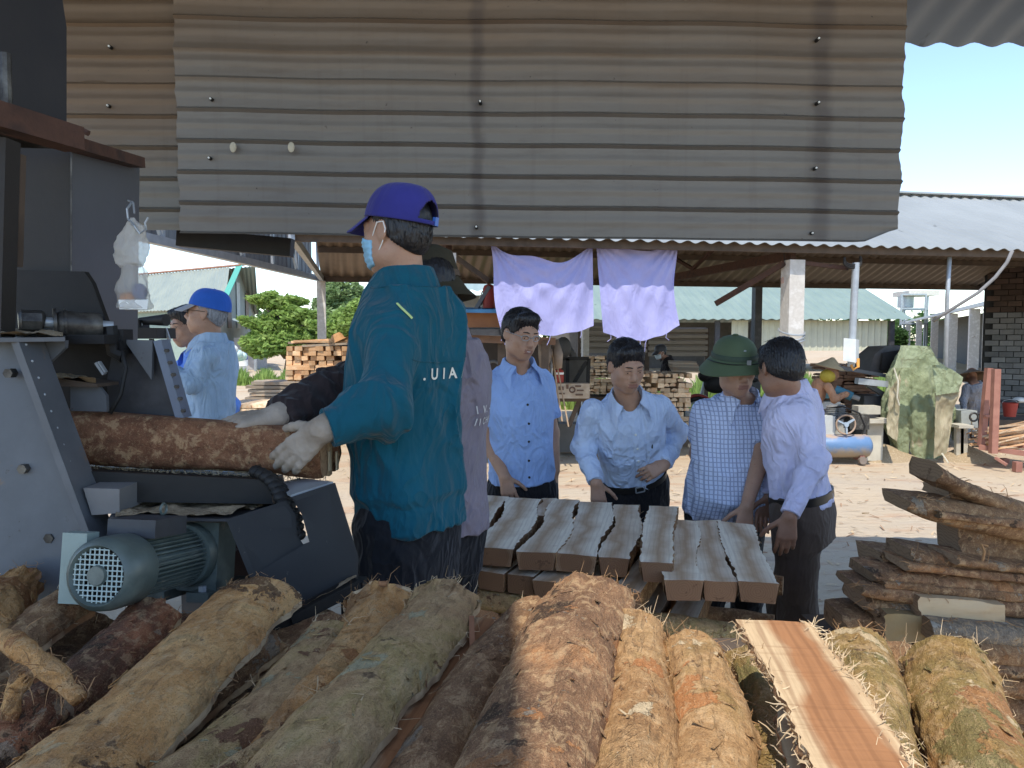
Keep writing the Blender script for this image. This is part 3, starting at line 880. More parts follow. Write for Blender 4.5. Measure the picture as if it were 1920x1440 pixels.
tree('leafy_tree', 'tall pale tree rising behind the thin rear post', 'tree', 645, 44, [(648, 545, 36, 26), (622, 535, 20, 18), (685, 572, 40, 22), (650, 600, 70, 34), (700, 590, 34, 26), (610, 575, 22, 26)], 16000, .15, LEAF[2], 2, 'trees beyond the yard')
tree('leafy_shrub', 'dense yellow green shrub behind the tall board stack', 'shrub', 660, 24, [(650, 620, 55, 38), (690, 600, 44, 34), (620, 640, 34, 28), (600, 620, 24, 24)], 12000, .09, LEAF[0], 3, 'trees beyond the yard')
tree('leafy_tree', 'dark green tree far off behind the ribbed screen', 'tree', 1310, 60, [(1310, 604, 60, 16), (1270, 608, 50, 14), (1350, 608, 40, 12)], 3500, .3, LEAF[1], 4, 'trees beyond the yard')
tree('leafy_tree', 'small tree at the far corner of the green roofed shed', 'tree', 1682, 48, [(1682, 632, 14, 20), (1676, 645, 14, 14)], 1500, .25, LEAF[1], 5, 'trees beyond the yard')
def grass(name, label, segs, n, h, m_, seed):
    rg = np.random.default_rng(seed); V, Fc = [], []
    for _ in range(n):
        x0, x1, D0, D1 = segs[rg.integers(len(segs))]
        D = rg.uniform(D0, D1); px = rg.uniform(x0, x1)
        q = P(px, 640, D); q[2] = 0
        hh = h * rg.uniform(.4, 1.2) * (1 + .5 * math.sin(px * .13))
        d = np.array((rg.normal() * .25, rg.normal() * .25, 1)) * hh; s = np.array((rg.normal(), rg.normal(), 0)); s = nz(s) * .035
        k = len(V); V += [q - s, q + s, q + d * .6 + s * .8, q + d]
        Fc.append((k, k + 1, k + 2, k + 3))
    b = MB(); b.add(V, Fc); b.build(name, m_, label=label, cat='grass', kind='stuff', smooth=0, org=(0, 20, 0))
grass('grass', 'rough green grass along the far side of the yard', [(440, 640, 26, 29), (900, 1130, 17.5, 24), (1130, 1400, 17.8, 24), (1420, 1680, 20, 26)], 22000, .34, LEAF[0], 8)
rg_ = np.random.default_rng(31)
bl = [((x, 95 + rg_.uniform(-6, 6), 1.5), (6, 4, 3.2 + rg_.uniform(-1, 1.5))) for x in np.linspace(-60, 75, 26)]
b = MB(); b.add(*leaves(bl, 16000, .55, 9)); b.build('distant_trees', LEAF[1], kind='stuff', label='belt of distant trees closing the yard view', cat='trees', smooth=0, org=(0, 95, 0))

def chips(name, label, m_, n, x0, x1, y0, y1, s0, s1, seed):
    rg = np.random.default_rng(seed); V, Fc = [], []
    for _ in range(n):
        y = y0 + (y1 - y0) * rg.random() ** 1.3; x = rg.uniform(x0, x1) * max(1, y * .16)
        zg = .035 * float(fbm(np.array([[x * .8, y * 1.6, 0]]), 4, 3)[0]) - .01
        l_, w_ = rg.uniform(s0, s1), rg.uniform(.006, .02); a = rg.uniform(0, 6.28); t = rg.normal() * .25
        d = np.array((math.cos(a), math.sin(a), t)) * l_ / 2; e = np.array((-math.sin(a), math.cos(a), rg.normal() * .3)) * w_ / 2
        c = np.array((x, y, zg + .012)); k = len(V); V += [c - d - e, c + d - e * .6, c + d + e * .6, c - d + e]; Fc.append((k, k + 1, k + 2, k + 3))
    MB().add(V, Fc).build(name, m_, label=label, cat='wood chips', kind='stuff', smooth=0, org=(0, 8, 0))
CHIP1 = mat('pale_chip', (.56, .44, .28), (.44, .30, .17), bump=0, rough=.9); CHIP2 = mat('brown_chip', (.24, .14, .08), (.34, .2, .11), bump=0, rough=.9)
chips('wood_chips', 'pale wood chips scattered over the yard floor', CHIP1, 2600, -5, 5, 4.0, 16, .03, .12, 3)
chips('bark_chips', 'brown bark chips scattered over the yard floor', CHIP2, 1800, -5, 5, 4.0, 16, .03, .14, 4)
# ================================================================== SAW MACHINE ON THE LEFT
def plate(pts, t=(0, .012, 0)):
    """polygon given as (px, py, D) corners, given a real thickness"""
    return MB().prism([P(*q) for q in pts], t)
def dustpatch(c00, c10, c01, c11, n, h, seed):
    b = MB(); A = np.zeros((n, n, 3))
    for i in range(n):
        for j in range(n):
            u, v = i / (n - 1), j / (n - 1)
            A[i, j] = np.array(c00) * (1 - u) * (1 - v) + np.array(c10) * u * (1 - v) + np.array(c01) * (1 - u) * v + np.array(c11) * u * v
    k = fbm(A.reshape(-1, 3) * 25, 4, seed).reshape(n, n)
    A[:, :, 2] += np.clip(h * (.4 + 1.6 * k), -.004, None)
    b.grid(A); return b
mc = thing('log_saw_machine', 'heavy grey and black log sawing machine with rollers and drive motor at the left', 'machine', (-1.2, 1.9, 0))
CAB = mat('dark_brown_cabinet', (.020, .017, .015), (.03, .025, .02), sc=3, rough=.6, bump=.2, spots=[((.07, .05, .04), 12, .7)])
plate([(-260, -60, 1.9), (108, -60, 2.0), (118, 5, 2.0), (125, 52, 2.0), (125, 255, 2.0), (60, 250, 1.95), (-260, 160, 1.7)], (-.36, .5, 0)).build('upper_cabinet', CAB, mc)
b = MB(); b.tube([P(10, 100, 1.8), P(13, 205, 1.8)], .012, 8); b.build('conduit', GREASE, mc)
b = MB(); b.bar(P(-200, 160, 1.5), P(140, 262, 1.9), .06, .055); b.build('angle_rail', RUST, mc)
b = MB(); b.bar(P(130, 268, 1.93), P(256, 305, 2.35), .05, .03); b.build('angle_rail', RUST, mc)
b = MB(); b.tube([P(128, 250, 1.95), P(150, 242, 1.95), P(166, 250, 1.95)], .008, 6); b.box(P(138, 246, 1.97), (.03, .03, .025)); b.build('clamp_bolt', RUST, mc)
STL2 = mat('brown_grey_panel', (.040, .036, .032), (.03, .027, .025), sc=3, rough=.5, bump=.15, spots=[((.15, .13, .11), 90, .72)])
# box: left face and right face meeting on the vertical edge at x=135
plate([(-200, 270, 1.9), (135, 280, 2.0), (135, 528, 2.0), (-200, 540, 1.9)], (-.3, .35, 0)).build('left_panel', STL2, mc)
B_ = [P(136, 280, 2.0), P(262, 303, 2.42), P(258, 640, 2.42), P(136, 640, 2.0)]
MB().prism(B_, (-.012, -.0, 0)).build('right_panel', mat('slate_grey_panel', (.095, .102, .112), (.075, .08, .09), sc=2.5, rough=.42, bump=.12, bsc=30, spots=[((.15, .14, .13), 70, .74)], spec=.5), mc)
b = MB(); b.bar(P(134, 282, 1.99), P(134, 524, 1.99), .003, .003, up=(0, 1, 0)); b.build('edge_weld', GREASE, mc)
b = MB(); b.bar(P(8, 262, 1.72), P(-2, 640, 1.72), .04, .05, up=(0, 1, 0)); b.build('upright', CAB, mc)
b = MB(); b.bar(P(36, 290, 1.78), P(30, 500, 1.78), .02, .02, up=(0, 1, 0)); b.build('upright', DARKW, mc)
plate([(25, 506, 1.93), (158, 509, 1.93), (172, 530, 1.93), (202, 612, 1.93), (232, 645, 1.93), (25, 645, 1.93)], (0, .02, 0)).build('guard_plate', BLACKM, mc)
# roller shaft
def ax(px, py): return P(px, py, 1.80 + (px - 30) * .0006)
ro = MB().tube([ax(104, 607), ax(112, 607), ax(122, 608), ax(180, 611), ax(192, 611), ax(192.2, 611)], [.024, .031, .033, .033, .027, .012], 18).build('roller', GREASE, mc)
b = MB(); b.tube([ax(78, 604), ax(212, 612)], .013, 12); b.build('shaft', GALV, ro)
b = MB(); b.tube([ax(34, 602), ax(40, 602), ax(78, 603), ax(84, 604)], [.02, .027, .027, .02], 8); b.build('bolt_head', GREASE, ro)
b = MB(); b.tube([ax(100, 606), ax(106, 606)], .036, 16); b.tube([ax(121, 608), ax(125, 608)], .037, 16); b.build('collar', GREASE, ro)
MB().box(ax(150, 636), (.16, .08, .022)).build('bearing_block', BLACKM, mc)
b = MB(); b.hexa([P(-40, 642, 1.6), P(122, 640, 1.7), P(124, 632, 2.1), P(-40, 630, 2.1), P(-40, 634, 1.6), P(122, 632, 1.7), P(124, 625, 2.1), P(-40, 623, 2.1)]); b.build('top_plate', STEEL, mc)
# slanted side frame
plate([(-220, 642, 1.66), (40, 634, 1.7), (190, 1032, 1.68), (186, 1090, 1.66), (90, 1125, 1.64), (-220, 1180, 1.6)], (0, .03, 0)).build('side_plate', STEEL, mc)
b = MB(); b.bar(P(50, 634, 1.69), P(198, 1034, 1.68), .016, .09, up=(0, 1, 0)); b.build('side_flange', STEEL, mc)
b = MB()
for t in np.linspace(0.03, .97, 13): b.ell(P(44 + 148 * t, 634 + 400 * t, 1.665), .0035, 6)
b.build('weld_bead', GALV, mc, smooth=180)
plate([(62, 638, 1.74), (123, 638, 1.74), (122, 652, 1.74), (80, 692, 1.74)], (0, .012, 0)).build('gusset', STEEL, mc)
plate([(75, 640, 1.98), (240, 640, 1.98), (250, 790, 1.98), (85, 790, 1.98)], (0, .02, 0)).build('inner_wall', BLACKM, mc)
plate([(84, 706, 1.82), (182, 720, 1.82), (182, 726, 1.82), (90, 724, 1.82)], (0, .1, 0)).build('cross_board', DARKW, mc)
plate([(132, 722, 1.84), (183, 722, 1.84), (199, 742, 1.84), (200, 772, 1.84), (132, 770, 1.84)], (0, .012, 0)).build('bracket_plate', STEEL, mc)
b = MB(); b.bar(P(181, 680, 1.85), P(196, 702, 1.85), .006, .012, up=(0, 1, 0)); b.bar(P(186, 678, 1.85), P(199, 698, 1.85), .004, .012, up=(0, 1, 0)); b.build('blade_guide', GALV, mc)
# hopper cheek on the right
plate([(215, 640, 1.95), (306, 640, 1.95), (346, 785, 1.95), (205, 785, 1.95), (200, 715, 1.95)], (0, .02, 0)).build('cheek_plate', STEEL_D, mc)
plate([(232, 637, 1.92), (286, 638, 1.92), (284, 712, 1.92)], (0, .012, 0)).build('gusset', STEEL, mc)
b = MB(); b.bar(P(303, 638, 1.945), P(345, 784, 1.945), .02, .05, up=(0, 1, 0)); b.build('cheek_flange', mat('blue_grey_edge', (.16, .19, .24), (.13, .15, .19), rough=.4, bump=.05), mc)
b = MB(); b.tube([P(206, 612, 1.9), P(214, 660, 1.9), P(232, 668, 1.9)], .018, 8); b.box(P(222, 640, 1.93), (.05, .05, .06)); b.build('shaft_bracket', BLACKM, mc)
# bed under the log
MB().hexa([P(140, 940, 1.72), P(512, 945, 1.78), P(540, 925, 2.3), P(150, 915, 2.2), P(140, 882, 1.72), P(505, 900, 1.78), P(530, 890, 2.3), P(150, 870, 2.2)]).build('bed_beam', BLACKM, mc)
sawp = MB().hexa([P(204, 975, 1.62), P(430, 978, 1.62), P(550, 940, 2.0), P(236, 930, 2.0), P(204, 970, 1.62), P(430, 973, 1.62), P(550, 934, 2.0), P(236, 925, 2.0)]).build('bed_plate', STEEL_D, mc)
dustpatch(P(215, 969, 1.63), P(425, 972, 1.63), P(245, 926, 1.98), P(540, 934, 1.98), 40, .012, 3).build('sawdust_layer', SAWDUST, sawp, kind='stuff', smooth=180)
MB().hexa([P(285, 910, 1.8), P(500, 930, 1.8), P(505, 922, 1.95), P(290, 905, 1.95), P(285, 907, 1.8), P(500, 926, 1.8), P(505, 919, 1.95), P(290, 902, 1.95)]).build('bed_rail', STEEL_D, mc)
MB().prism([P(156, 915, 1.66), P(224, 917, 1.66), P(224, 962, 1.66), P(172, 966, 1.66)], (0, .12, 0)).build('junction_box', mat('worn_grey_box', (.21, .20, .19), (.16, .15, .14), sc=5), mc)
plate([(176, 978, 1.9), (450, 978, 1.9), (480, 1110, 1.9), (176, 1110, 1.9)], (0, .02, 0)).build('rear_guard', mat('red_brown_guard', (.035, .018, .014), (.05, .025, .018)), mc)
b = MB(); b.tube([P(224, 640, 1.9), P(236, 690, 1.88), P(226, 740, 1.88), P(206, 775, 1.86)], .006, 6); b.build('control_cable', BLACKM, mc, smooth=180)
for t in np.linspace(.12, .9, 6):
    q = P(306 + 40 * t, 640 + 145 * t, 1.915); MB().cyl(q, q + (0, .012, 0), .005, n=6).build('bolt', GREASE, mc)
for px, py in ((14, 700), (40, 880), (90, 1010), (12, 1000)):
    q = P(px, py, 1.655); MB().cyl(q, q + (0, .02, 0), .011, n=6).build('bolt', GREASE, mc)
dustpatch(P(0, 624, 1.62), P(118, 631, 1.7), P(0, 622, 2.0), P(118, 625, 2.0), 26, .010, 11).build('sawdust_layer', SAWDUST, mc, kind='stuff', smooth=180)
dustpatch(P(86, 704, 1.80), P(180, 718, 1.80), P(90, 703, 1.92), P(180, 715, 1.92), 20, .012, 12).build('sawdust_layer', SAWDUST, mc, kind='stuff', smooth=180)
# sprocket wheels behind the gearbox
for (px, py, D, r0) in ((392, 1025, 1.75, .055), (235, 1000, 1.8, .045)):
    b = MB(); c = P(px, py, D); pts = []
    for k in range(36):
        a = 2 * math.pi * k / 36; r = r0 * (1.14 if k % 2 else .92); pts.append(c + (r * math.cos(a), 0, r * math.sin(a)))
    b.prism(pts, (0, .014, 0)); b.cyl(c + (0, -.02, 0), c + (0, .02, 0), r0 * .55)
    b.build('sprocket', GREASE, mc)
# chain lumps hanging over the chute
b = MB()
for k, (px, py) in enumerate([(486, 884), (496, 888), (506, 894), (515, 902), (522, 912), (528, 922), (532, 932), (538, 945), (545, 958), (551, 970), (553, 985), (556, 1000)]):
    c = P(px - 6, py, 1.80 - k * .011); b.ell(c, (.017, .02, .015), 7)
    b.ell(c + (.012, .01, -.006), (.013, .02, .012), 6)
b.build('feed_chain', BLACKM, mc, smooth=180)
# chute plates
CH = mat('scratched_black_chute', (.022, .022, .022), (.016, .016, .016), sc=4, rough=.6, bump=.15, bsc=50, spots=[((.10, .09, .08), 22, .72), ((.05, .045, .04), 80, .66)], spec=.3)
ch = thing('chip_chute', 'black sheet steel chip chute with a slot beneath the log', 'chute', P(560, 1000, 1.75) * (1, 1, 0))
plate([(424, 974, 1.60), (532, 940, 1.68), (550, 966, 1.67), (552, 1004, 1.66), (564, 1022, 1.66), (580, 1016, 1.66), (566, 965, 1.67), (546, 932, 1.69), (624, 906, 1.72), (668, 1046, 1.70), (666, 1100, 1.70), (566, 1152, 1.62), (500, 1110, 1.58), (468, 1082, 1.58)], (.004, .006, 0)).build('front_plate', CH, ch)
MB().hexa([P(508, 912, 1.88), P(546, 932, 1.70), P(625, 907, 1.74), P(560, 900, 1.98)] + [P(508, 912, 1.88) + (0, 0, .005), P(546, 932, 1.70) + (0, 0, .005), P(625, 907, 1.74) + (0, 0, .005), P(560, 900, 1.98) + (0, 0, .005)]).build('top_lip', GALV, ch)
b = MB(); b.bar(P(540, 1160, 1.56), P(668, 1092, 1.68), .03, .02); b.build('lower_rail', BLACKM, ch)
dustpatch(P(540, 1153, 1.555), P(668, 1085, 1.675), P(548, 1143, 1.60), P(668, 1078, 1.72), 22, .006, 5).build('sawdust_layer', SAWDUST, ch, kind='stuff', smooth=180)
b = MB(); b.hexa([P(500, 1200, 1.52), P(672, 1112, 1.66), P(672, 1100, 1.8), P(500, 1180, 1.7), P(500, 1168, 1.52), P(672, 1098, 1.66), P(672, 1090, 1.8), P(500, 1160, 1.7)]); b.build('base_channel', BLACKM, ch)
for px, py, D in ((440, 1100, 1.6), (655, 1100, 1.7)):
    q = P(px, py, D); MB().box((q[0], q[1] + .05, q[2] / 2), (.05, .05, q[2])).build('leg', BLACKM, ch)
for x, y in ((-1.35, 1.8), (-1.35, 2.3), (-.85, 2.1)):
    MB().box((x, y, .55), (.1, .1, 1.1)).build('leg', STEEL, mc)
# ---------------- motor with fan cover and gearbox
mo = thing('electric_motor', 'green finned electric motor with a wire fan guard and gearbox', 'motor', P(250, 1130, 1.55) * (1, 1, 0))
ca, cb = P(180, 1080, 1.36), P(372, 1034, 1.70)
axd = nz(cb - ca); sx_ = nz(np.cross(axd, (0, 0, 1))); up_ = np.cross(sx_, axd)
Mx = np.stack([sx_, up_, axd], 1)      # local z = axis
Lm = np.linalg.norm(cb - ca)
rF = .068
fc = MB().lathe([(rF * .70, .012), (rF * .80, .0), (rF * .95, .008), (rF, .03), (rF, .085), (rF * .97, .09)], ca, 36, M=Mx).build('fan_cover', MOTORG, mo, smooth=50)
gb = MB()
for k in range(-5, 6):
    c = k * rF * .135; hl = math.sqrt(max(0, (rF * .73) ** 2 - c * c))
    gb.tube([ca + sx_ * c - up_ * hl + axd * .006, ca + sx_ * c + up_ * hl + axd * .006], .0014, 6)
    gb.tube([ca + up_ * c - sx_ * hl + axd * .006, ca + up_ * c + sx_ * hl + axd * .006], .0014, 6)
gb.build('fan_guard', mat('pale_green_wire', (.42, .50, .46), bump=.05, rough=.4), fc)
MB().lathe([(0, -.002), (.017, -.002), (.019, .004), (.006, .010)], ca, 18, M=Mx).build('hub_plate', MOTORG, fc)
MB().cyl(ca + axd * .04, ca + axd * .05, rF * .92, n=24).build('fan_disc', BLACKM, fc)
MB().cyl(ca + axd * .085, ca + axd * (Lm - .06), rF * .74, n=28).build('stator', MOTORG, mo)
fb = MB()
for k in range(40):
    a = 2 * math.pi * k / 40
    d = sx_ * math.cos(a) + up_ * math.sin(a)
    p0 = ca + axd * .095 + d * rF * .70; p1 = ca + axd * (Lm - .075) + d * rF * .70
    o_ = np.cross(axd, d) * .0016
    fb.hexa([p0 - o_, p0 + o_, p1 + o_, p1 - o_, p0 - o_ + d * rF * .2, p0 + o_ + d * rF * .2, p1 + o_ + d * rF * .2, p1 - o_ + d * rF * .2])
fb.build('cooling_fins', MOTORG, mo, kind='stuff')
MB().lathe([(0, Lm - .07), (rF * .98, Lm - .07), (rF * 1.02, Lm - .06), (rF * 1.02, Lm - .045), (rF * .9, Lm - .04), (0, Lm - .04)], ca, 32, M=Mx).build('flange', MOTORG, mo, smooth=50)
def mbox(c, d, name, m_, par):
    b = MB(); b.box((0, 0, 0), d); V = np.array(b.v) @ Mx.T + np.array(c); b.v = [tuple(q) for q in V]; return b.build(name, m_, par)
mbox(ca + axd * (Lm - .0) + up_ * -.005, (.135, .15, .08), 'gearbox', MOTORG, mo)
mbox(ca + axd * (Lm - .0) + up_ * .076, (.137, .012, .10), 'gearbox_lid', GREASE, mo)
dustpatch(*[ca + axd * (Lm + s2) + sx_ * s1 + up_ * .083 for s1, s2 in ((-.06, -.045), (.06, -.045), (-.06, .045), (.06, .045))], 18, .006, 7).build('sawdust_layer', SAWDUST, mo, kind='stuff', smooth=180)
mbox(ca + axd * .15 + up_ * .075 , (.10, .035, .11), 'terminal_box', STEEL_D, mo)
mbox(ca + axd * .055 - sx_ * .075 + up_ * .005, (.05, .13, .035), 'switch_box', mat('pale_green_box', (.28, .33, .29), (.22, .27, .24), sc=6, rough=.5), mo)
for s_ in (-1, 1):
    q = ca + axd * (Lm - .02) + sx_ * .05 * s_ - up_ * .085
    mbox(q, (.05, .02, .13), 'foot', MOTORG, mo)
    MB().cyl(q - axd * .045 + up_ * .01, q - axd * .045 + up_ * .022, .009, n=6).build('bolt', GALV, mo)
MB().lathe([(.011, -.003), (.014, 0), (.011, .003), (.008, 0)], ca + axd * .2 + up_ * .105, 14, M=np.stack([axd, up_, sx_], 1)).build('lifting_eye', MOTORG, mo)
q = ca + axd * .2 - up_ * .12
MB().box((q[0], q[1], q[2] - .06), (.3, .3, .03)).build('mounting_plate', BLACKM, mo)
for dx in (-.12, .12):
    MB().box((q[0] + dx, q[1], (q[2] - .07) / 2), (.05, .05, q[2] - .075)).build('leg', BLACKM, mo)

# ---------------- the cant being fed through the saw
def cant(label, x0, x1, y00, y01, y10, y11, D0, D1, th, m_, fuzz):
    A = []
    n = 60
    for i in range(n + 1):
        t = i / n; px = x0 + (x1 - x0) * t; D = D0 + (D1 - D0) * t
        top = P(px, y00 + (y01 - y00) * t, D); bot = P(px, y10 + (y11 - y10) * t, D)
        row = []
        for j in range(15):
            s = j / 14
            q = top * (1 - s) + bot * s
            q[1] -= .032 * (1 - (2 * s - 1) ** 2) ** .5 if 0 < s < 1 else 0
            row.append(q)
        for s in (1, 0):
            q = top * (1 - s) + bot * s; q[1] += th; row.append(q)
        A.append(row)
    A = np.array(A)
    f = fbm(A.reshape(-1, 3) * (14, 30, 60), 4, 4).reshape(A.shape[:2])
    A[:, :15, 1] += .006 * f[:, :15]
    A[:, 13:15, 2] += .012 * f[:, 13:15]
    b = MB(); b.grid(A, cv=True)
    m = A.shape[1]
    b.add(A[-1], [tuple(range(m - 1, -1, -1))], 1); b.add(A[0], [tuple(range(m))], 1)
    o = b.build('timber_cant', [m_, EG], label=label, cat='timber', smooth=60)
    fb = MB(); rg = np.random.default_rng(4)
    for k in range(fuzz):
        q = A[rg.integers(n + 1), 14] + (0, rg.uniform(0, .03), 0)
        d = np.array((rg.normal() * .4, rg.normal() * .3, -1)); l_ = rg.uniform(.006, .028)
        fb.tube([q, q + d * l_ * .5, q + d * l_ + (rg.normal() * .015, 0, .004)], .0007, 3, cap=False)
    fb.build('wood_fibre', PALE_FIB, o, kind='stuff')
    return o
CB = bark('cant_bark', [(.13, .055, .03), (.24, .105, .055), (.34, .165, .085)], [((.50, .34, .2), 11, .70), ((.09, .045, .028), 8, .66)], fk=.5)
cant('long bark faced cant being pushed through the saw by the gloved workers', 40, 606, 764, 806, 866, 893, 1.86, 1.92, .045, CB, 260)
for k, (xa, ya, yb, D, t_, lab) in enumerate(((618, 815, 893, 1.985, .03, 'sawn board with a pale edge just behind the bark faced cant'), (632, 822, 884, 2.03, .03, 'curved outer slab at the back of the cant bundle'))):
    pts = [P(60, 768, D + .05), P(xa, ya, D), P(xa + (4 if k else 0), (ya + yb) / 2, D), P(xa - 4 * k, yb, D), P(60, 866, D + .05)]
    b = MB(); b.prism(pts, (0, t_, 0)); o = b.build('timber_cant', [WF_FRESH if k == 0 else CB], label=lab, cat='timber')
    MB().box((P(xa + .5, (ya + yb) / 2 + 10, D) + (0, -.002, 0)), (.004, .02, .05)).build('pale_edge', mat('cream_sapwood', (.62, .50, .33)), o)

# ---------------- plastic bag on a wire hook
bg_ = thing('plastic_bag', 'translucent carrier bag with a snack box hanging on a wire hook', 'bag', P(248, 580, 1.95))
def plastic():
    N = NT('thin_white_plastic')
    v = N.obj(); N.bump(N.noise(N.obj((1, 1, .5)), 38, 5, .6, 1), .8, .01)
    N.b.inputs['Transmission Weight'].default_value = .35
    N.b.inputs['Alpha'].default_value = .62
    return N.done((.66, .63, .57), .35, 0, .4)
PL = plastic()
PL2 = plastic(); PL2.node_tree.nodes['Principled BSDF'].inputs['Alpha'].default_value = .38
def blob(rows, D, dep, seed, amp, n=28):
    A = []
    for py, x0, x1 in rows:
        c = P((x0 + x1) / 2, py, D); r = (x1 - x0) / 2 * D / F
        A.append([c + np.array((r * math.cos(a), dep * r * math.sin(a), 0)) for a in np.linspace(0, 2 * math.pi, n, endpoint=False)])
    A = np.array(A); sh = A.shape
    cen = A.mean(1, keepdims=True)
    f = np.abs(fbm(A.reshape(-1, 3) * (38, 38, 20), 3, seed).reshape(sh[:2])) * 2 - .35
    A += (A - cen) * f[:, :, None] * amp
    return MB().grid(A, cv=True)
def rowsd(rows, k=4):
    r = np.array(rows, float); y = np.linspace(0, len(r) - 1, (len(r) - 1) * k + 1)
    return list(zip(*[np.interp(y, np.arange(len(r)), r[:, c]) for c in range(3)]))
blob(rowsd([(408, 246, 252), (414, 240, 258), (425, 230, 274), (450, 222, 276), (478, 213, 272), (494, 216, 266), (502, 226, 254)]), 1.9, .5, 3, .62).build('bag_top', PL, bg_, smooth=180)
blob(rowsd([(488, 234, 262), (500, 226, 270), (530, 224, 276), (560, 222, 282), (578, 222, 284), (582, 240, 270)]), 1.9, .6, 5, .5).build('bag_body', PL2, bg_, smooth=180)
b = MB(); b.tube([P(248, 378, 1.93), P(238, 392, 1.9), P(240, 410, 1.9), P(252, 424, 1.88), P(262, 438, 1.88), P(274, 430, 1.9), P(272, 418, 1.9), P(278, 408, 1.9)], .0028, 6)
b.tube([P(240, 376, 1.95), P(250, 380, 1.92), P(252, 400, 1.9)], .0025, 6); b.build('wire_hook', GALV, bg_)
cu = thing('snack_box', 'orange and white takeaway food box inside the hanging bag', 'food box', P(250, 575, 1.9))
MB().hexa([P(224, 580, 1.88), P(276, 580, 1.88), P(272, 578, 1.93), P(228, 578, 1.93), P(222, 562, 1.88), P(278, 562, 1.88), P(274, 560, 1.93), P(226, 560, 1.93)]).build('tray', WASHER, cu)
MB().ell(P(242, 560, 1.905), (.022, .02, .016), 9).build('bun', mat('orange_bun', (.50, .20, .06)), cu, smooth=180)
MB().ell(P(262, 548, 1.905), (.018, .018, .022), 9).build('cup', mat('blue_cup', (.12, .14, .25)), cu, smooth=180)
# video camera beyond the machine
vc = thing('video_camera', 'black shoulder video camera with a viewfinder held up behind the machine', 'camera', P(285, 640, 3.6))
b = MB(); b.box(P(284, 625, 3.6), (.14, .2, .05)); b.build('body', BLACKM, vc)
MB().cyl(P(262, 602, 3.6), P(312, 600, 3.55), .016, .028, 14).build('viewfinder', BLACKM, vc)
MB().box(P(265, 612, 3.6), (.03, .1, .06)).build('handle', BLACKM, vc)
MB().cyl(P(262, 608, 3.58), P(262, 608, 3.57), .012, n=10).build('logo_plate', WASHER, vc)
b = MB(); b.bar(P(310, 615, 3.6), P(318, 640, 3.6), .012, .012); b.build('strap', GALV, vc)
# tripod carrying it
for dx in (-.18, .0, .2):
    c = P(284, 636, 3.6); MB().tube([c, (c[0] + dx, 3.6 + (.15 if dx else -.15), .0)], .012, 6).build('tripod_leg', BLACKM, vc)

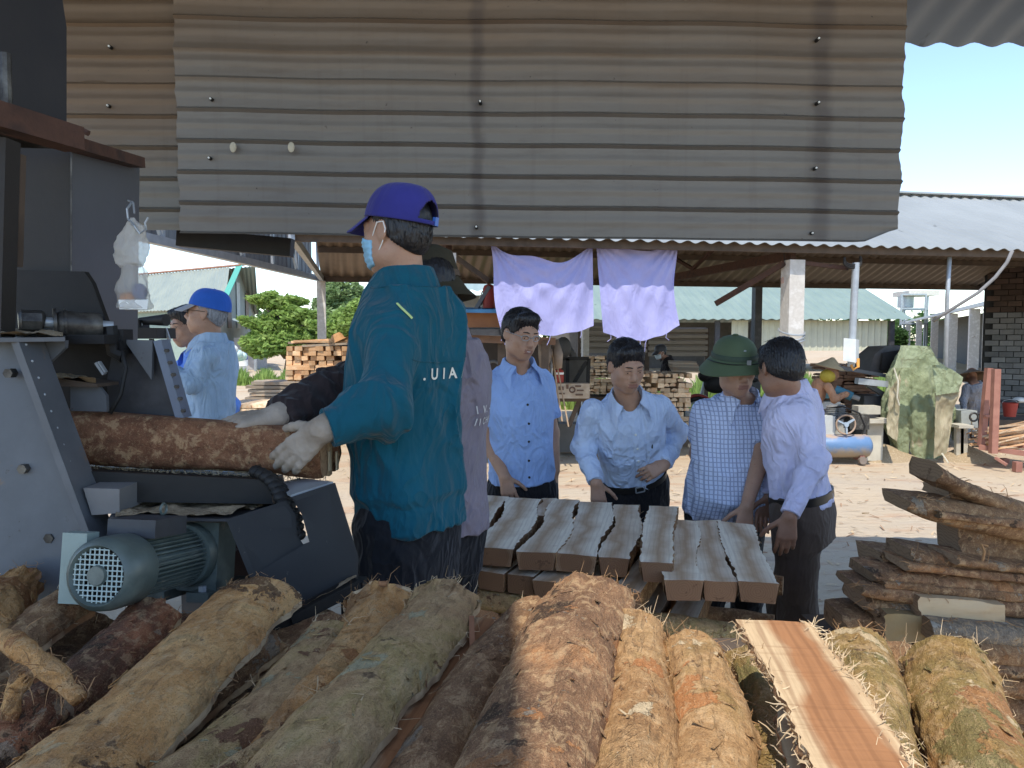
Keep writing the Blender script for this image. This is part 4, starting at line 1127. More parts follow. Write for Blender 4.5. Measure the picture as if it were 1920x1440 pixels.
# ================================================================== TIMBER SLABS
def slab(label, far, near, zf, zn, w, h, m_, seed, group, ext=.35, rag=.02, wn=None, bend=0.0, fib=120, name='bark_slab', roll=0.0, lump=1.0, face=None, cat='slab', res=.006, flakes=30, prof=1.6, noff=0.0):
    A0, B0 = PZ(far[0], far[1], zf), PZ(near[0], near[1], zn)
    yd = nz(B0 - A0); L = np.linalg.norm(B0 - A0) + ext
    xd = nz(np.cross(yd, (0, 0, 1))); zd = np.cross(xd, yd)
    if roll:
        xd, zd = xd * math.cos(roll) + zd * math.sin(roll), zd * math.cos(roll) - xd * math.sin(roll)
    wn = wn or w
    nu = max(20, int(L / res)); nv = max(14, int((w + 2 * h) / res))
    u = np.linspace(0, 1, nu + 1)[:, None]; ph = np.linspace(-1, 1, nv + 1)[None, :]
    wd = w + (wn - w) * u
    sn = np.sin(ph * math.pi / 2)
    x = wd / 2 * np.sign(sn) * np.abs(sn) ** .95 * (1 + 0 * u)
    z = .82 * h * (np.maximum(0, 1 - np.abs(sn) ** (2.0)) ** (1 / prof) - 1) * (1 + 0 * u)
    y = L * u + 0 * ph
    x = x + bend * np.sin(math.pi * u) + .012 * np.sin(u * 7 + seed)
    Pn = np.stack([x, y, z], 2).reshape(-1, 3)
    n = np.stack([sn * .9 + 0 * u, 0 * y, np.sqrt(np.maximum(.05, 1 - sn ** 2)) + 0 * u], 2).reshape(-1, 3)
    n /= np.linalg.norm(n, axis=1)[:, None]
    so = seed * 3.7
    d = lump * (.008 * fbm(Pn * (7, 4, 7) + so, 3, seed) + .0040 * fbm(Pn * (30, 10, 30) + so, 4, seed + 1) + .0017 * fbm(Pn * (95, 40, 95) + so, 3, seed + 2))
    rid = np.abs(fbm(Pn * (38, 9, 38) + so + 5, 3, seed + 5)); d += lump * .0055 * (rid - .25)
    pe = fbm(Pn * (16, 6, 16) + so + 9, 4, seed + 11); d -= .0028 * (np.clip((pe - .16) / .05, 0, 1))
    Q = Pn + n * d[:, None]
    Q = Q.reshape(nu + 1, nv + 1, 3)
    # ragged far end and ragged edges
    e = 1.2 * fbm(np.stack([ph[0] * 6 + so, ph[0] * 0, ph[0] * 0 + seed], 1), 4, seed + 7) + .7 * np.abs(fbm(np.stack([ph[0] * 24 + so, ph[0] * 0, ph[0] * 0 + seed], 1), 3, seed + 17))
    fall = np.exp(-np.linspace(0, L, nu + 1) / .06)[:, None]
    Q[:, :, 1] += rag * e[None, :] * fall
    Q[:, :, 2] += fall * (.35 * rag * e[None, :])
    ee = fbm(np.stack([np.linspace(0, L, nu + 1) * 22 + so, np.zeros(nu + 1), np.zeros(nu + 1)], 1), 4, seed + 9)
    Q[:, 0, 0] += .010 * ee; Q[:, -1, 0] -= .010 * ee[::-1]
    b = MB(); b.grid(Q)
    # flat sawn underside, two end faces
    lo = Q[:, [0, nv], :].copy(); lo[:, :, 2] -= .012
    b.grid(np.stack([Q[:, 0], lo[:, 0]], 1), mi=1); b.grid(np.stack([lo[:, 0], lo[:, 1]], 1), mi=1); b.grid(np.stack([lo[:, 1], Q[:, nv]], 1), mi=1)
    for k, rev in ((0, 0), (nu, 1)):
        ring = list(Q[k]) + [lo[k, 1], lo[k, 0]]
        b.add(ring, [tuple(range(len(ring)))[::-1] if not rev else tuple(range(len(ring)))], 1)
    fr = Matrix(((xd[0], yd[0], zd[0], A0[0]), (xd[1], yd[1], zd[1], A0[1]), (xd[2], yd[2], zd[2], A0[2] + noff), (0, 0, 0, 1)))
    o = b.build(name, [m_, face or WF_FRESH], label=label, cat=cat, group=group, smooth=180, frame=fr)
    rg = np.random.default_rng(seed)
    W3 = np.array([list(r) for r in fr])
    def tow(p): return W3[:3, :3] @ p + W3[:3, 3]
    if fib:
        fb = MB()
        for k in range(int(fib * .45)):
            if rg.random() < .62:
                i, j = rg.integers(nu + 1), (0 if rg.random() < .5 else nv)
                q = Q[i, j].copy(); side = -1 if j == 0 else 1
                dr = np.array((side * rg.uniform(.2, 1), rg.normal() * .7, rg.uniform(-.5, .5)))
            elif rg.random() < .8:
                j = rg.integers(nv + 1); q = Q[0, j].copy()
                dr = np.array((rg.normal() * .6, -rg.uniform(.3, 1), rg.uniform(-.2, .8)))
            else:
                i, j = rg.integers(nu + 1), rg.integers(nv + 1); q = Q[i, j].copy()
                dr = np.array((rg.normal(), rg.normal(), rg.uniform(.05, .5)))
            dr = nz(dr); l_ = abs(rg.normal()) * .0085 + .004
            c1 = rg.normal(size=3) * l_ * .4; c2 = rg.normal(size=3) * l_ * .6
            fb.tube([q, q + dr * l_ * .5 + c1, q + dr * l_ + c2], [.0007, .0005, .0002], 3, cap=False)
        fb.v = [tuple(tow(np.array(v)) - ORG[o.name] * 0) for v in fb.v]
        # child of a rotated object: keep local coordinates
        inv = np.linalg.inv(W3)
        fb.v = [tuple((inv @ np.array((*v, 1)))[:3] + ORG[o.name]) for v in fb.v]
        fo = fb.build('bark_fibre', FIBM[seed % 2], o, kind='stuff')
    if flakes:
        fk = MB()
        for k in range(flakes // 3):
            i, j = rg.integers(2, nu - 2), rg.integers(2, nv - 2)
            q = Q[i, j]; nn = n.reshape(nu + 1, nv + 1, 3)[i, j]
            a = rg.normal() * .8; t1 = np.array((math.sin(a), math.cos(a), 0)); t1 = nz(t1 - nn * np.dot(t1, nn)); t2 = np.cross(nn, t1)
            l_, s_ = rg.uniform(.008, .035), rg.uniform(.003, .012)
            lift = rg.uniform(.001, .006)
            G_ = np.array([[q + t1 * l_ * (s - .3) + t2 * s_ * (c - .5) * (1 - .5 * s) + nn * (.001 + lift * s * s) for c in (0, 1)] for s in (0, .5, 1)])
            fk.sheet(G_, nn * -.0012)
        fk.v = [tuple(np.array(v) + ORG[o.name]) for v in fk.v]
        fk.build('bark_flake', m_, o, kind='stuff')
    return o
FIBM = [PALE_FIB, mat('brown_fibre', (.38, .22, .10), (.28, .15, .07), rough=.9, bump=0)]
FG = 'bark slabs lying in the foreground'
slab('broad ochre bark slab running from the chute to the lower left corner', (497, 1082), (60, 1440), 1.22, 1.20, .155, .055, BK_OCHRE, 1, FG, wn=.15, rag=.03, fib=220, flakes=90)
slab('narrow lichen green slab with red brown patches beside the broad ochre one', (640, 1160), (300, 1440), 1.185, 1.17, .115, .05, BK_GREEN, 2, FG, bend=-.01, fib=160, rag=.02, lump=1.25, flakes=60)
slab('short slab with a torn reddish end under the greenish slab', (722, 1088), (560, 1330), 1.20, 1.165, .135, .05, BK_OCHRE, 3, FG, rag=.05, ext=.3, fib=220, flakes=60)
slab('long grey green slab with a frayed end pointing at the pile of planks', (828, 1080), (530, 1440), 1.235, 1.225, .13, .06, BK_GREEN, 4, FG, wn=.14, rag=.05, fib=260, flakes=90)
slab('thin curled strip of bark between the two green slabs', (640, 1290), (430, 1440), 1.195, 1.19, .045, .03, BK_GREEN, 5, FG, fib=60, flakes=20)
slab('dark slab with a smooth grey flank half under the shaggy dark one', (1000, 1118), (760, 1440), 1.215, 1.185, .10, .05, BK_BROWN, 6, FG, fib=80, rag=.02, flakes=40)
slab('widest slab with shaggy dark brown bark in the middle of the heap', (1118, 1072), (935, 1440), 1.265, 1.235, .165, .065, BK_DARK, 7, FG, rag=.03, wn=.165, fib=240, flakes=110, lump=1.2)
slab('pale tan slab speckled with light scars right of the dark one', (1205, 1142), (1150, 1440), 1.225, 1.215, .10, .045, BK_TAN, 8, FG, rag=.02, wn=.115, fib=150, flakes=70)
slab('ochre slab with a splintered tip between the tan slab and the sawn plank', (1298, 1180), (1335, 1440), 1.21, 1.205, .105, .045, BK_TAN, 9, FG, rag=.06, wn=.125, fib=240, flakes=70)
slab('low olive offcut with frayed edges under the sawn plank', (1400, 1215), (1475, 1440), 1.165, 1.155, .07, .035, BK_OLIVE, 10, FG, rag=.03, fib=160, flakes=40)
slab('rounded olive slab tucked behind the sawn plank', (1592, 1172), (1690, 1440), 1.215, 1.205, .115, .055, BK_OLIVE, 11, FG, rag=.012, fib=160, flakes=60)
slab('olive slab with pale peeled patches nearest the right edge', (1768, 1190), (1915, 1440), 1.21, 1.20, .135, .06, BK_OLIVE, 12, FG, rag=.03, wn=.135, fib=200, flakes=80)
# left heap
slab('stubby ochre slab with orange peeled bark against the machine side plate', (45, 1055), (-60, 1180), 1.21, 1.19, .10, .06, BK_OCHRE, 13, FG, rag=.04, lump=1.6, fib=120, flakes=60)
slab('grey brown gnarled slab below the motor fan guard', (160, 1100), (-60, 1215), 1.19, 1.17, .10, .05, BK_BROWN, 14, FG, rag=.03, lump=1.8, fib=140, flakes=60)
slab('dark red scaly slab running under the broad ochre one', (290, 1120), (40, 1320), 1.185, 1.155, .115, .05, BK_RED, 15, FG, rag=.02, lump=1.4, fib=140, flakes=80)
slab('low red brown slab in the lower left gap', (70, 1262), (-80, 1440), 1.10, 1.09, .13, .05, BK_RED, 16, FG, rag=.03, lump=1.4, fib=120, flakes=60)
slab('dark slab buried under the left corner of the heap', (200, 1230), (-20, 1420), 1.12, 1.09, .12, .05, BK_DARK, 17, FG, fib=80, flakes=40)
slab('rough dark slab low between the broad ochre and green slabs', (470, 1170), (160, 1440), 1.15, 1.12, .12, .05, BK_BROWN, 18, FG, fib=120, flakes=40)
slab('brown slab lying deep between the green slabs', (620, 1270), (420, 1440), 1.13, 1.11, .10, .04, BK_DARK, 19, FG, fib=80, flakes=30)
# more of the heap beneath (seen through the gaps)
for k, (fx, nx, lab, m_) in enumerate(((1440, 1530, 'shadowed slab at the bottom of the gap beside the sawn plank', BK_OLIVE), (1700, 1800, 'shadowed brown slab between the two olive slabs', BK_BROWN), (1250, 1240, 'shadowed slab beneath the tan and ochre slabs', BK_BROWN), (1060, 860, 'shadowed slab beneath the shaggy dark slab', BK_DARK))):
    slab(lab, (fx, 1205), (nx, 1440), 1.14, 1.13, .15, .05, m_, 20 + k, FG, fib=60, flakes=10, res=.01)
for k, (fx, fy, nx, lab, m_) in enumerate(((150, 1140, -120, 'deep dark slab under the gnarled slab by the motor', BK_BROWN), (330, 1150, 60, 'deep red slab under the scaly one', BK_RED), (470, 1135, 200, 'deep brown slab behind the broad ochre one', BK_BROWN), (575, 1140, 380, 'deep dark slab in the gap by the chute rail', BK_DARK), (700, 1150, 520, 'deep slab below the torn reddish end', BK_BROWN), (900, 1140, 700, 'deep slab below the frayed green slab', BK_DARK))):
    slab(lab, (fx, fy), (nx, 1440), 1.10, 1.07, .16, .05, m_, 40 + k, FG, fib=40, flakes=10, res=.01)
def branch(label, pts, r, m_, seed):
    pp = [PZ(x, y, z) for x, y, z in pts]
    t = np.linspace(0, len(pp) - 1, 28); pp = np.array(pp)
    q = np.stack([np.interp(t, np.arange(len(pp)), pp[:, c]) for c in range(3)], 1)
    b = MB(); b.tube(q, [r * (1 + .14 * math.sin(i * .6 + seed)) * (.55 + .45 * math.sin(math.pi * (i + 4) / (len(q) + 7))) for i in range(len(q))], 14)
    V = np.array(b.v); V += .005 * fbm(V * 60, 4, seed)[:, None] * np.array((.6, .3, 1)); b.v = [tuple(v) for v in V]
    o = b.build('bark_strip', m_, label=label, cat='bark strip', group=FG, smooth=180)
    fb = MB(); rg = np.random.default_rng(seed)
    for k in range(60):
        p = q[rg.integers(len(q))] + rg.normal(size=3) * r * .5; d = rg.normal(size=3) * .009
        fb.tube([p, p + d + (0, 0, .006), p + d * 1.8], [.0009, .0007, .0003], 3, cap=False)
    fb.build('bark_fibre', FIBM[1], o, kind='stuff')
branch('twisted bark strip bending across the lower left heap', [(-40, 1170, 1.24), (40, 1215, 1.235), (95, 1255, 1.22), (150, 1310, 1.19)], .016, BK_OCHRE, 3)
branch('frayed loop of bark at the lower left edge', [(95, 1250, 1.225), (50, 1255, 1.21), (25, 1300, 1.18), (20, 1350, 1.15)], .014, BK_OCHRE, 6)

# sawn plank lying on the slabs, with a live edge
def plank(label, corners, z, th, m_, seed, group, name='sawn_plank', cat='plank', barkm=BK_DARK, wob=.012, zs=None, endm=None, hairy=0, nxv=10, nyv=40, wob2=None):
    """corners in the picture: far-left, far-right, near-right, near-left, lying at height z"""
    zs = zs or (z,) * 4
    c = [PZ(x, y, zz_) for (x, y), zz_ in zip(corners, zs)]
    o0 = sum(c) / 4
    yd = nz((c[3] + c[2]) / 2 - (c[0] + c[1]) / 2); xd = nz(np.cross(yd, (0, 0, 1))); zd = np.cross(xd, yd)
    rg = np.random.default_rng(seed)
    loc = [np.array((np.dot(q - o0, xd), np.dot(q - o0, yd), 0)) for q in c]
    if loc[0][0] > loc[1][0]: loc = [loc[1], loc[0], loc[3], loc[2]]
    A = np.zeros((nyv + 1, nxv + 1, 3))
    p1, p2 = rg.uniform(0, 6, 2)
    wob2 = wob if wob2 is None else wob2
    for i in range(nyv + 1):
        v = i / nyv
        env = math.sin(math.pi * min(1, v * 1.0)) ** .5 if 0 < v < 1 else 0
        sL = wob * (math.sin(v * 7 + p1) - math.sin(p1) * (1 - v) - math.sin(7 + p1) * v) + .004 * float(vn(np.array([[v * 40, seed, 0]]))[0])
        sR = wob2 * (math.sin(v * 7 + p1 + .5) - math.sin(p1 + .5) * (1 - v) - math.sin(7.5 + p1) * v) + .004 * float(vn(np.array([[v * 40, seed, 9]]))[0])
        l = loc[0] * (1 - v) + loc[3] * v; r = loc[1] * (1 - v) + loc[2] * v
        l = l + (sL, 0, 0); r = r + (sR, 0, 0)
        for j in range(nxv + 1):
            A[i, j] = l + (r - l) * j / nxv
    A[:, :, 2] += .0025 * fbm(A.reshape(-1, 3) * (20, 4, 1) + seed, 3, seed).reshape(A.shape[:2])
    b = MB(); b.grid(A, mi=0)
    ins = .010
    lo = A[:, [0, nxv]].copy(); lo[:, :, 2] -= th; lo[:, 0, 0] += ins; lo[:, 1, 0] -= ins
    for (up, dn, fl) in ((A[:, 0], lo[:, 0], 1), (A[:, nxv], lo[:, 1], 0)):
        M_ = np.stack([up, (up + dn) / 2 + np.array((-.006 if fl else .006, 0, 0)), dn], 1)
        k = fbm(M_.reshape(-1, 3) * (60, 40, 60) + seed, 3, seed + 3).reshape(M_.shape[:2])
        M_[:, 1, 0] += .012 * k[:, 1]; M_[:, 2, 0] += .008 * k[:, 2]
        b.grid(M_ if fl else M_[:, ::-1], mi=1)
    b.grid(lo, mi=1)
    for k, rev in ((0, 0), (nyv, 1)):
        ring = list(A[k]) + [lo[k, 1], lo[k, 0]]
        b.add(ring, [tuple(range(len(ring)))[::-1] if rev else tuple(range(len(ring)))], 2)
    fr = Matrix(((xd[0], yd[0], zd[0], o0[0]), (xd[1], yd[1], zd[1], o0[1]), (xd[2], yd[2], zd[2], o0[2]), (0, 0, 0, 1)))
    o = b.build(name, [m_, barkm, endm or EG], label=label, cat=cat, group=group, smooth=30, frame=fr)
    if hairy:
        fb = MB()
        for k in range(hairy):
            i = rg.integers(nyv + 1); sd = 0 if rg.random() < .75 else nxv
            q = A[i, sd] * .7 + lo[i, 0 if sd == 0 else 1] * .3
            s_ = -1 if sd == 0 else 1
            pts = [q]; d = np.array((s_ * rg.uniform(.3, 1), rg.normal() * .7, rg.normal() * .5))
            l_ = rg.uniform(.006, .028)
            for s in range(3):
                d = nz(d + rg.normal(size=3) * .7); pts.append(pts[-1] + d * l_ * .4)
            fb.tube(pts, [.0011, .001, .0008, .0004], 3, cap=False)
        fb.v = [tuple(np.array(v) + ORG[o.name]) for v in fb.v]
        fb.build('wood_fibre', PALE_FIB, o, kind='stuff')
    return o
plank('fresh cream sawn plank with a red brown heart lying on the bark slabs', [(1384, 1163), (1524, 1166), (1745, 1500), (1552, 1500)], 1.265, .022, WF_FRESH, 3, FG, hairy=520, wob=.004)
plank('cream sawn face of a half buried board under the plank edge', [(1462, 1315), (1500, 1318), (1560, 1500), (1480, 1500)], 1.20, .02, WF_FRESH, 5, FG, hairy=120, wob=.004, nyv=14)
plank('orange sawn board in the gap beside the grey green slab', [(880, 1156), (946, 1162), (760, 1500), (640, 1500)], 1.16, .02, WF_FRESH, 6, FG, hairy=120, wob=.004)
MB().bar(PZ(884, 1160, 1.19), PZ(886, 1232, 1.165), .009, .012).build('wood_batten', mat('red_brown_batten', (.32, .15, .08)), label='thin red brown batten lying on the orange board', cat='batten', group=FG)
# supports under the foreground heap
b = MB(); b.box((0, 1.2, .54), (3.6, .1, .06)); b.box((0, .75, .54), (3.6, .1, .06))
tr = thing('log_rack', 'hidden timber trestle carrying the foreground bark slabs', 'rack', (0, 1.0, 0))
MB().box((-.45, 1.25, 1.02), (2.5, .1, .10)).build('bearer', DARKW, tr); MB().box((-.45, .75, 1.02), (2.5, .1, .10)).build('bearer', DARKW, tr)
MB().box((-.45, 1.1, .96), (2.5, 1.4, .015)).build('deck', DARKW, tr)
for x in (-1.6, -.45, .7):
    for y in (.75, 1.25): MB().box((x, y, .475), (.1, .1, .95)).build('leg', DARKW, tr)

# ================================================================== PILE OF SAWN PLANKS
PG = 'planks laid side by side on top of the timber pile'
PZ0 = .93
tops = [  # far-left, far-right, near-right, near-left in the picture
 ([(880, 928), (912, 928), (888, 1024), (858, 1022)], 'weathered plank end showing behind the workers at the pile edge'),
 ([(911, 928), (953, 931), (960, 1030), (891, 1026)], 'wide grey plank that the man with glasses touches'),
 ([(960, 934), (1012, 936), (955, 1030), (893, 1028)], 'curved grey plank with a wavy bark edge next to the glasses man'),
 ([(1018, 934), (1041, 934), (1042, 1034), (970, 1032)], 'narrow forked looking plank with pale grain'),
 ([(1058, 937), (1085, 937), (1040, 1036), (972, 1034)], 'plank that widens towards the viewer beside the forked one'),
 ([(1087, 940), (1144, 942), (1116, 1044), (1042, 1036)], 'S shaped plank under the fingers of the long sleeved man'),
 ([(1153, 946), (1196, 947), (1176, 1048), (1126, 1044)], 'slim curving plank left of the short raised board'),
 ([(1220, 948), (1268, 950), (1258, 1056), (1203, 1053)], 'raised straight grained board with a rough bark edge'),
 ([(1266, 974), (1300, 976), (1317, 1089), (1248, 1087)], 'plank with a red brown oval heart figure'),
 ([(1302, 976), (1348, 975), (1381, 1092), (1320, 1088)], 'plank with pale edges and a central dark heart streak'),
 ([(1347, 976), (1410, 984), (1455, 1094), (1387, 1089)], 'broad end plank that the helmeted man rests his hand on'),
]
tops[3] = ([(1018, 934), (1041, 934), (1036, 968), (1008, 966)], 'narrow stub of a forked plank with pale grain')
tops[2] = ([(955, 932), (1012, 936), (958, 1030), (891, 1026)], 'curved grey plank with a wavy bark edge near the lilac shirted worker')
tops[1] = ([(905, 928), (950, 931), (886, 1026), (852, 1022)], 'pale grey plank that the man with glasses touches')
tops[0] = ([(868, 928), (896, 928), (846, 1022), (812, 1020)], 'weathered plank half hidden behind the workers')
tops[4] = ([(1042, 936), (1085, 937), (1040, 1036), (972, 1034)], 'plank that widens towards the viewer beside the forked stub')
for k, (c, lab) in enumerate(tops):
    c = [(c[0][0] - 3, c[0][1]), (c[1][0] + 3, c[1][1]), (c[2][0] + 4, c[2][1]), (c[3][0] - 4, c[3][1])]
    z = PZ0 + (.035 if k == 7 else 0) + (.004, .0, .007, .002, .009, .003)[k % 6]
    plank(lab, c, z, .064, WF_GREY, 30 + k, PG, wob=.015 if k not in (7, 10, 1) else .005, barkm=BK_BROWN, hairy=50 if k in (3, 7, 9) else 16)
eV = nz(np.array((.955, -.30, 0))); nV = np.array((.30, .955, 0))
p0 = PZ(880, 1030, PZ0); p1 = PZ(1452, 1096, PZ0)
eV = nz(p1 - p0); nV = np.array((-eV[1], eV[0], 0)); Lp = np.linalg.norm(p1 - p0)
def block(label, s, z, w_, h_, l_, back, m_, grp, seed, dark=BK_BROWN):
    """block running back from the pile front at distance s along it"""
    b = MB(); rg = np.random.default_rng(seed)
    j = rg.uniform(-.006, .006, 8)
    b.hexa([(-w_ / 2 + j[0], 0, -h_), (w_ / 2 + j[1], 0, -h_ + j[7]), (w_ / 2 - .01, l_, -h_), (-w_ / 2 + .01, l_, -h_), (-w_ / 2 + j[2], j[3], j[6]), (w_ / 2 + j[4], j[5], 0), (w_ / 2 - .01, l_, 0), (-w_ / 2 + .01, l_, 0)])
    b.m = [1, 0, 2, 1, 2, 1]
    o = p0 + eV * s + nV * back
    fr = Matrix(((eV[0], nV[0], 0, o[0]), (eV[1], nV[1], 0, o[1]), (0, 0, 1, z), (0, 0, 0, 1)))
    return b.build('timber_block', [m_, dark, EG], label=label, cat='timber', group=grp, smooth=0, frame=fr)
rg_ = np.random.default_rng(5)
ORDN = ['first', 'second', 'third', 'fourth', 'fifth', 'sixth', 'seventh', 'eighth', 'ninth', 'tenth']
def layer(z, h_, n, lay, start=-.42, off=0.0):
    s = start
    for k in range(n):
        w_ = rg_.uniform(.075, .115)
        block(f'squared timber end, {ORDN[k]} from the workers in the {lay} row of blocks under the planks', s + w_ / 2, z, w_, h_ - rg_.uniform(0, .012), .75, rg_.uniform(-.02, .02) + off, WF_GREY, f'blocks in the {lay} row of the timber pile', 50 + k + int(z * 100))
        s += w_ + rg_.uniform(.012, .05)
def cross(label, z, h_, off, m_, x0=-.5, ex=.05, seed=1):
    a_ = p0 + eV * x0 + nV * off; b_ = p0 + eV * (Lp + ex) + nV * off
    n = 40; A = []
    for i in range(n + 1):
        c = a_ + (b_ - a_) * i / n
        A.append([(c[0] + nV[0] * .05 * math.cos(t), c[1] + nV[1] * .05 * math.cos(t), z - h_ / 2 + h_ / 2 * math.sin(t)) for t in np.linspace(0, 2 * math.pi, 16, endpoint=False)])
    A = np.array(A); k = fbm(A.reshape(-1, 3) * (20, 20, 45), 4, seed).reshape(A.shape[:2]); cen = A.mean(1, keepdims=True); A += (A - cen) * k[:, :, None] * .22
    b = MB(); b.grid(A, cv=True); b.add(A[-1], [tuple(range(16))], 1); b.add(A[0], [tuple(range(15, -1, -1))], 1)
    b.build('cross_log', [m_, EG], label=label, cat='log', group='bark covered cross logs of the timber pile', smooth=60)
layer(PZ0 - .076, .07, 9, 'upper')
cross('mossy bark covered cross log just below the upper row of blocks', PZ0 - .150, .075, .03, BK_GREEN, ex=.02, seed=2)
cross('rear cross log under the upper row of blocks', PZ0 - .150, .075, .6, BK_BROWN, ex=.0, seed=3)
layer(PZ0 - .228, .075, 9, 'middle', start=-.36)
cross('dark cross log under the middle row of blocks', PZ0 - .306, .075, .03, BK_BROWN, ex=-.03, seed=4)
cross('rear cross log under the middle row of blocks', PZ0 - .306, .075, .6, BK_BROWN, ex=-.03, seed=5)
layer(PZ0 - .384, .075, 9, 'lower', start=-.40)
cross('lowest front cross log of the timber pile', PZ0 - .462, .08, .03, BK_BROWN, ex=-.03, seed=6)
cross('lowest rear cross log of the timber pile', PZ0 - .462, .08, .6, BK_BROWN, ex=-.03, seed=7)
layer(PZ0 - .545, .09, 9, 'bottom', start=-.40)
for k, s in enumerate((-.3, .35, .95)):
    q = p0 + eV * s + nV * .35
    MB().box((q[0], q[1], (PZ0 - .64) / 2), (.22, .7, PZ0 - .64), math.atan2(eV[1], eV[0])).build('bearer', DARKW, label=['bearer block under the worker side of the pile', 'bearer block under the middle of the pile', 'bearer block under the outer end of the pile'][k], cat='bearer', group='bearers under the timber pile')

# ================================================================== DARK SLAB STACK ON THE RIGHT
RG = 'rough slabs stacked at the right'
def rslab(label, left, top, bot, rx, rtop, rbot, D, m_, seed, skew=.10, curl=0.0, fib=60, face=None, roundness=.035, tip=0):
    n = 70; A = []
    for i in range(n + 1):
        t = i / n; px = left + (rx - left) * t
        yt = top + (rtop - top) * t - curl * (1 - t) ** 4; yb = bot + (rbot - bot) * t - curl * .8 * (1 - t) ** 4
        Dd = D + skew * t
        if tip and t < .12: yt += (bot - top) * .35 * (1 - t / .12) ** 1.5 * tip; yb -= (bot - top) * .35 * (1 - t / .12) ** 1.5 * (1 - tip)
        a_, b_ = P(px, yt, Dd), P(px, yb, Dd)
        row = []
        for j in range(11):
            s = j / 10; q = a_ * (1 - s) + b_ * s
            q[1] -= roundness * max(0, 1 - (2 * s - 1) ** 2) ** .6
            row.append(q)
        for s in (1, .5, 0):
            q = a_ * (1 - s) + b_ * s; q[1] += .14; row.append(q)
        A.append(row)
    A = np.array(A)
    k = fbm(A.reshape(-1, 3) * (12, 30, 48) + seed * 2.3, 5, seed).reshape(A.shape[:2])
    A[:, :11, 1] += .008 * k[:, :11]; A[:, :, 2] += .005 * k
    e = fbm(np.stack([np.arange(A.shape[1]) * .9, np.full(A.shape[1], seed), np.zeros(A.shape[1])], 1), 3, seed)
    A[:6, :, 0] += .016 * e[None, :] * np.linspace(1, 0, 6)[:, None]
    b = MB(); b.grid(A, cv=True); m = A.shape[1]
    b.add(A[0], [tuple(range(m))], 1); b.add(A[-1], [tuple(range(m - 1, -1, -1))], 1)
    o = b.build('rough_slab', [m_, face or EG], label=label, cat='slab', group=RG, smooth=60)
    if fib:
        fb = MB(); rg = np.random.default_rng(seed)
        for q_ in range(int(fib * .4)):
            i, j = rg.integers(0, n // 2), rg.choice([0, 0, 10, 5])
            q = A[i, j]; d = rg.normal(size=3) * (.014, .007, .009)
            fb.tube([q, q + d + (0, -.006, .004), q + d * 1.7], [.0012, .001, .0005], 3, cap=False)
        fb.build('bark_fibre', FIBM[1], o, kind='stuff')
    return o
rslab('topmost dark slab with an upturned end at the right', 1750, 905, 932, 2090, 985, 1040, 2.35, BK_BROWN, 61, curl=38, roundness=.045)
rslab('grey slab wedged below the upturned one', 1772, 918, 935, 2090, 985, 1015, 2.42, BK_BROWN, 62, fib=20)
rslab('long dark slab jutting furthest out near the top of the right stack', 1697, 930, 966, 2090, 980, 1060, 2.3, BK_BROWN, 63, tip=.2)
rslab('dark squared timber below the jutting slab', 1798, 988, 1042, 2090, 1040, 1110, 2.36, BK_BROWN, 64, roundness=.006)
rslab('thin slab with a straight sawn edge in the middle of the right stack', 1706, 1030, 1056, 2090, 1090, 1110, 2.3, BK_BROWN, 65, roundness=.02)
rslab('short dark slab end behind the thin one', 1646, 1034, 1068, 1990, 1075, 1110, 2.42, BK_BROWN, 66)
rslab('dark slab with a pointed end above the frayed bark', 1632, 1062, 1090, 2090, 1105, 1150, 2.3, BK_DARK, 67, tip=.8)
rslab('slab draped with torn bark at the left of the right stack', 1607, 1090, 1118, 2000, 1128, 1170, 2.27, BK_DARK, 68, fib=260, tip=.5)
rslab('thin dark slab under the torn bark', 1620, 1120, 1142, 1980, 1140, 1180, 2.3, BK_BROWN, 69, fib=120)
rslab('large frayed slab end at the outer foot of the right stack', 1577, 1148, 1205, 1980, 1160, 1240, 2.3, BK_BROWN, 70, fib=160, tip=.3)
rslab('cream sawn plank face showing in the right stack', 1722, 1118, 1190, 1884, 1134, 1172, 2.24, mat('cream_weathered_face', (.50, .38, .23), (.40, .27, .15), sc=5, stretch=(.3, 1, 3)), 71, roundness=.002, fib=10, skew=.03)
rslab('grey lichen covered slab below the cream plank', 1740, 1162, 1198, 2090, 1186, 1240, 2.2, bark('lichen_bark', [(.16, .13, .10), (.26, .22, .17), (.12, .09, .065)], [((.45, .43, .37), 12, .62)]), 72)
rslab('yellowish squared block end beside the frayed slab', 1662, 1150, 1206, 1744, 1158, 1206, 2.22, mat('yellow_block_face', (.26, .19, .09), (.2, .14, .07), sc=6), 73, roundness=.002, fib=0, skew=.02)
for k, (l_, t_, b__, lab) in enumerate(((1826, 1200, 1240, 'reddish split slab low in the right stack'), (1846, 1236, 1262, 'dark slab under the split one'), (1840, 1262, 1300, 'frayed slab near the foot of the right stack'), (1700, 1205, 1250, 'shadowed slab under the yellowish block'), (1640, 1210, 1262, 'lowest slab visible through the gap by the olive slab'), (1850, 1300, 1350, 'lower slab beside the olive slab'), (1860, 1350, 1420, 'bottom slab beside the olive slab'))):
    rslab(lab, l_, t_, b__, 2090, t_ + 18, b__ + 30, 2.2 if k < 3 else 2.28, BK_DARK if k % 2 else BK_BROWN, 80 + k, fib=60)
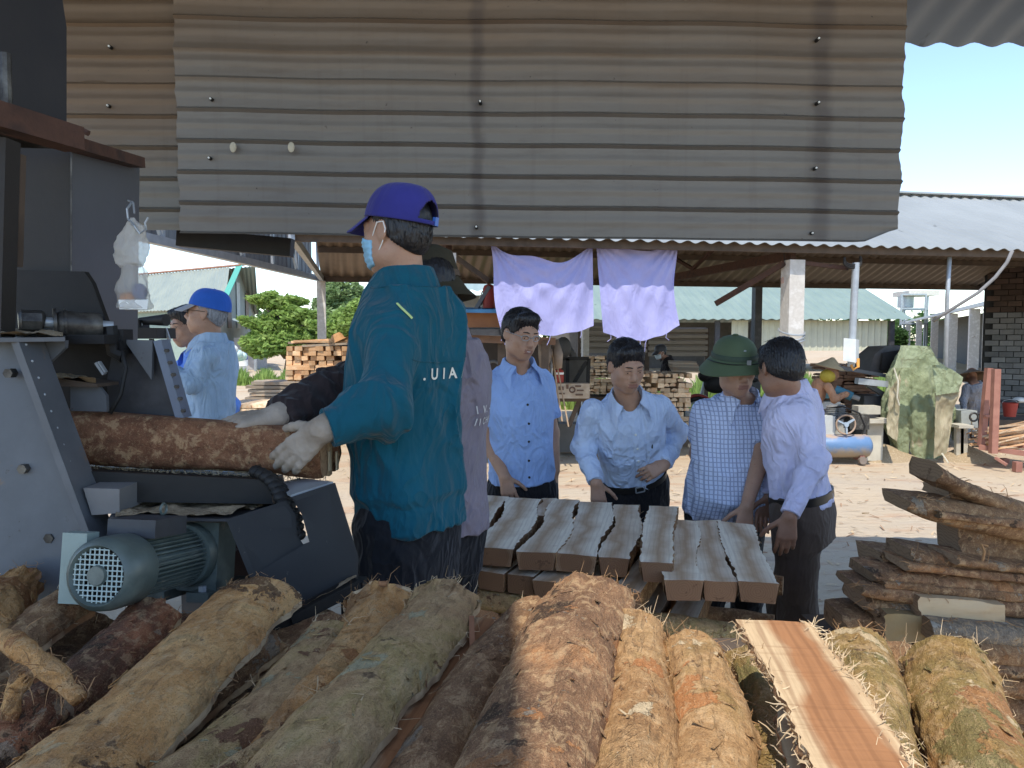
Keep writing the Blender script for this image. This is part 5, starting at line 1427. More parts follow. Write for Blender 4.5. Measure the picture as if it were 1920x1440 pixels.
for k, (l_, t_, b__, lab) in enumerate(((1700, 1056, 1070, 'thin split board under the straight edged slab'), (1660, 1090, 1104, 'thin brown split under the pointed slab'), (1642, 1142, 1156, 'thin pale split above the frayed slab end'), (1792, 1044, 1058, 'thin split resting under the squared timber'), (1760, 958, 972, 'thin grey split under the long jutting slab'))):
    rslab(lab, l_, t_, b__, 2090, t_ + 40, b__ + 42, 2.26, BK_BROWN if k % 2 else BK_DARK, 95 + k, fib=20, roundness=.008)
MB().tube([P(1842, 1052, 2.28), P(1846, 1034, 2.27), P(1840, 1020, 2.27), P(1852, 1024, 2.27)], .004, 5).build('loose_bark_curl', FIBM[1], label='curl of peeled bark standing on the right stack', cat='bark strip')
st_ = thing('stack_base', 'timber base under the rough slab stack', 'rack', (1.75, 2.55, 0))
for k in range(5):
    MB().box((1.75, 2.45, .07 + .15 * k), (1.5, .3, .12)).build('bearer', DARKW, st_)

# ================================================================== BOARD STACKS IN THE YARD
def endmat(name, a, b_, c):
    N = NT(name); v = N.obj(rand=8.0)
    col = N.ramp(N.noise(v, 9, 4), [(.3, a), (.5, b_), (.7, c)])
    N.bump(N.noise(v, 60, 3), .3, .004)
    return N.done(N.rnd(col, .30), .85, 0, .15)
E_OR = endmat('orange_board', (.46, .25, .12), (.56, .34, .18), (.62, .44, .27))
E_CR = endmat('cream_edged_board', (.55, .30, .15), (.66, .52, .35), (.40, .20, .09))
E_GY = endmat('greyed_board', (.25, .21, .17), (.32, .26, .19), (.36, .22, .13))
E_BR = endmat('brown_board', (.20, .11, .07), (.28, .16, .10), (.16, .10, .07))
def bmesh_board(kind, m_, sz):
    b = MB(); x, y, z = sz
    if kind == 'box': b.hexa([(-x / 2, -y / 2, 0), (x / 2, -y / 2, 0), (x / 2, y / 2, 0), (-x / 2, y / 2, 0), (-x / 2 * .94, -y / 2, z), (x / 2 * .94, -y / 2, z), (x / 2 * .94, y / 2, z), (-x / 2 * .94, y / 2, z)])
    else:
        pts = [(x / 2 * math.cos(a), -y / 2, z * .5 + z * .5 * math.sin(a)) for a in np.linspace(-.5, math.pi + .5, 9)]
        b.prism(pts[::-1], (0, y, 0))
    me = bpy.data.meshes.new('board'); me.from_pydata(b.v, [], b.f); me.materials.append(m_); return me
def oth(k):
    return ORDN[k] if k < 10 else ('eleventh', 'twelfth', 'thirteenth', 'fourteenth', 'fifteenth', 'sixteenth', 'seventeenth', 'eighteenth', 'nineteenth', 'twentieth')[k - 10]
def stack(names, lab, where, group, px0, px1, D, zt, nrow, ncol, m_, kinds, depth, seed, ang=0.0, z0=.1, gapp=.06):
    rg = np.random.default_rng(seed)
    x0, x1 = P(px0, 700, D)[0], P(px1, 700, D)[0]
    w_ = (x1 - x0) / ncol; h_ = (zt - z0) / nrow
    ms = [bmesh_board(k, m_, (w_ * .97 * f, depth, h_ * .93)) for k in kinds for f in (.96, .8, 1.0)]
    for r in range(nrow):
        z = z0 + r * h_; row = oth(nrow - 1 - r)
        if r % 5 == 4:
            for c in range(3):
                bb = MB().box((0, 0, h_ / 2), ((x1 - x0) / 3 * .97, .09, h_ * .92))
                me = bpy.data.meshes.new(names[1]); me.from_pydata(bb.v, [], bb.f); me.materials.append(m_)
                o = bpy.data.objects.new(names[1], me)
                o.location = (x0 + (x1 - x0) * (c + .5) / 3, D + .03 + rg.uniform(-.02, .02), z); link(o)
                tag(o, f'{lab[1]}, {oth(c)} along, {row} row down {where}', 'board', group + ', laid crosswise')
            continue
        n_ = 0
        for c in range(ncol):
            if rg.random() < gapp and r < nrow - 1: continue
            o = bpy.data.objects.new(names[0], ms[rg.integers(len(ms))])
            o.location = (x0 + w_ * (c + .5) + rg.uniform(-.01, .01), D + depth / 2 + rg.uniform(-.06, .04), z)
            o.rotation_euler = (0, rg.normal() * .03, ang + rg.normal() * .02)
            link(o); tag(o, f'{lab[0]}, {oth(n_)} along, {row} row down {where}', 'board', group)
            n_ += 1
stack(('sawn_board', 'cross_board'), ('orange board end', 'cross laid orange board'), 'of the tall stack', 'boards of the tall orange stack', 536, 700, 12.4, 1.53, 19, 11, E_OR, ['box'], .9, 1, z0=.05)
# long loose boards on its top, running across
rg_ = np.random.default_rng(9)
for k in range(9):
    xa = P(545 + rg_.uniform(-6, 20), 660, 12.4)[0]
    o = MB().box((0, 0, 0), (rg_.uniform(1.1, 1.5), .12, .035)).build('long_board', E_OR if k % 3 else E_GY, label=f'long board laid lengthwise on the tall orange stack, {oth(k)} from its front', cat='board', group='loose boards on top of the tall orange stack', org=(0, 0, 0))
    o.location = (xa + .65, 12.45 + .09 * k, 1.56 + .035 * (k % 3)); o.rotation_euler = (0, rg_.normal() * .03, rg_.normal() * .05)
for r in range(15):
    n = 3
    for c in range(n):
        o = MB().box((0, 0, 0), (1.0 - r * .012 + rg_.uniform(-.1, .1), .2, .045)).build('stepped_board', E_GY if (r > 7 or r % 3 == 0) else E_BR, label=f'greyish board in the low stepped stack, {oth(c)} from the front, {oth(14 - r)} layer down', cat='board', group='boards of the low stepped stack', org=(0, 0, 0))
        xx = P(512, 700, 12.5)[0]
        o.location = (xx + r * .012, 12.2 + c * .28, .1 + r * .06); o.rotation_euler = (0, rg_.normal() * .015, rg_.normal() * .06)
for r in range(4):
    for c in range(5):
        xx = P(430 + c * 17, 750, 10.6)[0]
        o = MB().box((0, 0, 0), (.13, .9, .05)).build('pale_offcut', E_CR, label=f'pale offcut in the knee high stack, {oth(c)} along, {oth(3 - r)} layer down', cat='board', group='boards of the knee high stack', org=(0, 0, 0))
        o.location = (xx, 10.9 + rg_.uniform(-.05, .05), .55 + r * .06); o.rotation_euler = (0, rg_.normal() * .04, rg_.normal() * .05)
MB().box((P(464, 750, 10.6)[0], 11.0, .26), (.8, .9, .52)).build('crate', E_BR, label='brown timber base under the knee high stack', cat='crate')
stack(('edged_board', 'edged_cross_board'), ('white edged board end', 'cross laid pale board'), 'of the middle stack', 'boards of the middle stack', 1196, 1296, 11.6, 1.13, 14, 8, E_CR, ['box', 'round'], .9, 2, z0=.1)
stack(('reddish_board', 'reddish_cross_board'), ('reddish board end', 'cross laid reddish board'), 'beside the dark cupboard', 'boards of the stack beside the dark cupboard', 1103, 1172, 12.6, 1.36, 12, 6, E_CR, ['round', 'box'], .7, 3, z0=.72)
MB().box(((P(1103, 700, 12.6)[0] + P(1172, 700, 12.6)[0]) / 2, 12.95, .35), (.66, .7, .68)).build('bench', DARKW, label='dark bench carrying the reddish board stack', cat='bench')
stack(('brown_slab', 'brown_cross_slab'), ('thin brown slab', 'cross laid brown slab'), 'behind the conical hat', 'slabs heaped behind the conical hat worker', 1556, 1650, 12.0, 1.24, 17, 4, E_BR, ['box', 'round'], .8, 4, z0=.35, gapp=.1)
MB().box(((P(1556, 700, 12)[0] + P(1650, 700, 12)[0]) / 2, 12.4, .17), (.8, .8, .33)).build('bearer', DARKW, label='dark bearer under the brown slab heap', cat='bearer')
for k in range(7):
    o = MB().box((0, 0, 0), (.42, .25, .022)).build('grey_board', E_GY, label=f'grey board lying across the top of the middle stack, {oth(6 - k)} from the top', cat='board', group='boards across the middle stack', org=(0, 0, 0))
    q = P(1285, 690, 12.0); o.location = (q[0], 12.0 + .04 * k, 1.14 + .024 * k); o.rotation_euler = (0, .03, rg_.normal() * .08)
# straw hat and clothes bundle on the tall stack
h = thing('straw_hat', 'brown brimmed hat resting on the clothes on the tall stack', 'hat', P(636, 650, 12.6))
c = P(636, 640, 12.6)
MB().lathe([(.0, .14), (.07, .135), (.10, .09), (.11, .02), (.20, .0), (.21, -.01), (.11, 0)], c, 20, M=np.array(((.9, 0, -.43), (0, 1, 0), (.43, 0, .9)))).build('crown', mat('tan_straw', (.42, .22, .09), (.36, .18, .07)), h, smooth=180)
for k, (px, py, s_, m_, lab) in enumerate(((622, 648, .16, mat('grey_cloth', (.42, .42, .46)), 'crumpled pale garment on the tall stack'), (645, 655, .2, mat('blue_white_cloth', (.36, .38, .55)), 'crumpled lilac garment under the brown hat'), (668, 652, .16, STEEL_D, 'dark jacket on the tall board stack'))):
    b = MB(); b.ell(P(px, py, 12.7), (s_, s_ * .8, s_ * .45), 12); V = np.array(b.v); V += .06 * fbm(V * 7, 3, k)[:, None] * np.array((.5, .5, 1)); b.v = [tuple(v) for v in V]
    b.build('garment', m_, label=lab, cat='garment', smooth=180)
# ================================================================== YARD PROPS
# tarp covered machine
TARP_ = None
def tarpmat():
    N = NT('olive_tarpaulin')
    v = N.obj()
    col = N.ramp(N.noise(v, 2.2, 6, .65), [(.3, (.19, .22, .11)), (.5, (.25, .285, .16)), (.7, (.32, .345, .21))])
    col = N.mix(N.thr(N.noise(N.obj((1, 1, .5)), 4, 5), .62, .7), col, (.38, .34, .22))
    N.bump(N.noise(N.obj((1, 1, .5)), 7, 7, .65, 1.0), .9, .06)
    return N.done(col, .5, 0, .35)
TM = tarpmat()
tp_ = thing('covered_machine', 'tall machine hidden under a crumpled olive tarpaulin', 'tarpaulin', P(1725, 862, 10.3) * (1, 1, 0))
rows = rowsd([(652, 1690, 1742), (668, 1680, 1755), (690, 1672, 1765), (712, 1664, 1772), (740, 1658, 1780), (775, 1654, 1786), (800, 1660, 1782), (830, 1672, 1772), (850, 1678, 1768), (866, 1676, 1772)], 12)
A = []
n = 140
for py, x0, x1 in rows:
    D = 10.7; c = P((x0 + x1) / 2, py, D); r = (x1 - x0) / 2 * D / F
    A.append([c + np.array((r * (math.cos(a) + .0 * math.sin(3 * a)), .62 * r * math.sin(a), 0)) for a in np.linspace(0, 2 * math.pi, n, endpoint=False)])
A = np.array(A); cen = A.mean(1, keepdims=True)
ang = np.linspace(0, 2 * math.pi, n, endpoint=False)[None, :]
hh = np.linspace(0, 1, len(rows))[:, None]
fold = .10 * np.sin(7 * ang + 2 * hh) * hh + .05 * np.sin(13 * ang + 5 * hh) + (.30 * np.abs(fbm(A.reshape(-1, 3) * (5, 5, 1.8), 4, 3)) - .1 + .10 * fbm(A.reshape(-1, 3) * (9, 9, 9), 4, 13)).reshape(A.shape[:2])
A += (A - cen) * fold[:, :, None]
b = MB(); b.grid(A, cv=True); b.add(A[0], [tuple(range(n))]); b.build('tarpaulin', TM, tp_, smooth=180)
def flap(corn, D, name, m_, par, seed, amp=.06):
    c = [P(x, y, D) for x, y in corn]; nn = 34
    A = np.array([[(c[0] * (1 - u) + c[1] * u) * (1 - v) + (c[3] * (1 - u) + c[2] * u) * v for u in np.linspace(0, 1, nn)] for v in np.linspace(0, 1, nn)])
    A[:, :, 1] += amp * (1.6 * np.abs(fbm(A.reshape(-1, 3) * (7, 7, 3), 4, seed))).reshape(nn, nn)
    A[:, :, 2] += amp * .3 * fbm(A.reshape(-1, 3) * 4 + 9, 3, seed).reshape(nn, nn)
    return MB().sheet(A, (0, .006, 0)).build(name, m_, par, smooth=180)
DT = mat('dark_tarp', (.075, .085, .075), (.05, .055, .05), rough=.5, bump=.4, bsc=20)
flap([(1690, 648), (1745, 650), (1762, 685), (1676, 690)], 10.05, 'tarp_hood', TM, tp_, 2)
flap([(1752, 672), (1806, 708), (1800, 735), (1755, 742)], 10.1, 'tarp_flap', TM, tp_, 3)
flap([(1755, 738), (1800, 733), (1776, 850), (1752, 860)], 10.15, 'tarp_flap', mat('tan_tarp', (.36, .30, .19), (.26, .23, .14), rough=.6, bump=.5, bsc=20), tp_, 4)
flap([(1668, 735), (1690, 700), (1684, 830), (1664, 815)], 10.05, 'tarp_flap', mat('tan_tarp', (.3, .3, .2)), tp_, 6, .12)
MB().box(P(1724, 760, 10.75) * (1, 1, 0) + (0, 0, .65), (.45, .4, 1.3)).build('machine_body', STEEL_D, tp_)
b = MB(); b.tube([P(1676, 690, 10.0), P(1684, 715, 9.98), P(1682, 745, 9.98), P(1686, 760, 10)], .01, 5); b.tube([P(1766, 850, 10.1), P(1778, 868, 9.9)], .01, 5); b.build('tie_rope', mat('pale_rope', (.6, .55, .42)), tp_)
# dark hooded saw head behind it
hm = thing('saw_head', 'dark hooded saw head with a grey arm beside the tarpaulin', 'machine', P(1650, 850, 11.2) * (1, 1, 0))
plate([(1630, 690), (1640, 665), (1658, 650), (1700, 648), (1738, 654), (1736, 690), (1700, 700), (1650, 702)] and [(x, y, 11.0) for x, y in ((1628, 700), (1640, 665), (1658, 650), (1700, 648), (1738, 654), (1736, 690), (1700, 700))], (0, .5, 0)).build('hood', mat('dull_dark_hood', (.10, .09, .08), (.07, .065, .06)), hm)
plate([(x, y, 10.9) for x, y in ((1656, 662), (1690, 656), (1690, 682), (1676, 694), (1652, 694))], (0, .05, 0)).build('opening', BLACKM, hm)
plate([(x, y, 10.85) for x, y in ((1692, 655), (1700, 655), (1690, 680), (1686, 678))], (0, .05, 0)).build('blade_edge', GALV, hm)
b = MB(); b.bar(P(1606, 714, 10.8), P(1680, 722, 10.8), .12, .085); b.build('arm', GALV, hm)
b = MB(); b.bar(P(1624, 720, 10.8), P(1660, 742, 10.9), .06, .06); b.bar(P(1570, 688, 10.9), P(1668, 706, 10.9), .05, .05); b.build('brace', STEEL, hm)
b = MB(); b.box(P(1640, 770, 11.1) * (1, 1, 0) + (0, 0, .42), (.5, .4, .84)); b.build('base', STEEL_D, hm)
tb_ = thing('work_stand', 'pale steel work stand with splayed legs beside the tarpaulin', 'stand', P(1640, 840, 10.4) * (1, 1, 0))
MB().box(P(1640, 788, 10.4), (.36, .3, .05)).build('top', mat('pale_dusty_paint', (.52, .48, .38), (.42, .38, .3)), tb_)
for px in (1645, 1632):
    q = P(px, 840, 10.35); MB().bar((q[0], q[1], 0), P(px + 2, 790, 10.38), .12, .05, up=(0, 1, 0)).build('leg', mat('pale_dusty_paint', (.52, .48, .38)), tb_)
MB().box(P(1624, 768, 10.45), (.30, .2, .11)).build('slotted_box', mat('pale_dusty_paint', (.5, .5, .5)), tb_)
# compressor
cp = thing('air_compressor', 'blue air compressor tank with rusty top, belt wheel and caster', 'compressor', P(1590, 866, 10.2) * (1, 1, 0))
ta, tb2 = P(1520, 836, 10.2), P(1622, 836, 10.2); rt = .155
N = NT('blue_tank_paint')
v = N.obj(); x, y, z = N.sep(v)
f = N.math('ADD', z, N.math('MULTIPLY', N.noise(v, 7, 6), .22))
N.bump(N.noise(v, 40, 4), .15, .01)
BT = N.done(N.ramp(f, [(.25, (.30, .24, .17)), (.34, (.09, .17, .30)), (.44, (.12, .21, .36)), (.50, (.40, .29, .21))]), .45, 0, .4)
L_ = np.linalg.norm(tb2 - ta)
MB().lathe([(0, -.07), (rt * .6, -.05), (rt * .92, -.015), (rt, .0), (rt, L_), (rt * .92, L_ + .03), (rt * .6, L_ + .065), (0, L_ + .08)], ta, 28, M=np.array(((0, 0, 1), (0, 1, 0), (1, 0, 0)))).build('tank', BT, cp, smooth=60)
for px in (1528, 1610):
    q = P(px, 866, 10.2); MB().box((q[0], q[1], .085), (.06, .22, .1)).build('foot', RUSTPINK, cp)
    MB().cyl((q[0] - .0, q[1] - .14, .045), (q[0], q[1] - .08, .045), .05, n=18).build('caster', mat('dusty_rubber', (.25, .2, .16)), cp)
wc = P(1586, 796, 10.1); rw = .125
def torus(c, r, t, n=32):
    return MB().tube([c + np.array((r * math.cos(a), 0, r * math.sin(a))) for a in np.linspace(0, 2 * math.pi, n + 1)], t, 8, cap=False)
wh = torus(wc, rw, .012).build('belt_wheel', mat('peach_wheel_rim', (.40, .28, .20), (.32, .22, .15)), cp, smooth=180)
b = MB()
for k in range(3):
    a = .6 + k * 2.094; b.bar(wc, wc + np.array((rw * math.cos(a), 0, rw * math.sin(a))), .02, .045, up=(0, 1, 0))
b.cyl(wc + (0, -.03, 0), wc + (0, .03, 0), .03); b.build('spoke', mat('pale_blue_grey_spoke', (.35, .42, .48)), wh)
MB().box(P(1606, 790, 10.3), (.26, .2, .2)).build('pump_body', GREASE, cp)
for k, px in enumerate((1560, 1574)):
    c = P(px, 772, 10.4); MB().lathe([(.0, -.1), (.07, -.1)] + [(r_, -.09 + i * .012) for i in range(14) for r_ in ((.085,) if i % 2 else (.065,))] + [(.06, .09), (0, .1)], c, 16).build('cylinder_head', mat('dull_aluminium', (.34, .34, .33), rough=.4, metal=.5), cp)
b = MB(); b.tube([P(1554, 765, 10.3), P(1580, 762, 10.2), P(1612, 775, 10.2), P(1622, 800, 10.2), P(1616, 815, 10.2)], .012, 6); b.tube([P(1566, 790, 10.25), P(1600, 775, 10.2)], .01, 6); b.build('air_pipe', BLACKM, cp)
MB().box(P(1546, 800, 10.3), (.2, .2, .3)).build('motor_housing', mat('pale_housing', (.52, .53, .5)), cp)
for k, (px, py, w_, h_, m_, lab) in enumerate(((1556, 742, .25, .06, mat('cyan_tin', (.30, .62, .60)), 'cyan lidded tin above the compressor'), (1552, 760, .28, .09, WASHER, 'white carton on the bench behind the compressor'), (1547, 735, .1, .05, WASHER, 'small white tub by the conical hat worker'))):
    q = P(px, py, 11.2); b = MB(); b.box(q, (w_, .2, h_)); b.box(q + (0, 0, h_ / 2 + .008), (w_ * 1.04, .21, .016)); b.build('tin' if k == 0 else 'carton', m_, label=lab, cat='tin' if k == 0 else 'carton')
q = P(1550, 780, 11.2); MB().box((q[0], 11.3, (q[2] + .06) / 2), (.5, .5, q[2] + .06)).build('bench', mat('pale_bench', (.48, .46, .4)), label='pale bench behind the compressor', cat='bench')
b = MB(); b.tube([P(1566, 730, 11.1), P(1598, 744, 11.0)], .065, 12); o = b.build('gas_bottle', mat('blue_bottle', (.10, .28, .38)), label='blue gas bottle leaning on the brown slabs', cat='gas bottle')
MB().tube([P(1597, 743, 11.0), P(1612, 748, 10.95)], .035, 10).build('neck', mat('pale_neck', (.45, .42, .38)), o)
# machine right of tarp
m2 = thing('bench_saw', 'small grey machine with belt wheels right of the tarpaulin', 'machine', P(1810, 850, 10.6) * (1, 1, 0))
plate([(x, y, 10.5) for x, y in ((1802, 770), (1832, 770), (1834, 800), (1826, 830), (1804, 830))], (0, .25, 0)).build('body', mat('grey_green_casting', (.36, .37, .33), (.28, .29, .26), bump=.3), m2)
torus(P(1826, 782, 10.4), .055, .014, 20).build('pulley', GREASE, m2, smooth=180)
torus(P(1825, 816, 10.4), .04, .013, 20).build('pulley', RUST, m2, smooth=180)
b = MB(); b.bar(P(1822, 784, 10.41), P(1822, 816, 10.41), .006, .02, up=(0, 1, 0)); b.build('belt', PALE_FIB, m2)
for px in (1798, 1806):
    q = P(px, 850, 10.4); MB().bar((q[0], 10.4, 0), P(px, 800, 10.4), .1, .06, up=(0, 1, 0)).build('leg', mat('pale_dusty_paint', (.5, .5, .5)), m2)
MB().box(P(1800, 798, 10.4), (.2, .3, .04)).build('table', mat('pale_dusty_paint', (.5, .5, .5)), m2)
b = MB(); A = []
q = P(1830, 852, 10.3)
MB().lathe([(.0, .18), (.12, .15), (.28, .07), (.42, .0), (.44, -.03)], (q[0], 10.5, 0), 22, sy=.7).build('sawdust_heap', SAWDUST, label='heap of sawdust under the small grey machine', cat='sawdust', smooth=180)
q = P(1655, 850, 10.6)
MB().lathe([(.0, .2), (.12, .17), (.34, .08), (.6, .0), (.64, -.03)], (q[0], 10.7, 0), 22, sy=.7).build('sawdust_heap', SAWDUST, label='pale sawdust heap at the left foot of the tarpaulin', cat='sawdust', smooth=180)
# stake rack with sticks
rk = thing('stake_rack', 'rust pink steel rack with two uprights beside the block wall', 'rack', P(1870, 880, 9.6) * (1, 1, 0))
for px0, px1, yb, yt, D, dp in ((1862, 1868, 850, 692, 9.7, .08), (1840, 1854, 836, 690, 10.0, .08)):
    MB().bar(P(px0, yb, D), P(px1, yt, D), dp * (1 if D < 9.9 else .9), .075, up=(0, 1, 0)).build('upright', RUSTPINK, rk)
MB().bar(P(1836, 838, 9.9), P(2000, 862, 9.3), .07, .06).build('base_rail', RUSTPINK, rk)
MB().bar(P(1836, 838, 9.9) + (.4, .75, 0), P(2000, 862, 9.3) + (.4, .75, 0), .07, .06).build('base_rail', RUSTPINK, rk)
for px, D in ((1908, 9.5), (1884, 10.2), (1990, 9.3)):
    q = P(px, 860, D); MB().box((q[0], D, q[2] / 2 - .02), (.08, .08, max(.1, q[2] - .04))).build('leg', RUSTPINK, rk)
MB().bar(P(1866, 858, 9.6), P(1888, 872, 9.5), .04, .03).build('brace', RUSTPINK, rk)
MB().bar(P(1846, 780, 9.95), P(1856, 780, 9.95), .05, .03).build('peg', RUSTPINK, rk)
rg_ = np.random.default_rng(12)
for k in range(34):
    z = k // 9
    xa, xb = P(1866 + rg_.uniform(-6, 8), 850 - z * 10, 9.75), P(1990, 845 - z * 10, 9.5)
    off = np.array((0, .08 * (k % 9), .02 + rg_.uniform(0, .03)))
    b = MB(); s_ = rg_.uniform(.012, .03); b.bar(xa + off, xb + off + (0, 0, rg_.normal() * .06 + .08), s_ * 2.2, s_)
    b.build('wood_stick', [E_OR, E_CR][k % 2], label=f'orange brown offcut stick in the steel rack, {oth(k % 9)} from the front, {oth(3 - z)} layer down', cat='stick', group='offcut sticks in the steel rack', smooth=0)
# red bucket and clutter on a dark bench by the green door
q = P(1905, 785, 12.5); MB().box((q[0] + .3, 12.7, q[2] / 2), (1.5, .8, q[2])).build('bench', DARKW, label='dark bench under the red bucket by the green door', cat='bench')
bk = thing('bucket', 'red bucket on the dark bench by the green door', 'bucket', P(1893, 780, 12.4))
MB().lathe([(.0, .0), (.085, 0), (.115, .22), (.12, .225), (.108, .22), (.08, .01)], P(1893, 781, 12.4), 24).build('body', mat('red_plastic', (.36, .05, .035), (.30, .045, .03), rough=.5, bump=.05), bk)
MB().tube([P(1893, 755, 12.4) + np.array((.118 * math.cos(t), 0, .05 * math.sin(t))) for t in np.linspace(0, math.pi, 12)], .004, 5).build('handle', GALV, bk)
MB().ell(P(1888, 752, 12.6), (.2, .12, .03), 10).build('rag', STEEL_D, label='dark rag behind the red bucket', cat='rag', smooth=180)
MB().ell(P(1912, 750, 12.6), (.1, .1, .05), 10).build('rag', WASHER, label='white rag behind the red bucket', cat='rag', smooth=180)
# switch box on a pipe
pb = thing('switch_box', 'grey white electrical box on a conduit pipe with orange cables', 'switch box', RSp(apx(1608), .05, 0))
aP = apx(1607)
MB().tube([RSp(aP + .03, .12, 2.62), RSp(aP, .12, 1.3)], .045, 12).build('pipe', GALV, pb)
D_ = RSp(aP, .05, 0)[1]
bx_ = MB().hexa([P(1581, 676, D_ - .1), P(1604, 680, D_ - .1), P(1610, 678, D_ + .1), P(1588, 674, D_ + .1), P(1582, 634, D_ - .1), P(1605, 636, D_ - .1), P(1611, 637, D_ + .1), P(1589, 635, D_ + .1)]).build('box', mat('pale_grey_box', (.66, .68, .66), bump=.03, rough=.45), pb)
b = MB()
for k in range(3): b.tube([P(1606 + k * 2, 672, D_), P(1608 + k, 688, D_ - .02), P(1600, 694 - k, D_ - .03), P(1595 + k, 684, D_)], .012, 6)
b.build('cable', mat('orange_cable', (.70, .34, .08), bump=0), pb)
b = MB()
for k in range(3): b.tube([RSp(aP + .0 + .12 * math.cos(t) - .03, .1, 2.66 + .07 * math.sin(t) - .02 * k) for t in np.linspace(math.pi * .9, 2.2 * math.pi, 12)], .014, 6)
b.build('cable_coil', BLACKM, pb)
lp = thing('pendant_lamp', 'small pinkish lamp hanging under the rear shed roof', 'lamp', P(1472, 530, 9.9))
MB().lathe([(0, .03), (.03, .028), (.05, -.0), (.05, -.06), (0, -.075)], P(1472, 522, 9.9), 14).build('shade', mat('pinkish_shade', (.55, .36, .28)), lp); MB().tube([P(1472, 518, 9.9), P(1470, 470, 9.9)], .006, 5).build('cord', BLACKM, lp)
MB().tube([P(1898, 470, 9.6), P(1888, 492, 9.6), P(1866, 520, 9.6), P(1835, 548, 9.6), P(1800, 570, 9.7), P(1768, 590, 9.8), P(1750, 602, 9.9)], .022, 8).build('hose', mat('dusty_hose', (.22, .21, .2)), label='thick grey hose sagging from the shed roof to the long outbuilding', cat='hose', smooth=180)
MB().tube([P(1782, 458, 10.2), P(1776, 560, 10.2), P(1772, 700, 10.3), P(1770, 720, 10.4)], .028, 8).build('pipe_post', GALV, label='slim steel pipe standing behind the tarpaulin', cat='pipe', smooth=180)
# left bay: orange board on a cart, shelf, extinguisher, cupboard, jug, carved box, sticks
oc = thing('cart', 'cart body with an orange side board and blue rim under the purple cloth', 'cart', P(915, 830, 9.4) * (1, 1, 0))
MB().prism([P(858, 584, 9.4), P(934, 586, 9.4), P(940, 614, 9.4), P(866, 614, 9.4)], (0, .05, 0)).build('side_board', mat('orange_side_board', (.42, .18, .07), (.34, .14, .06)), oc)
MB().hexa([P(855, 586, 9.3), P(938, 587, 9.3), P(935, 583, 9.9), P(855, 582, 9.9), P(855, 580, 9.3), P(936, 580, 9.3), P(935, 577, 9.9), P(855, 576, 9.9)]).build('blue_rim', mat('blue_rim_paint', (.10, .30, .52)), oc)
MB().hexa([P(850, 628, 9.3), P(950, 629, 9.3), P(950, 622, 10), P(850, 621, 10), P(850, 617, 9.3), P(946, 618, 9.3), P(946, 614, 10), P(850, 613, 10)]).build('bed', STEEL_D, oc)
MB().bar(P(850, 634, 9.4), P(1040, 640, 9.6), .1, .09).build('axle_beam', mat('brown_beam', (.24, .14, .09), (.17, .1, .07)), oc)
for px in (862, 940, 1022):
    q = P(px, 640, 9.55); MB().bar((q[0], 9.55, 0), (q[0], 9.55, q[2]), .09, .09, up=(0, 1, 0)).build('leg', DARKW, oc)
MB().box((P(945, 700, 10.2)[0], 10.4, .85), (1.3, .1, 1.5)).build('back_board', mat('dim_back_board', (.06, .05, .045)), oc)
for k, px in enumerate((888, 925)):
    torus(P(px, 690, 9.7), .085, .02, 18).build('hoop', mat('grey_hoop', (.2, .2, .19)), oc, smooth=180)
ex_ = thing('red_canister', 'red canister standing on the cart behind the cloth edge', 'canister', P(916, 576, 9.6))
MB().lathe([(0, 0), (.075, 0), (.078, .02), (.078, .24), (.06, .28), (.02, .3), (0, .3)], P(917, 578, 9.6), 20).build('body', mat('red_plastic', (.5, .05, .03)), ex_)
MB().tube([P(905, 545, 9.58), P(899, 560, 9.58), P(902, 576, 9.58)], .01, 6).build('hose', mat('pale_rope', (.6, .55, .42)), ex_)
cbd = thing('cupboard', 'dark open cupboard with a diagonal brace in the middle of the yard', 'cupboard', P(1072, 820, 10.6) * (1, 1, 0))
plate([(x, y, 10.9) for x, y in ((1038, 672), (1104, 672), (1104, 720), (1038, 720))], (0, .03, 0)).build('back_panel', mat('dim_grey_panel', (.13, .125, .11)), cbd)
for a_, b_ in (((1038, 672), (1104, 672)), ((1104, 672), (1102, 722)), ((1040, 672), (1040, 722)), ((1100, 678), (1076, 718)), ((1064, 672), (1064, 720))):
    MB().bar(P(*a_, 10.7), P(*b_, 10.7), .05, .05, up=(0, 1, 0)).build('frame_bar', BLACKM, cbd)
MB().bar(P(1034, 748, 10.5), P(1104, 748, 10.5), .3, .05).build('shelf', DARKW, cbd)
MB().bar(P(1086, 752, 10.5), P(1066, 800, 10.5), .06, .06, up=(0, 1, 0)).build('brace', DARKW, cbd)
for px in (1042, 1102):
    q = P(px, 740, 10.7); MB().bar((q[0], 10.7, 0), (q[0], 10.7, q[2]), .07, .07, up=(0, 1, 0)).build('leg', DARKW, cbd)
MB().box((P(1070, 800, 10.9)[0], 10.95, .25), (.5, .3, .4)).build('lower_box', mat('dim_box', (.16, .15, .13)), cbd)
cbx = thing('patterned_box', 'pale box with a brown carved pattern on the cupboard shelf', 'box', P(1070, 745, 10.4))
q = P(1070, 732, 10.4); MB().box(q, (.49, .25, .2)).build('body', mat('pale_sawn_box', (.50, .42, .32), (.38, .29, .2), sc=10), cbx)
BRP = mat('brown_pattern', (.16, .10, .07))
for (x, y, w_, h_) in ((1052, 728, .07, .05), (1052, 738, .10, .02), (1084, 724, .08, .025), (1088, 732, .09, .02), (1086, 740, .1, .025), (1064, 725, .03, .06)):
    c = P(x, y, 10.27); MB().box(c, (w_, .012, h_)).build('carved_mark', BRP, cbx)
torus(P(1073, 731, 10.27), .035, .01, 18).build('carved_ring', BRP, cbx, smooth=180)
jg = thing('water_jug', 'red drinking water jug with a pale band on the cupboard shelf', 'jug', P(1049, 716, 10.35))
qj = P(1049, 717, 10.35)
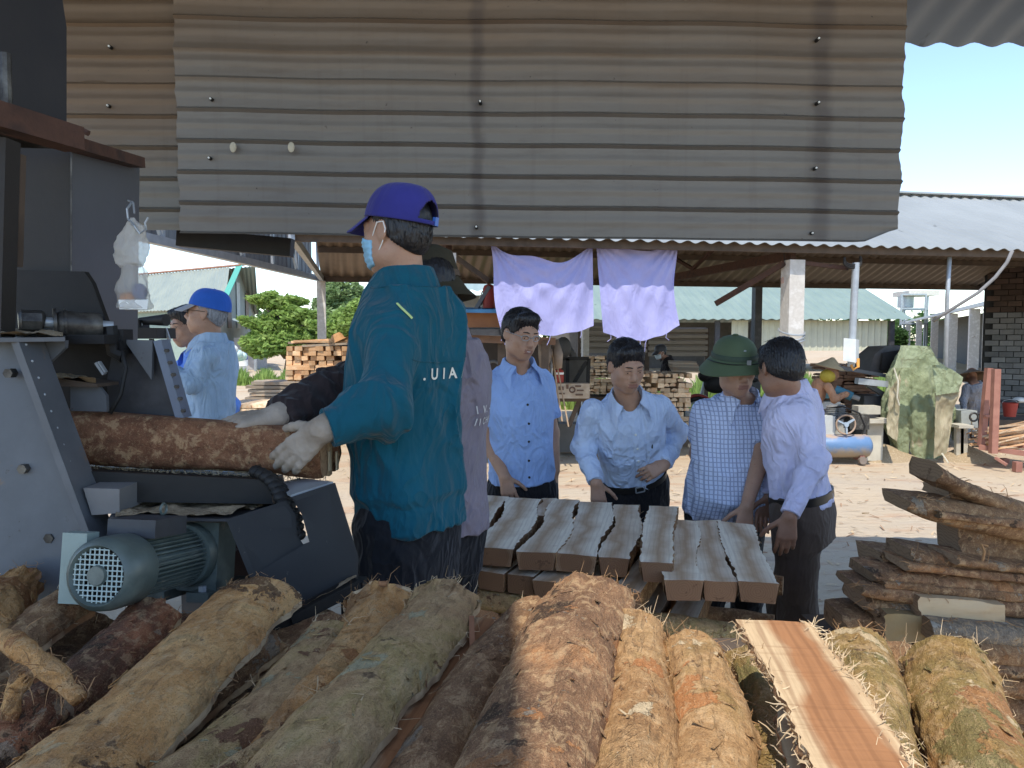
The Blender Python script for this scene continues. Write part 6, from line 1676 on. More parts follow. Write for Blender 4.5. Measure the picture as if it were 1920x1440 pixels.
MB().lathe([(0, 0), (.058, 0), (.06, .01), (.06, .1), (.056, .11), (0, .11)], qj, 20).build('body', mat('red_plastic', (.5, .05, .03)), jg)
MB().lathe([(.058, .108), (.06, .112), (.06, .135), (.058, .138)], qj, 20).build('band', WASHER, jg)
MB().lathe([(.058, .136), (.06, .14), (.045, .17), (.02, .18), (.02, .195), (0, .196)], qj, 20).build('lid', mat('red_plastic', (.5, .05, .03)), jg)
for k, (a_, b_, r_) in enumerate((((1024, 640), (1040, 815), .012), ((1034, 655), (1054, 790), .012), ((1040, 660), (1066, 800), .010), ((1030, 640), (1044, 830), .014))):
    MB().tube([P(*a_, 9.9), P(*b_, 9.7)], r_, 7).build('long_pole', [mat('pale_pole', (.46, .32, .2)), GALV][k == 3], label=['tallest wooden pole leaning by the cupboard', 'thin wooden pole leaning across the cupboard leg', 'shortest wooden pole by the patterned box', 'pale metal ended tool handle leaning by the cupboard'][k], cat='pole', group='poles leaning on the cupboard')
b = MB()
for px in (1016, 1022, 1040):
    c0, c1 = P(px, 638, 9.75), P(px + (8 if px == 1040 else 0), 690, 9.75)
    b.tube([c0, (c0 + c1) / 2 + (.02, -.03, 0), c1], [.05, .07, .04], 9)
V = np.array(b.v); V += .02 * fbm(V * 9, 3, 2)[:, None]; b.v = [tuple(v) for v in V]
b.build('hung_sacking', mat('grey_brown_rag', (.20, .16, .13), (.3, .24, .19)), label='brown rags hanging from the cart beam beside the cupboard', cat='rags', smooth=180)
b = MB(); b.ell(P(1056, 652, 12), (.13, .2, .17), 12); b.tube([P(1062, 650, 12), P(1074, 665, 12), P(1078, 690, 12), P(1078, 740, 12)], .06, 9)
b.build('dust_pipe', mat('dim_pipe', (.10, .095, .09)), label='dark bent extraction pipe behind the cupboard', cat='pipe', smooth=180)
# motorbike seen between the two men
mk = thing('motorbike', 'parked motorbike with a red mudguard between the long sleeved man and the helmeted man', 'motorbike', P(1310, 745, 14) * (1, 1, 0))
for px, py in ((1308, 728), (1420, 728)):
    c = P(px, py, 14); c[2] = .29
    torus(c, .26, .045, 28).build('tyre', mat('tyre_rubber', (.03, .03, .03)), mk, smooth=180)
    t2 = torus(c, .2, .015, 24).build('rim', GALV, mk, smooth=180)
    b = MB()
    for k in range(10): b.tube([c, c + np.array((.2 * math.cos(k * .628), 0, .2 * math.sin(k * .628)))], .005, 4)
    b.build('spoke', GALV, t2)
c = P(1308, 720, 14); c[2] = .29
MB().tube([c + np.array((.32 * math.cos(a), 0, .32 * math.sin(a))) for a in np.linspace(.4, 2.4, 10)], .06, 8, flat=.5).build('mudguard', mat('red_plastic', (.5, .05, .03)), mk, smooth=180)
b = MB(); b.tube([c + (0, 0, 0), c + (.14, 0, .62)], .03, 8); b.build('fork', GALV, mk)
b = MB(); b.ell(c + (.14, 0, .68), (.14, .1, .12), 10); b.ell(c + (.35, 0, .52), (.26, .12, .17), 10); b.build('body', BLACKM, mk, smooth=180)
b = MB(); b.ell(c + (.75, 0, .60), (.38, .13, .08), 10); b.build('seat', BLACKM, mk, smooth=180)
b = MB(); b.tube([c + (.15, -.3, .8), c + (.12, 0, .76), c + (.15, .3, .8)], .014, 6); b.build('handlebar', BLACKM, mk)
b = MB(); b.box(c + (.5, 0, .05), (.4, .2, .3)); b.build('engine', GREASE, mk)
q = P(1310, 760, 13.2); MB().box((q[0] + .1, 13.2, .32), (.6, .3, .1)).build('slab', mat('pale_stone', (.6, .58, .54)), label='pale stone slab under the motorbike wheel', cat='stone slab')
MB().box((q[0] + .1, 13.25, .14), (.5, .3, .27)).build('bearer', DARKW, label='dark block under the pale stone slab', cat='block')
q = P(1300, 790, 12.2); MB().cyl((q[0] - .07, 12.2, q[2]), (q[0] + .12, 12.2, q[2]), .05, n=14).build('paint_can', WASHER, label='white can lying beside the middle board stack', cat='can')
# bits of scattered offcuts on the ground
rg_ = np.random.default_rng(21)
sp_ = [(905, 845), (895, 850), (1060, 838), (1085, 842), (1300, 826), (1308, 832), (1295, 838)]
for k, (px, py) in enumerate(sp_):
    q = G(px, py); o = MB().box((0, 0, 0), (.22, .07, .05)).build('offcut', [E_CR, E_OR][k % 2], label=['pale offcut at the feet of the red cart', 'second offcut by the red cart', 'offcut on the ground below the cupboard', 'offcut between cupboard and long sleeved man', 'offcut at the corner of the middle stack', 'offcut nearest the helmeted man', 'offcut touching the front of the middle stack'][k], cat='offcut', group='offcuts on the yard floor', org=(0, 0, 0))
    o.location = (q[0], q[1], .03); o.rotation_euler = (0, 0, rg_.uniform(0, 3))
# ================================================================== PEOPLE (signed distance fields meshed with surface nets)
class Field:
    def __init__(s, lo, hi, h):
        s.lo = np.array(lo, float); s.h = h
        s.n = np.ceil((np.array(hi) - s.lo) / h).astype(int) + 1
        s.D = np.full(s.n, .5, np.float32)
        s.ax = [s.lo[i] + h * np.arange(s.n[i]) for i in range(3)]
    def blk(s, lo, hi):
        a = np.clip(np.floor((np.array(lo) - s.lo) / s.h).astype(int), 0, s.n - 1)
        b = np.clip(np.ceil((np.array(hi) - s.lo) / s.h).astype(int) + 1, 1, s.n)
        return tuple(slice(x, max(x, y)) for x, y in zip(a, b))
    def add(s, fn, lo, hi, k=.02, op='u'):
        m = k + 3 * s.h
        sl_ = s.blk(np.array(lo) - m, np.array(hi) + m)
        X, Y, Z = s.ax[0][sl_[0]][:, None, None], s.ax[1][sl_[1]][None, :, None], s.ax[2][sl_[2]][None, None, :]
        if 0 in (X.size, Y.size, Z.size): return
        d = fn(X, Y, Z); a = s.D[sl_]
        if op == 'u':
            h = np.clip(.5 + .5 * (a - d) / k, 0, 1)
            s.D[sl_] = a * (1 - h) + d * h - k * h * (1 - h)
        elif op == 's':
            h = np.clip(.5 - .5 * (a + d) / k, 0, 1)
            s.D[sl_] = a * (1 - h) - d * h + k * h * (1 - h)
        else:
            h = np.clip(.5 - .5 * (a - d) / k, 0, 1)
            s.D[sl_] = d * h + a * (1 - h) + k * h * (1 - h)
    def cap(s, a, b, ra, rb=None, k=.02, op='u', clip=None, sq=None):
        a, b = np.array(a, float), np.array(b, float); rb = ra if rb is None else rb
        ba = b - a; L2 = np.dot(ba, ba) + 1e-9
        def fn(X, Y, Z):
            t = np.clip(((X - a[0]) * ba[0] + (Y - a[1]) * ba[1] + (Z - a[2]) * ba[2]) / L2, 0, 1)
            d = np.sqrt((X - a[0] - t * ba[0]) ** 2 + (Y - a[1] - t * ba[1]) ** 2 + (Z - a[2] - t * ba[2]) ** 2) - (ra + (rb - ra) * t)
            if clip is not None:
                p, n = clip
                d = np.maximum(d, (X - p[0]) * n[0] + (Y - p[1]) * n[1] + (Z - p[2]) * n[2])
            return d
        r = max(ra, rb)
        s.add(fn, np.minimum(a, b) - r, np.maximum(a, b) + r, k, op)
    def ell(s, c, r, M=None, k=.02, op='u'):
        c, r = np.array(c, float), np.array(r if not np.isscalar(r) else (r, r, r), float)
        M = np.eye(3) if M is None else np.array(M)
        def fn(X, Y, Z):
            X, Y, Z = X - c[0], Y - c[1], Z - c[2]
            q = [X * M[0, i] + Y * M[1, i] + Z * M[2, i] for i in range(3)]
            k0 = np.sqrt(sum((q[i] / r[i]) ** 2 for i in range(3)))
            k1 = np.sqrt(sum((q[i] / r[i] ** 2) ** 2 for i in range(3))) + 1e-9
            return k0 * (k0 - 1) / k1
        e = np.abs(M) @ r
        s.add(fn, c - e, c + e, k, op)
    def mesh(s):
        D = s.D
        I = D < 0
        c = [I[:-1, :-1, :-1], I[1:, :-1, :-1], I[:-1, 1:, :-1], I[1:, 1:, :-1], I[:-1, :-1, 1:], I[1:, :-1, 1:], I[:-1, 1:, 1:], I[1:, 1:, 1:]]
        sm = sum(x.astype(np.int8) for x in c)
        cells = np.argwhere((sm > 0) & (sm < 8))
        idx = np.full(np.array(D.shape) - 1, -1, np.int64)
        idx[tuple(cells.T)] = np.arange(len(cells))
        acc = np.zeros((len(cells), 3)); cnt = np.zeros(len(cells))
        offs = [(0, 0, 0), (1, 0, 0), (0, 1, 0), (1, 1, 0), (0, 0, 1), (1, 0, 1), (0, 1, 1), (1, 1, 1)]
        vals = [D[tuple((cells + o).T)] for o in offs]
        for a in range(8):
            for b in range(a + 1, 8):
                if bin(a ^ b).count('1') != 1: continue
                va, vb = vals[a], vals[b]
                m = (va < 0) != (vb < 0)
                t = va / np.where(m, va - vb, 1)
                p = np.array(offs[a]) + t[:, None] * (np.array(offs[b]) - np.array(offs[a]))
                acc[m] += p[m]; cnt[m] += 1
        V = s.lo + s.h * (cells + acc / cnt[:, None])
        Q = []
        for ax_ in range(3):
            sl0 = [slice(None)] * 3; sl1 = [slice(None)] * 3
            sl0[ax_] = slice(0, -1); sl1[ax_] = slice(1, None)
            e = I[tuple(sl0)] != I[tuple(sl1)]
            g = np.argwhere(e)
            u, v = [(1, 2), (2, 0), (0, 1)][ax_]
            ok = (g[:, u] > 0) & (g[:, v] > 0) & (g[:, u] < D.shape[u] - 1) & (g[:, v] < D.shape[v] - 1)
            g = g[ok]
            ins = I[tuple(g.T)]
            du = np.zeros(3, int); du[u] = 1; dv_ = np.zeros(3, int); dv_[v] = 1
            q = np.stack([idx[tuple((g - du - dv_).T)], idx[tuple((g - dv_).T)], idx[tuple(g.T)], idx[tuple((g - du).T)]], 1)
            q[~ins] = q[~ins][:, ::-1]
            Q.append(q)
        return V, np.concatenate(Q)

def np_mesh(name, V, Q, mats, parent, wr=0.0, wseed=0, wsc=(9, 9, 5), matidx=None, extra=None):
    me = bpy.data.meshes.new(name)
    org = ORG[parent.name]
    def fill(V):
        me.clear_geometry()
        me.vertices.add(len(V)); me.vertices.foreach_set('co', (V - org).astype(np.float32).ravel())
        me.loops.add(Q.size); me.loops.foreach_set('vertex_index', Q.astype(np.int32).ravel())
        me.polygons.add(len(Q)); me.polygons.foreach_set('loop_start', np.arange(0, Q.size, 4, dtype=np.int32))
        me.polygons.foreach_set('use_smooth', np.ones(len(Q), bool))
        me.update(calc_edges=True)
    fill(V)
    if wr or extra is not None:
        nn = np.zeros(len(V) * 3, np.float32); me.vertices.foreach_get('normal', nn); nn = nn.reshape(-1, 3)
        d = 0
        if wr:
            w1 = fbm(V * np.array(wsc) + wseed, 2, wseed)
            q = V * np.array(wsc)
            q = q + np.stack([q[:, 2] * .35, q[:, 0] * .2, q[:, 1] * .3], 1)
            f = np.clip(1 - 3.2 * np.abs(vn(q * .85 + .6 * w1[:, None] + wseed * 1.7, wseed + 4)), 0, 1) ** 1.5
            g = np.clip(1 - 3.0 * np.abs(vn(q * 1.9 + .8 * w1[:, None] + wseed * 2.9, wseed + 14)), 0, 1) ** 1.5
            d = wr * (1.5 * (f - .25) + .6 * (g - .25)) + wr * .6 * w1
        if extra is not None: d = d + extra(V, nn)
        V = V + nn * np.asarray(d).reshape(-1, 1)
        fill(V)
    setmats(me, mats)
    if matidx is not None: me.polygons.foreach_set('material_index', matidx.astype(np.int32))
    me.update()
    o = place(name, me, parent, org)
    return o, V

def frame_from(f, up=(0, 0, 1)):
    f = nz(f); r = nz(np.cross(f, up)); u = np.cross(r, f)
    return np.stack([r, f, u], 1)            # columns: right, forward, up
def rot(M, yaw=0, pitch=0, roll=0):
    cy, sy, cp_, sp_, cr, sr = math.cos(yaw), math.sin(yaw), math.cos(pitch), math.sin(pitch), math.cos(roll), math.sin(roll)
    Z = np.array(((cy, -sy, 0), (sy, cy, 0), (0, 0, 1))); X = np.array(((1, 0, 0), (0, cp_, -sp_), (0, sp_, cp_))); Y = np.array(((cr, 0, sr), (0, 1, 0), (-sr, 0, cr)))
    return M @ Z @ X @ Y

def skinmat(name, c):
    N = NT(name); v = N.obj()
    col = N.ramp(N.noise(v, 16, 5), [(.3, tuple(x * .86 for x in c)), (.7, tuple(x * 1.1 for x in c))])
    col = N.mix(N.thr(N.noise(v, 90, 4), .55, .8), col, (c[0] * .85, c[1] * .62, c[2] * .55))
    N.b.inputs['Subsurface Weight'].default_value = .12
    N.b.inputs['Subsurface Radius'].default_value = (.012, .005, .003)
    N.bump(N.noise(v, 260, 4), .12, .002)
    return N.done(col, .52, 0, .4)
SKIN = skinmat('tan_skin', (.40, .235, .155)); SKIN2 = skinmat('light_tan_skin', (.46, .285, .20)); SKIN3 = skinmat('deep_tan_skin', (.30, .16, .10))
LIP = mat('lip', (.30, .15, .11), bump=0, rough=.5)
def hairmat(name, c):
    N = NT(name); v = N.obj((1, 1, .25))
    h = N.noise(v, 120, 4, .6)
    N.bump(h, .7, .006)
    return N.done(N.ramp(h, [(.3, tuple(x * .6 for x in c)), (.7, tuple(x * 1.5 for x in c))]), .42, 0, .45)
HAIR = hairmat('black_hair', (.010, .009, .010)); HAIRG = hairmat('grey_hair', (.22, .23, .25))
EYEW, EYED = mat('eye_white', (.62, .58, .54), bump=0, rough=.25), mat('dark_iris', (.012, .008, .006), bump=0, rough=.15)

def head_sdf(Fd, c, M, s=1.0, infl=0.0, ears=True, neck=None):
    L = lambda x, y, z: c + M @ (np.array((x, y, z)) * s)
    r = lambda *a: tuple(np.array(a) * s + infl)
    Fd.ell(L(0, -.014, .036), r(.075, .093, .086), M, k=.01)
    Fd.ell(L(0, .018, -.02), r(.067, .070, .080), M, k=.03)
    Fd.ell(L(0, .040, -.060), r(.052, .048, .052), M, k=.03)
    Fd.ell(L(0, .062, -.098), r(.026, .022, .020), M, k=.03)
    for q in (-1, 1):
        Fd.ell(L(.046 * q, .012, -.070), r(.022, .034, .026), M, k=.03)
        Fd.ell(L(.043 * q, .062, -.022), r(.020, .018, .018), M, k=.025)
    Fd.cap(L(-.040, .080, .026), L(.040, .080, .026), (.010 * s + infl), k=.022)
    if infl < .002:
        for q in (-1, 1):
            Fd.ell(L(.031 * q, .099, .006), r(.017, .014, .011), M, k=.012, op='s')
            Fd.ell(L(.031 * q, .0775, .004), r(.0165, .0145, .0125), M, k=.006)
            Fd.cap(L(.018 * q, .0915, .0125), L(.044 * q, .085, .0105), .0042 * s, k=.005)
            Fd.cap(L(.020 * q, .0905, -.006), L(.043 * q, .084, -.005), .0035 * s, k=.006)
    Fd.cap(L(0, .088, .014), L(0, .108, -.026), .0085 * s + infl, .0125 * s + infl, k=.014)
    Fd.ell(L(0, .106, -.032), r(.0145, .0125, .010), M, k=.008)
    for q in (-1, 1): Fd.ell(L(.0135 * q, .098, -.035), r(.0085, .010, .0078), M, k=.007)
    Fd.ell(L(0, .082, -.062), r(.032, .018, .022), M, k=.02)
    if infl < .002:
        Fd.cap(L(-.021, .093, -.0600), L(.021, .093, -.0600), .0052 * s, k=.006)
        Fd.cap(L(-.017, .0945, -.0705), L(.017, .0945, -.0705), .0062 * s, k=.006)
        Fd.cap(L(-.022, .1005, -.0652), L(.022, .1005, -.0652), .0026 * s, k=.004, op='s')
    if ears:
        for q in (-1, 1):
            Me = M @ np.array(((math.cos(.35 * q), -math.sin(.35 * q), 0), (math.sin(.35 * q), math.cos(.35 * q), 0), (0, 0, 1)))
            Fd.ell(L(.078 * q, -.008, -.004), r(.007, .019, .031), Me, k=.010)
            Fd.ell(L(.084 * q, -.004, .000), r(.005, .009, .016), Me, k=.006, op='s')
    if neck is not None:
        Fd.cap(L(0, -.022, -.055), neck, .054 * s + infl, .060 * s + infl, k=.025)

def hand_sdf(Fd, w_, f, n, s_, sc=1.0, infl=0.0, curl=(.25, .3, .25), spread=.09, thumb=(.62, .72, .25)):
    """wrist, finger direction, palm normal, thumb side"""
    f = nz(f); n = nz(n - f * np.dot(n, f)) if abs(np.dot(nz(n), f)) < .99 else n; s_ = nz(s_ - f * np.dot(s_, f) - n * np.dot(s_, n))
    for i in range(4):
        kx = .030 - .0195 * i
        Fd.cap(w_ + f * .012 * sc + s_ * kx * .55 * sc, w_ + (f * (.088 - .004 * abs(i - 1)) + s_ * kx) * sc, .0135 * sc + infl, .0112 * sc + infl, k=.014)
    Ls = ((.042, .025, .021), (.046, .029, .023), (.043, .027, .022), (.034, .021, .019))
    for i in range(4):
        kx = .030 - .0195 * i
        p = w_ + (f * (.088 - .004 * abs(i - 1)) + s_ * kx) * sc
        base = nz(f + s_ * spread * (1.5 - i)); a = 0
        for j in range(3):
            a += curl[j] * (1 + .12 * i)
            d = nz(base * math.cos(a) + n * math.sin(a))
            q = p + d * Ls[i][j] * sc
            r0 = (.0095, .0085, .0078)[j] * (1 if i < 3 else .88) * sc + infl
            Fd.cap(p, q, r0, r0 * .93, k=.004)
            p = q
    p = w_ + (f * .022 + s_ * .026 + n * .006) * sc
    d = nz(f * thumb[0] + s_ * thumb[1] + n * thumb[2])
    for j, (l, r) in enumerate(((.046, .0122), (.033, .0108), (.027, .0095))):
        q = p + d * l * sc
        Fd.cap(p, q, r * sc + infl, r * .88 * sc + infl, k=.010 if j == 0 else .004)
        p = q; d = nz(d + f * .28 + n * .10)

TSC = .90
TORSO = [(-.30, .155, .110, 0), (-.10, .170, .118, -.005), (.06, .168, .115, .0), (.25, .158, .108, .008), (.45, .160, .110, .010), (.65, .172, .116, .006), (.80, .172, .108, -.004), (.90, .150, .090, -.014), (.97, .105, .072, -.018), (1.06, .062, .062, -.012)]
def torso_fn(pel, nek, fwd, tab, infl, belly=0.0, sc=1.0, lo=None, hi=None, p=2.35, band=0):
    U = nek - pel; Ln = np.linalg.norm(U); U = U / Ln
    Rr = nz(np.cross(fwd, U)); Fw = np.cross(U, Rr)
    T = np.array(tab) * np.array((1, TSC, TSC, 1))
    tt = T[:, 0]; wv = T[:, 1] * sc + infl; dp = T[:, 2] * sc + infl; yo = T[:, 3] * sc
    if belly:
        bb = belly * np.exp(-((tt - .25) / .28) ** 2); dp = dp + bb * .55; yo = yo + bb * .6; wv = wv + bb * .35
    def fn(X, Y, Z):
        X, Y, Z = X - pel[0], Y - pel[1], Z - pel[2]
        t = (X * U[0] + Y * U[1] + Z * U[2]) / Ln
        x = X * Rr[0] + Y * Rr[1] + Z * Rr[2]
        y = X * Fw[0] + Y * Fw[1] + Z * Fw[2]
        w_ = np.interp(t, tt, wv); d_ = np.interp(t, tt, dp); o_ = np.interp(t, tt, yo)
        if band:
            bq = band * (np.clip((t - (lo + .12)) / .035, 0, 1) - .4); w_ = w_ + bq; d_ = d_ + bq
        k = (np.abs(x / w_) ** p + np.abs((y - o_) / d_) ** p) ** (1 / p)
        d = (k - 1) * np.minimum(w_, d_) * .92
        l_, h_ = (-.30 if lo is None else lo), (1.04 if hi is None else hi)
        return np.maximum(np.maximum(d, (t - h_) * Ln), (l_ - t) * Ln)
    e = np.array((.36, .36, .05))
    return fn, np.minimum(pel, nek) - e - np.array((0, 0, .3 * Ln)), np.maximum(pel, nek) + e, (U, Rr, Fw, Ln)

def person(label, spec, parent_loc):
    h = spec.get('h', .006)
    t = thing('person', label, 'person', parent_loc)
    pel, nek, hc, HM = spec['pel'], spec['nek'], spec['head'], spec['HM']
    fwd = nz(spec['fwd']); hs = spec.get('hs', 1.0); sw = spec.get('sw', .175)
    tsc = spec.get('tsc', 1.0)
    fnT, lo, hi, (U, Rr, Fw, Ln) = torso_fn(pel, nek, fwd, TORSO, -.012, spec.get('belly', 0), sc=tsc)
    sh = {'l': nek - U * .075 - Rr * sw - Fw * .01, 'r': nek - U * .075 + Rr * sw - Fw * .01}
    for q in 'lr':
        if 's' + q in spec: sh[q] = spec['s' + q]
    arms = {q: (sh[q], spec['e' + q], spec['w' + q]) for q in 'lr' if 'e' + q in spec}
    legs = {}
    for q, sg in (('l', -1), ('r', 1)):
        hp = pel + Rr * sg * .085 - np.array((0, 0, .03))
        foot = spec.get('f' + q)
        if foot is None: foot = np.array((pel[0], pel[1], 0)) + nz((Rr[0], Rr[1], 0)) * sg * .11 + np.array((0, 0, spec.get('gz', 0)))
        kn = (hp + foot) / 2 + nz((fwd[0], fwd[1], 0)) * .03 + np.array((0, 0, .02))
        legs[q] = (hp, kn, foot + np.array((0, 0, .08)))
    pts = [pel, nek, hc] + [p for a in arms.values() for p in a] + [p for l in legs.values() for p in l]
    pts = np.array(pts)
    L0, L1 = pts.min(0) - .26, pts.max(0) + .26
    L0[2] = min(l[2][2] for l in legs.values()) - .12
    # ---------- body: one continuous surface
    B = Field(L0, L1, h)
    B.add(fnT, lo, hi, k=.02)
    head_sdf(B, hc, HM, hs, neck=nek - U * .03)
    for q, (a, e, w_) in arms.items():
        B.cap(a, e, .046, .038, k=.03); B.cap(e, w_, .040, .027, k=.02)
        if 'h' + q in spec: hand_sdf(B, w_, *spec['h' + q][:3], sc=hs, **spec['h' + q][3])
    for q, (a, k_, f_) in legs.items():
        B.cap(a, k_, .075, .050, k=.03); B.cap(k_, f_, .050, .034, k=.02)
        B.cap(f_ - np.array((0, 0, .03)), f_ - np.array((0, 0, .045)) + nz((fwd[0], fwd[1], 0)) * .15, .036, .028, k=.03)
    V, Q = B.mesh()
    cen = V[Q].mean(1); lq = (cen - hc) @ HM / hs
    mi = np.zeros(len(Q), int)
    mi[(np.abs(lq[:, 0]) < .024) & (lq[:, 1] > .085) & (lq[:, 2] < -.0555) & (lq[:, 2] > -.077)] = 1
    np_mesh('body', V, Q, [spec.get('skin', SKIN), LIP], t, matidx=mi)
    Lh = lambda x, y, z: hc + HM @ (np.array((x, y, z)) * hs)
    # ---------- face details
    if spec.get('face', True):
        for q in (-1, 1):
            c = Lh(.031 * q, .0770, .0035)
            b = MB(); b.ell(c, .0135 * hs, 12, M=HM); ey = b.build('eye', EYEW, t, smooth=180)
            g = spec.get('gaze', (0, -.25)); d = nz(HM @ np.array((g[0], 1, g[1])))
            b = MB(); b.ell(c + d * .0098 * hs, .0066 * hs, 10, M=HM); b.build('iris', EYED, ey, smooth=180)
            b = MB(); A = [Lh(.012 * q, .0985, .0245), Lh(.026 * q, .0985, .029), Lh(.040 * q, .090, .0275), Lh(.050 * q, .079, .022)]
            b.tube(A, [.0030 * hs, .0042 * hs, .0036 * hs, .0015 * hs], 6, flat=.7); b.build('eyebrow', HAIR, t, smooth=180)
            b = MB(); b.tube([Lh(.017 * q, .0945, .0075), Lh(.030 * q, .0945, .0095), Lh(.044 * q, .087, .0065)], .0014 * hs, 5); b.build('eyelash', HAIR, t)
    # ---------- hair
    if spec.get('hair', 'short'):
        Hf = Field(hc - .17 * hs, hc + .17 * hs, max(.004, h * .75))
        big = .96 if spec.get('hat') else 1.03
        Hf.ell(Lh(0, -.017, .040), np.array((.083, .100, .092)) * hs * big, HM, k=.01)
        Hf.ell(Lh(0, -.035, -.01), np.array((.076, .075, .075)) * hs, HM, k=.02)
        if not spec.get('hat'): Hf.cap(Lh(-.03, .058, .095), Lh(.045, .060, .088), .022 * hs, .026 * hs, k=.03)
        fr_ = spec.get('fringe', .058)
        # forehead and face cut away
        Hf.ell(Lh(spec.get('part', .0), .115, fr_ - .085), np.array((.062, .075, .085)) * hs, HM, k=.012, op='s')
        def cut(X, Y, Z, fr_=fr_):
            q = [((X - hc[0]) * HM[0, i] + (Y - hc[1]) * HM[1, i] + (Z - hc[2]) * HM[2, i]) / hs for i in range(3)]
            # keep region: behind a line that slopes from temple to nape
            d1 = (q[1] - (.052 + .55 * (q[2] - .01))) * .85
            d1 = np.where(q[2] > .02, np.minimum(d1, (q[1] - .052) * .9 + np.maximum(0, (fr_ - q[2])) * 0 - np.maximum(0, q[2] - fr_) * 3), d1)
            side = np.abs(q[0])
            d2 = (-q[2] - .020 - np.clip((-q[1] - .02), 0, .08) * .9) * .8
            return np.maximum(d1, d2) * hs
        Hf.add(cut, hc - .2, hc + .2, k=.008, op='i')
        for q in (-1, 1): Hf.ell(Lh(.084 * q, .0, -.006), np.array((.018, .024, .034)) * hs, HM, k=.006, op='s')
        V2, Q2 = Hf.mesh()
        if len(Q2):
            def strands(V, nn):
                l = (V - hc) @ HM
                a = np.arctan2(l[:, 0], l[:, 1] + .02)
                return (.0012 if spec.get('hat') else .0022) * np.sin(a * 46 + 7 * fbm(l * 22, 3, 4)) * (l[:, 2] > -.05) + .0022 * fbm(l * 60, 3, 8)
            ho, V2 = np_mesh('hair', V2, Q2, [spec.get('hairmat', HAIR)], t, extra=strands)
            if spec.get('face', True):
                rg = np.random.default_rng(spec.get('seed', 1)); nn = np.zeros(len(V2) * 3, np.float32); ho.data.vertices.foreach_get('normal', nn); nn = nn.reshape(-1, 3)
                hb = MB()
                for i in rg.choice(len(V2), min(420, len(V2)), replace=False):
                    l = HM.T @ (V2[i] - hc) / hs; n_ = nn[i]
                    if np.dot(HM.T @ n_, (0, 0, 1)) < -.3 or (spec.get('hat') and l[2] > .03): continue
                    d = HM @ (np.array((l[0] * 3, (l[1] + .03) * 6, -.5 + .3 * (l[2] < .04) * -1)) + rg.normal(size=3) * .25); d = nz(d - n_ * np.dot(d, n_))
                    ln = rg.uniform(.014, .03) * hs; q = V2[i] - n_ * .001
                    hb.tube([q, q + d * ln * .5 + n_ * .0022, q + d * ln + n_ * rg.uniform(-.002, .003)], [.0011, .0010, .0004], 3, cap=False)
                if hb.v: hb.build('hair_strand', spec.get('hairmat', HAIR), ho, kind='stuff')
    # ---------- trousers
    tr_ = spec['trousers']
    Tf = Field(L0, L1, h * 1.2)
    fnP, lo, hi, _ = torso_fn(pel, nek, fwd, TORSO, .012 if spec.get('tuck') else .004, spec.get('belly', 0) * .7, sc=tsc, lo=-.30, hi=spec.get('waist', .14))
    Tf.add(fnP, lo, hi, k=.02)
    for q, (a, k_, f_) in legs.items():
        Tf.cap(a, k_, spec.get('legr', .095), .078, k=.05); Tf.cap(k_, f_ - np.array((0, 0, .03)), .078, .070, k=.03)
    V3, Q3 = Tf.mesh()
    tro, _ = np_mesh('trousers', V3, Q3, [tr_], t, wr=.004, wseed=spec.get('seed', 1) + 3, wsc=(10, 10, 5))
    for q, (a, k_, f_) in legs.items():
        b = MB(); fd = nz((fwd[0], fwd[1], 0))
        b.ell(f_ + fd * .07 - np.array((0, 0, .045)), (.05, .14, .045), 12, M=frame_from(fd)); b.build('shoe', BLACKM, t, smooth=180)
    # ---------- shirt
    Sf = Field(L0, L1, h)
    wv_ = spec.get('loose', .018)
    hem = spec.get('hem', -.05)
    fnS, lo, hi, _ = torso_fn(pel, nek, fwd, TORSO, wv_, spec.get('belly', 0), sc=tsc, lo=hem, hi=1.0, band=spec.get('band', 0))
    Sf.add(fnS, lo, hi, k=.02)
    ro_ = spec.get('sleeve_r', (.058, .050, .039))
    for q, (a, e, w_) in arms.items():
        sl_ = spec.get('sleeve', 'long')
        if sl_ == 'short':
            fr = spec.get('sleeve_len', .72); end = a + (e - a) * fr; d = nz(e - a)
            Sf.cap(a, a + (e - a) * (fr + .2), .060, .064, k=.022, clip=(end, d))
        else:
            end = e + (w_ - e) * spec.get('cuff', .95); d = nz(w_ - e)
            Sf.cap(a, e, ro_[0], ro_[1], k=.022)
            Sf.cap(e, w_ + d * .06, ro_[1], ro_[2], k=.03, clip=(end, d))
            Sf.cap(end - d * .055, end + d * .03, ro_[2] * .96, ro_[2] * .96, k=.008, clip=(end, d))
            for kq in range(4):
                m_ = e + (w_ - e) * (-.16 + .14 * kq)
                Sf.ell(m_ + np.array((.008 * (-1) ** kq, 0, -.006)), (ro_[1] * (1.10 - .06 * kq), ro_[1] * (1.08 - .06 * kq), .026), frame_from(np.cross(d, (0.3, 1, .2)), d), k=.02)
    nk = nek + U * .02
    Sf.cap(nk - U * .035 + Fw * .012, nk + U * .12 + Fw * .035, .050, .058, k=.012, op='s')
    V4, Q4 = Sf.mesh()
    shirt, V4 = np_mesh(spec.get('shirt_name', 'shirt'), V4, Q4, [spec['shirt']], t, wr=spec.get('wrk', .0065), wseed=spec.get('seed', 1), wsc=spec.get('wsc', (8, 8, 5)))
    bvh = BVHTree.FromPolygons(V4.tolist(), Q4.tolist())
    def onshirt(x, z_t, side=1, off=.003):
        """point on the shirt front (side=1) or back (-1) at lateral x, height fraction t"""
        o = pel + U * (Ln * z_t) + Rr * x + Fw * side * .6
        r = bvh.ray_cast(Vector(o), Vector(-Fw * side))
        if r[0] is None: return None
        return np.array(r[0]) + Fw * side * off
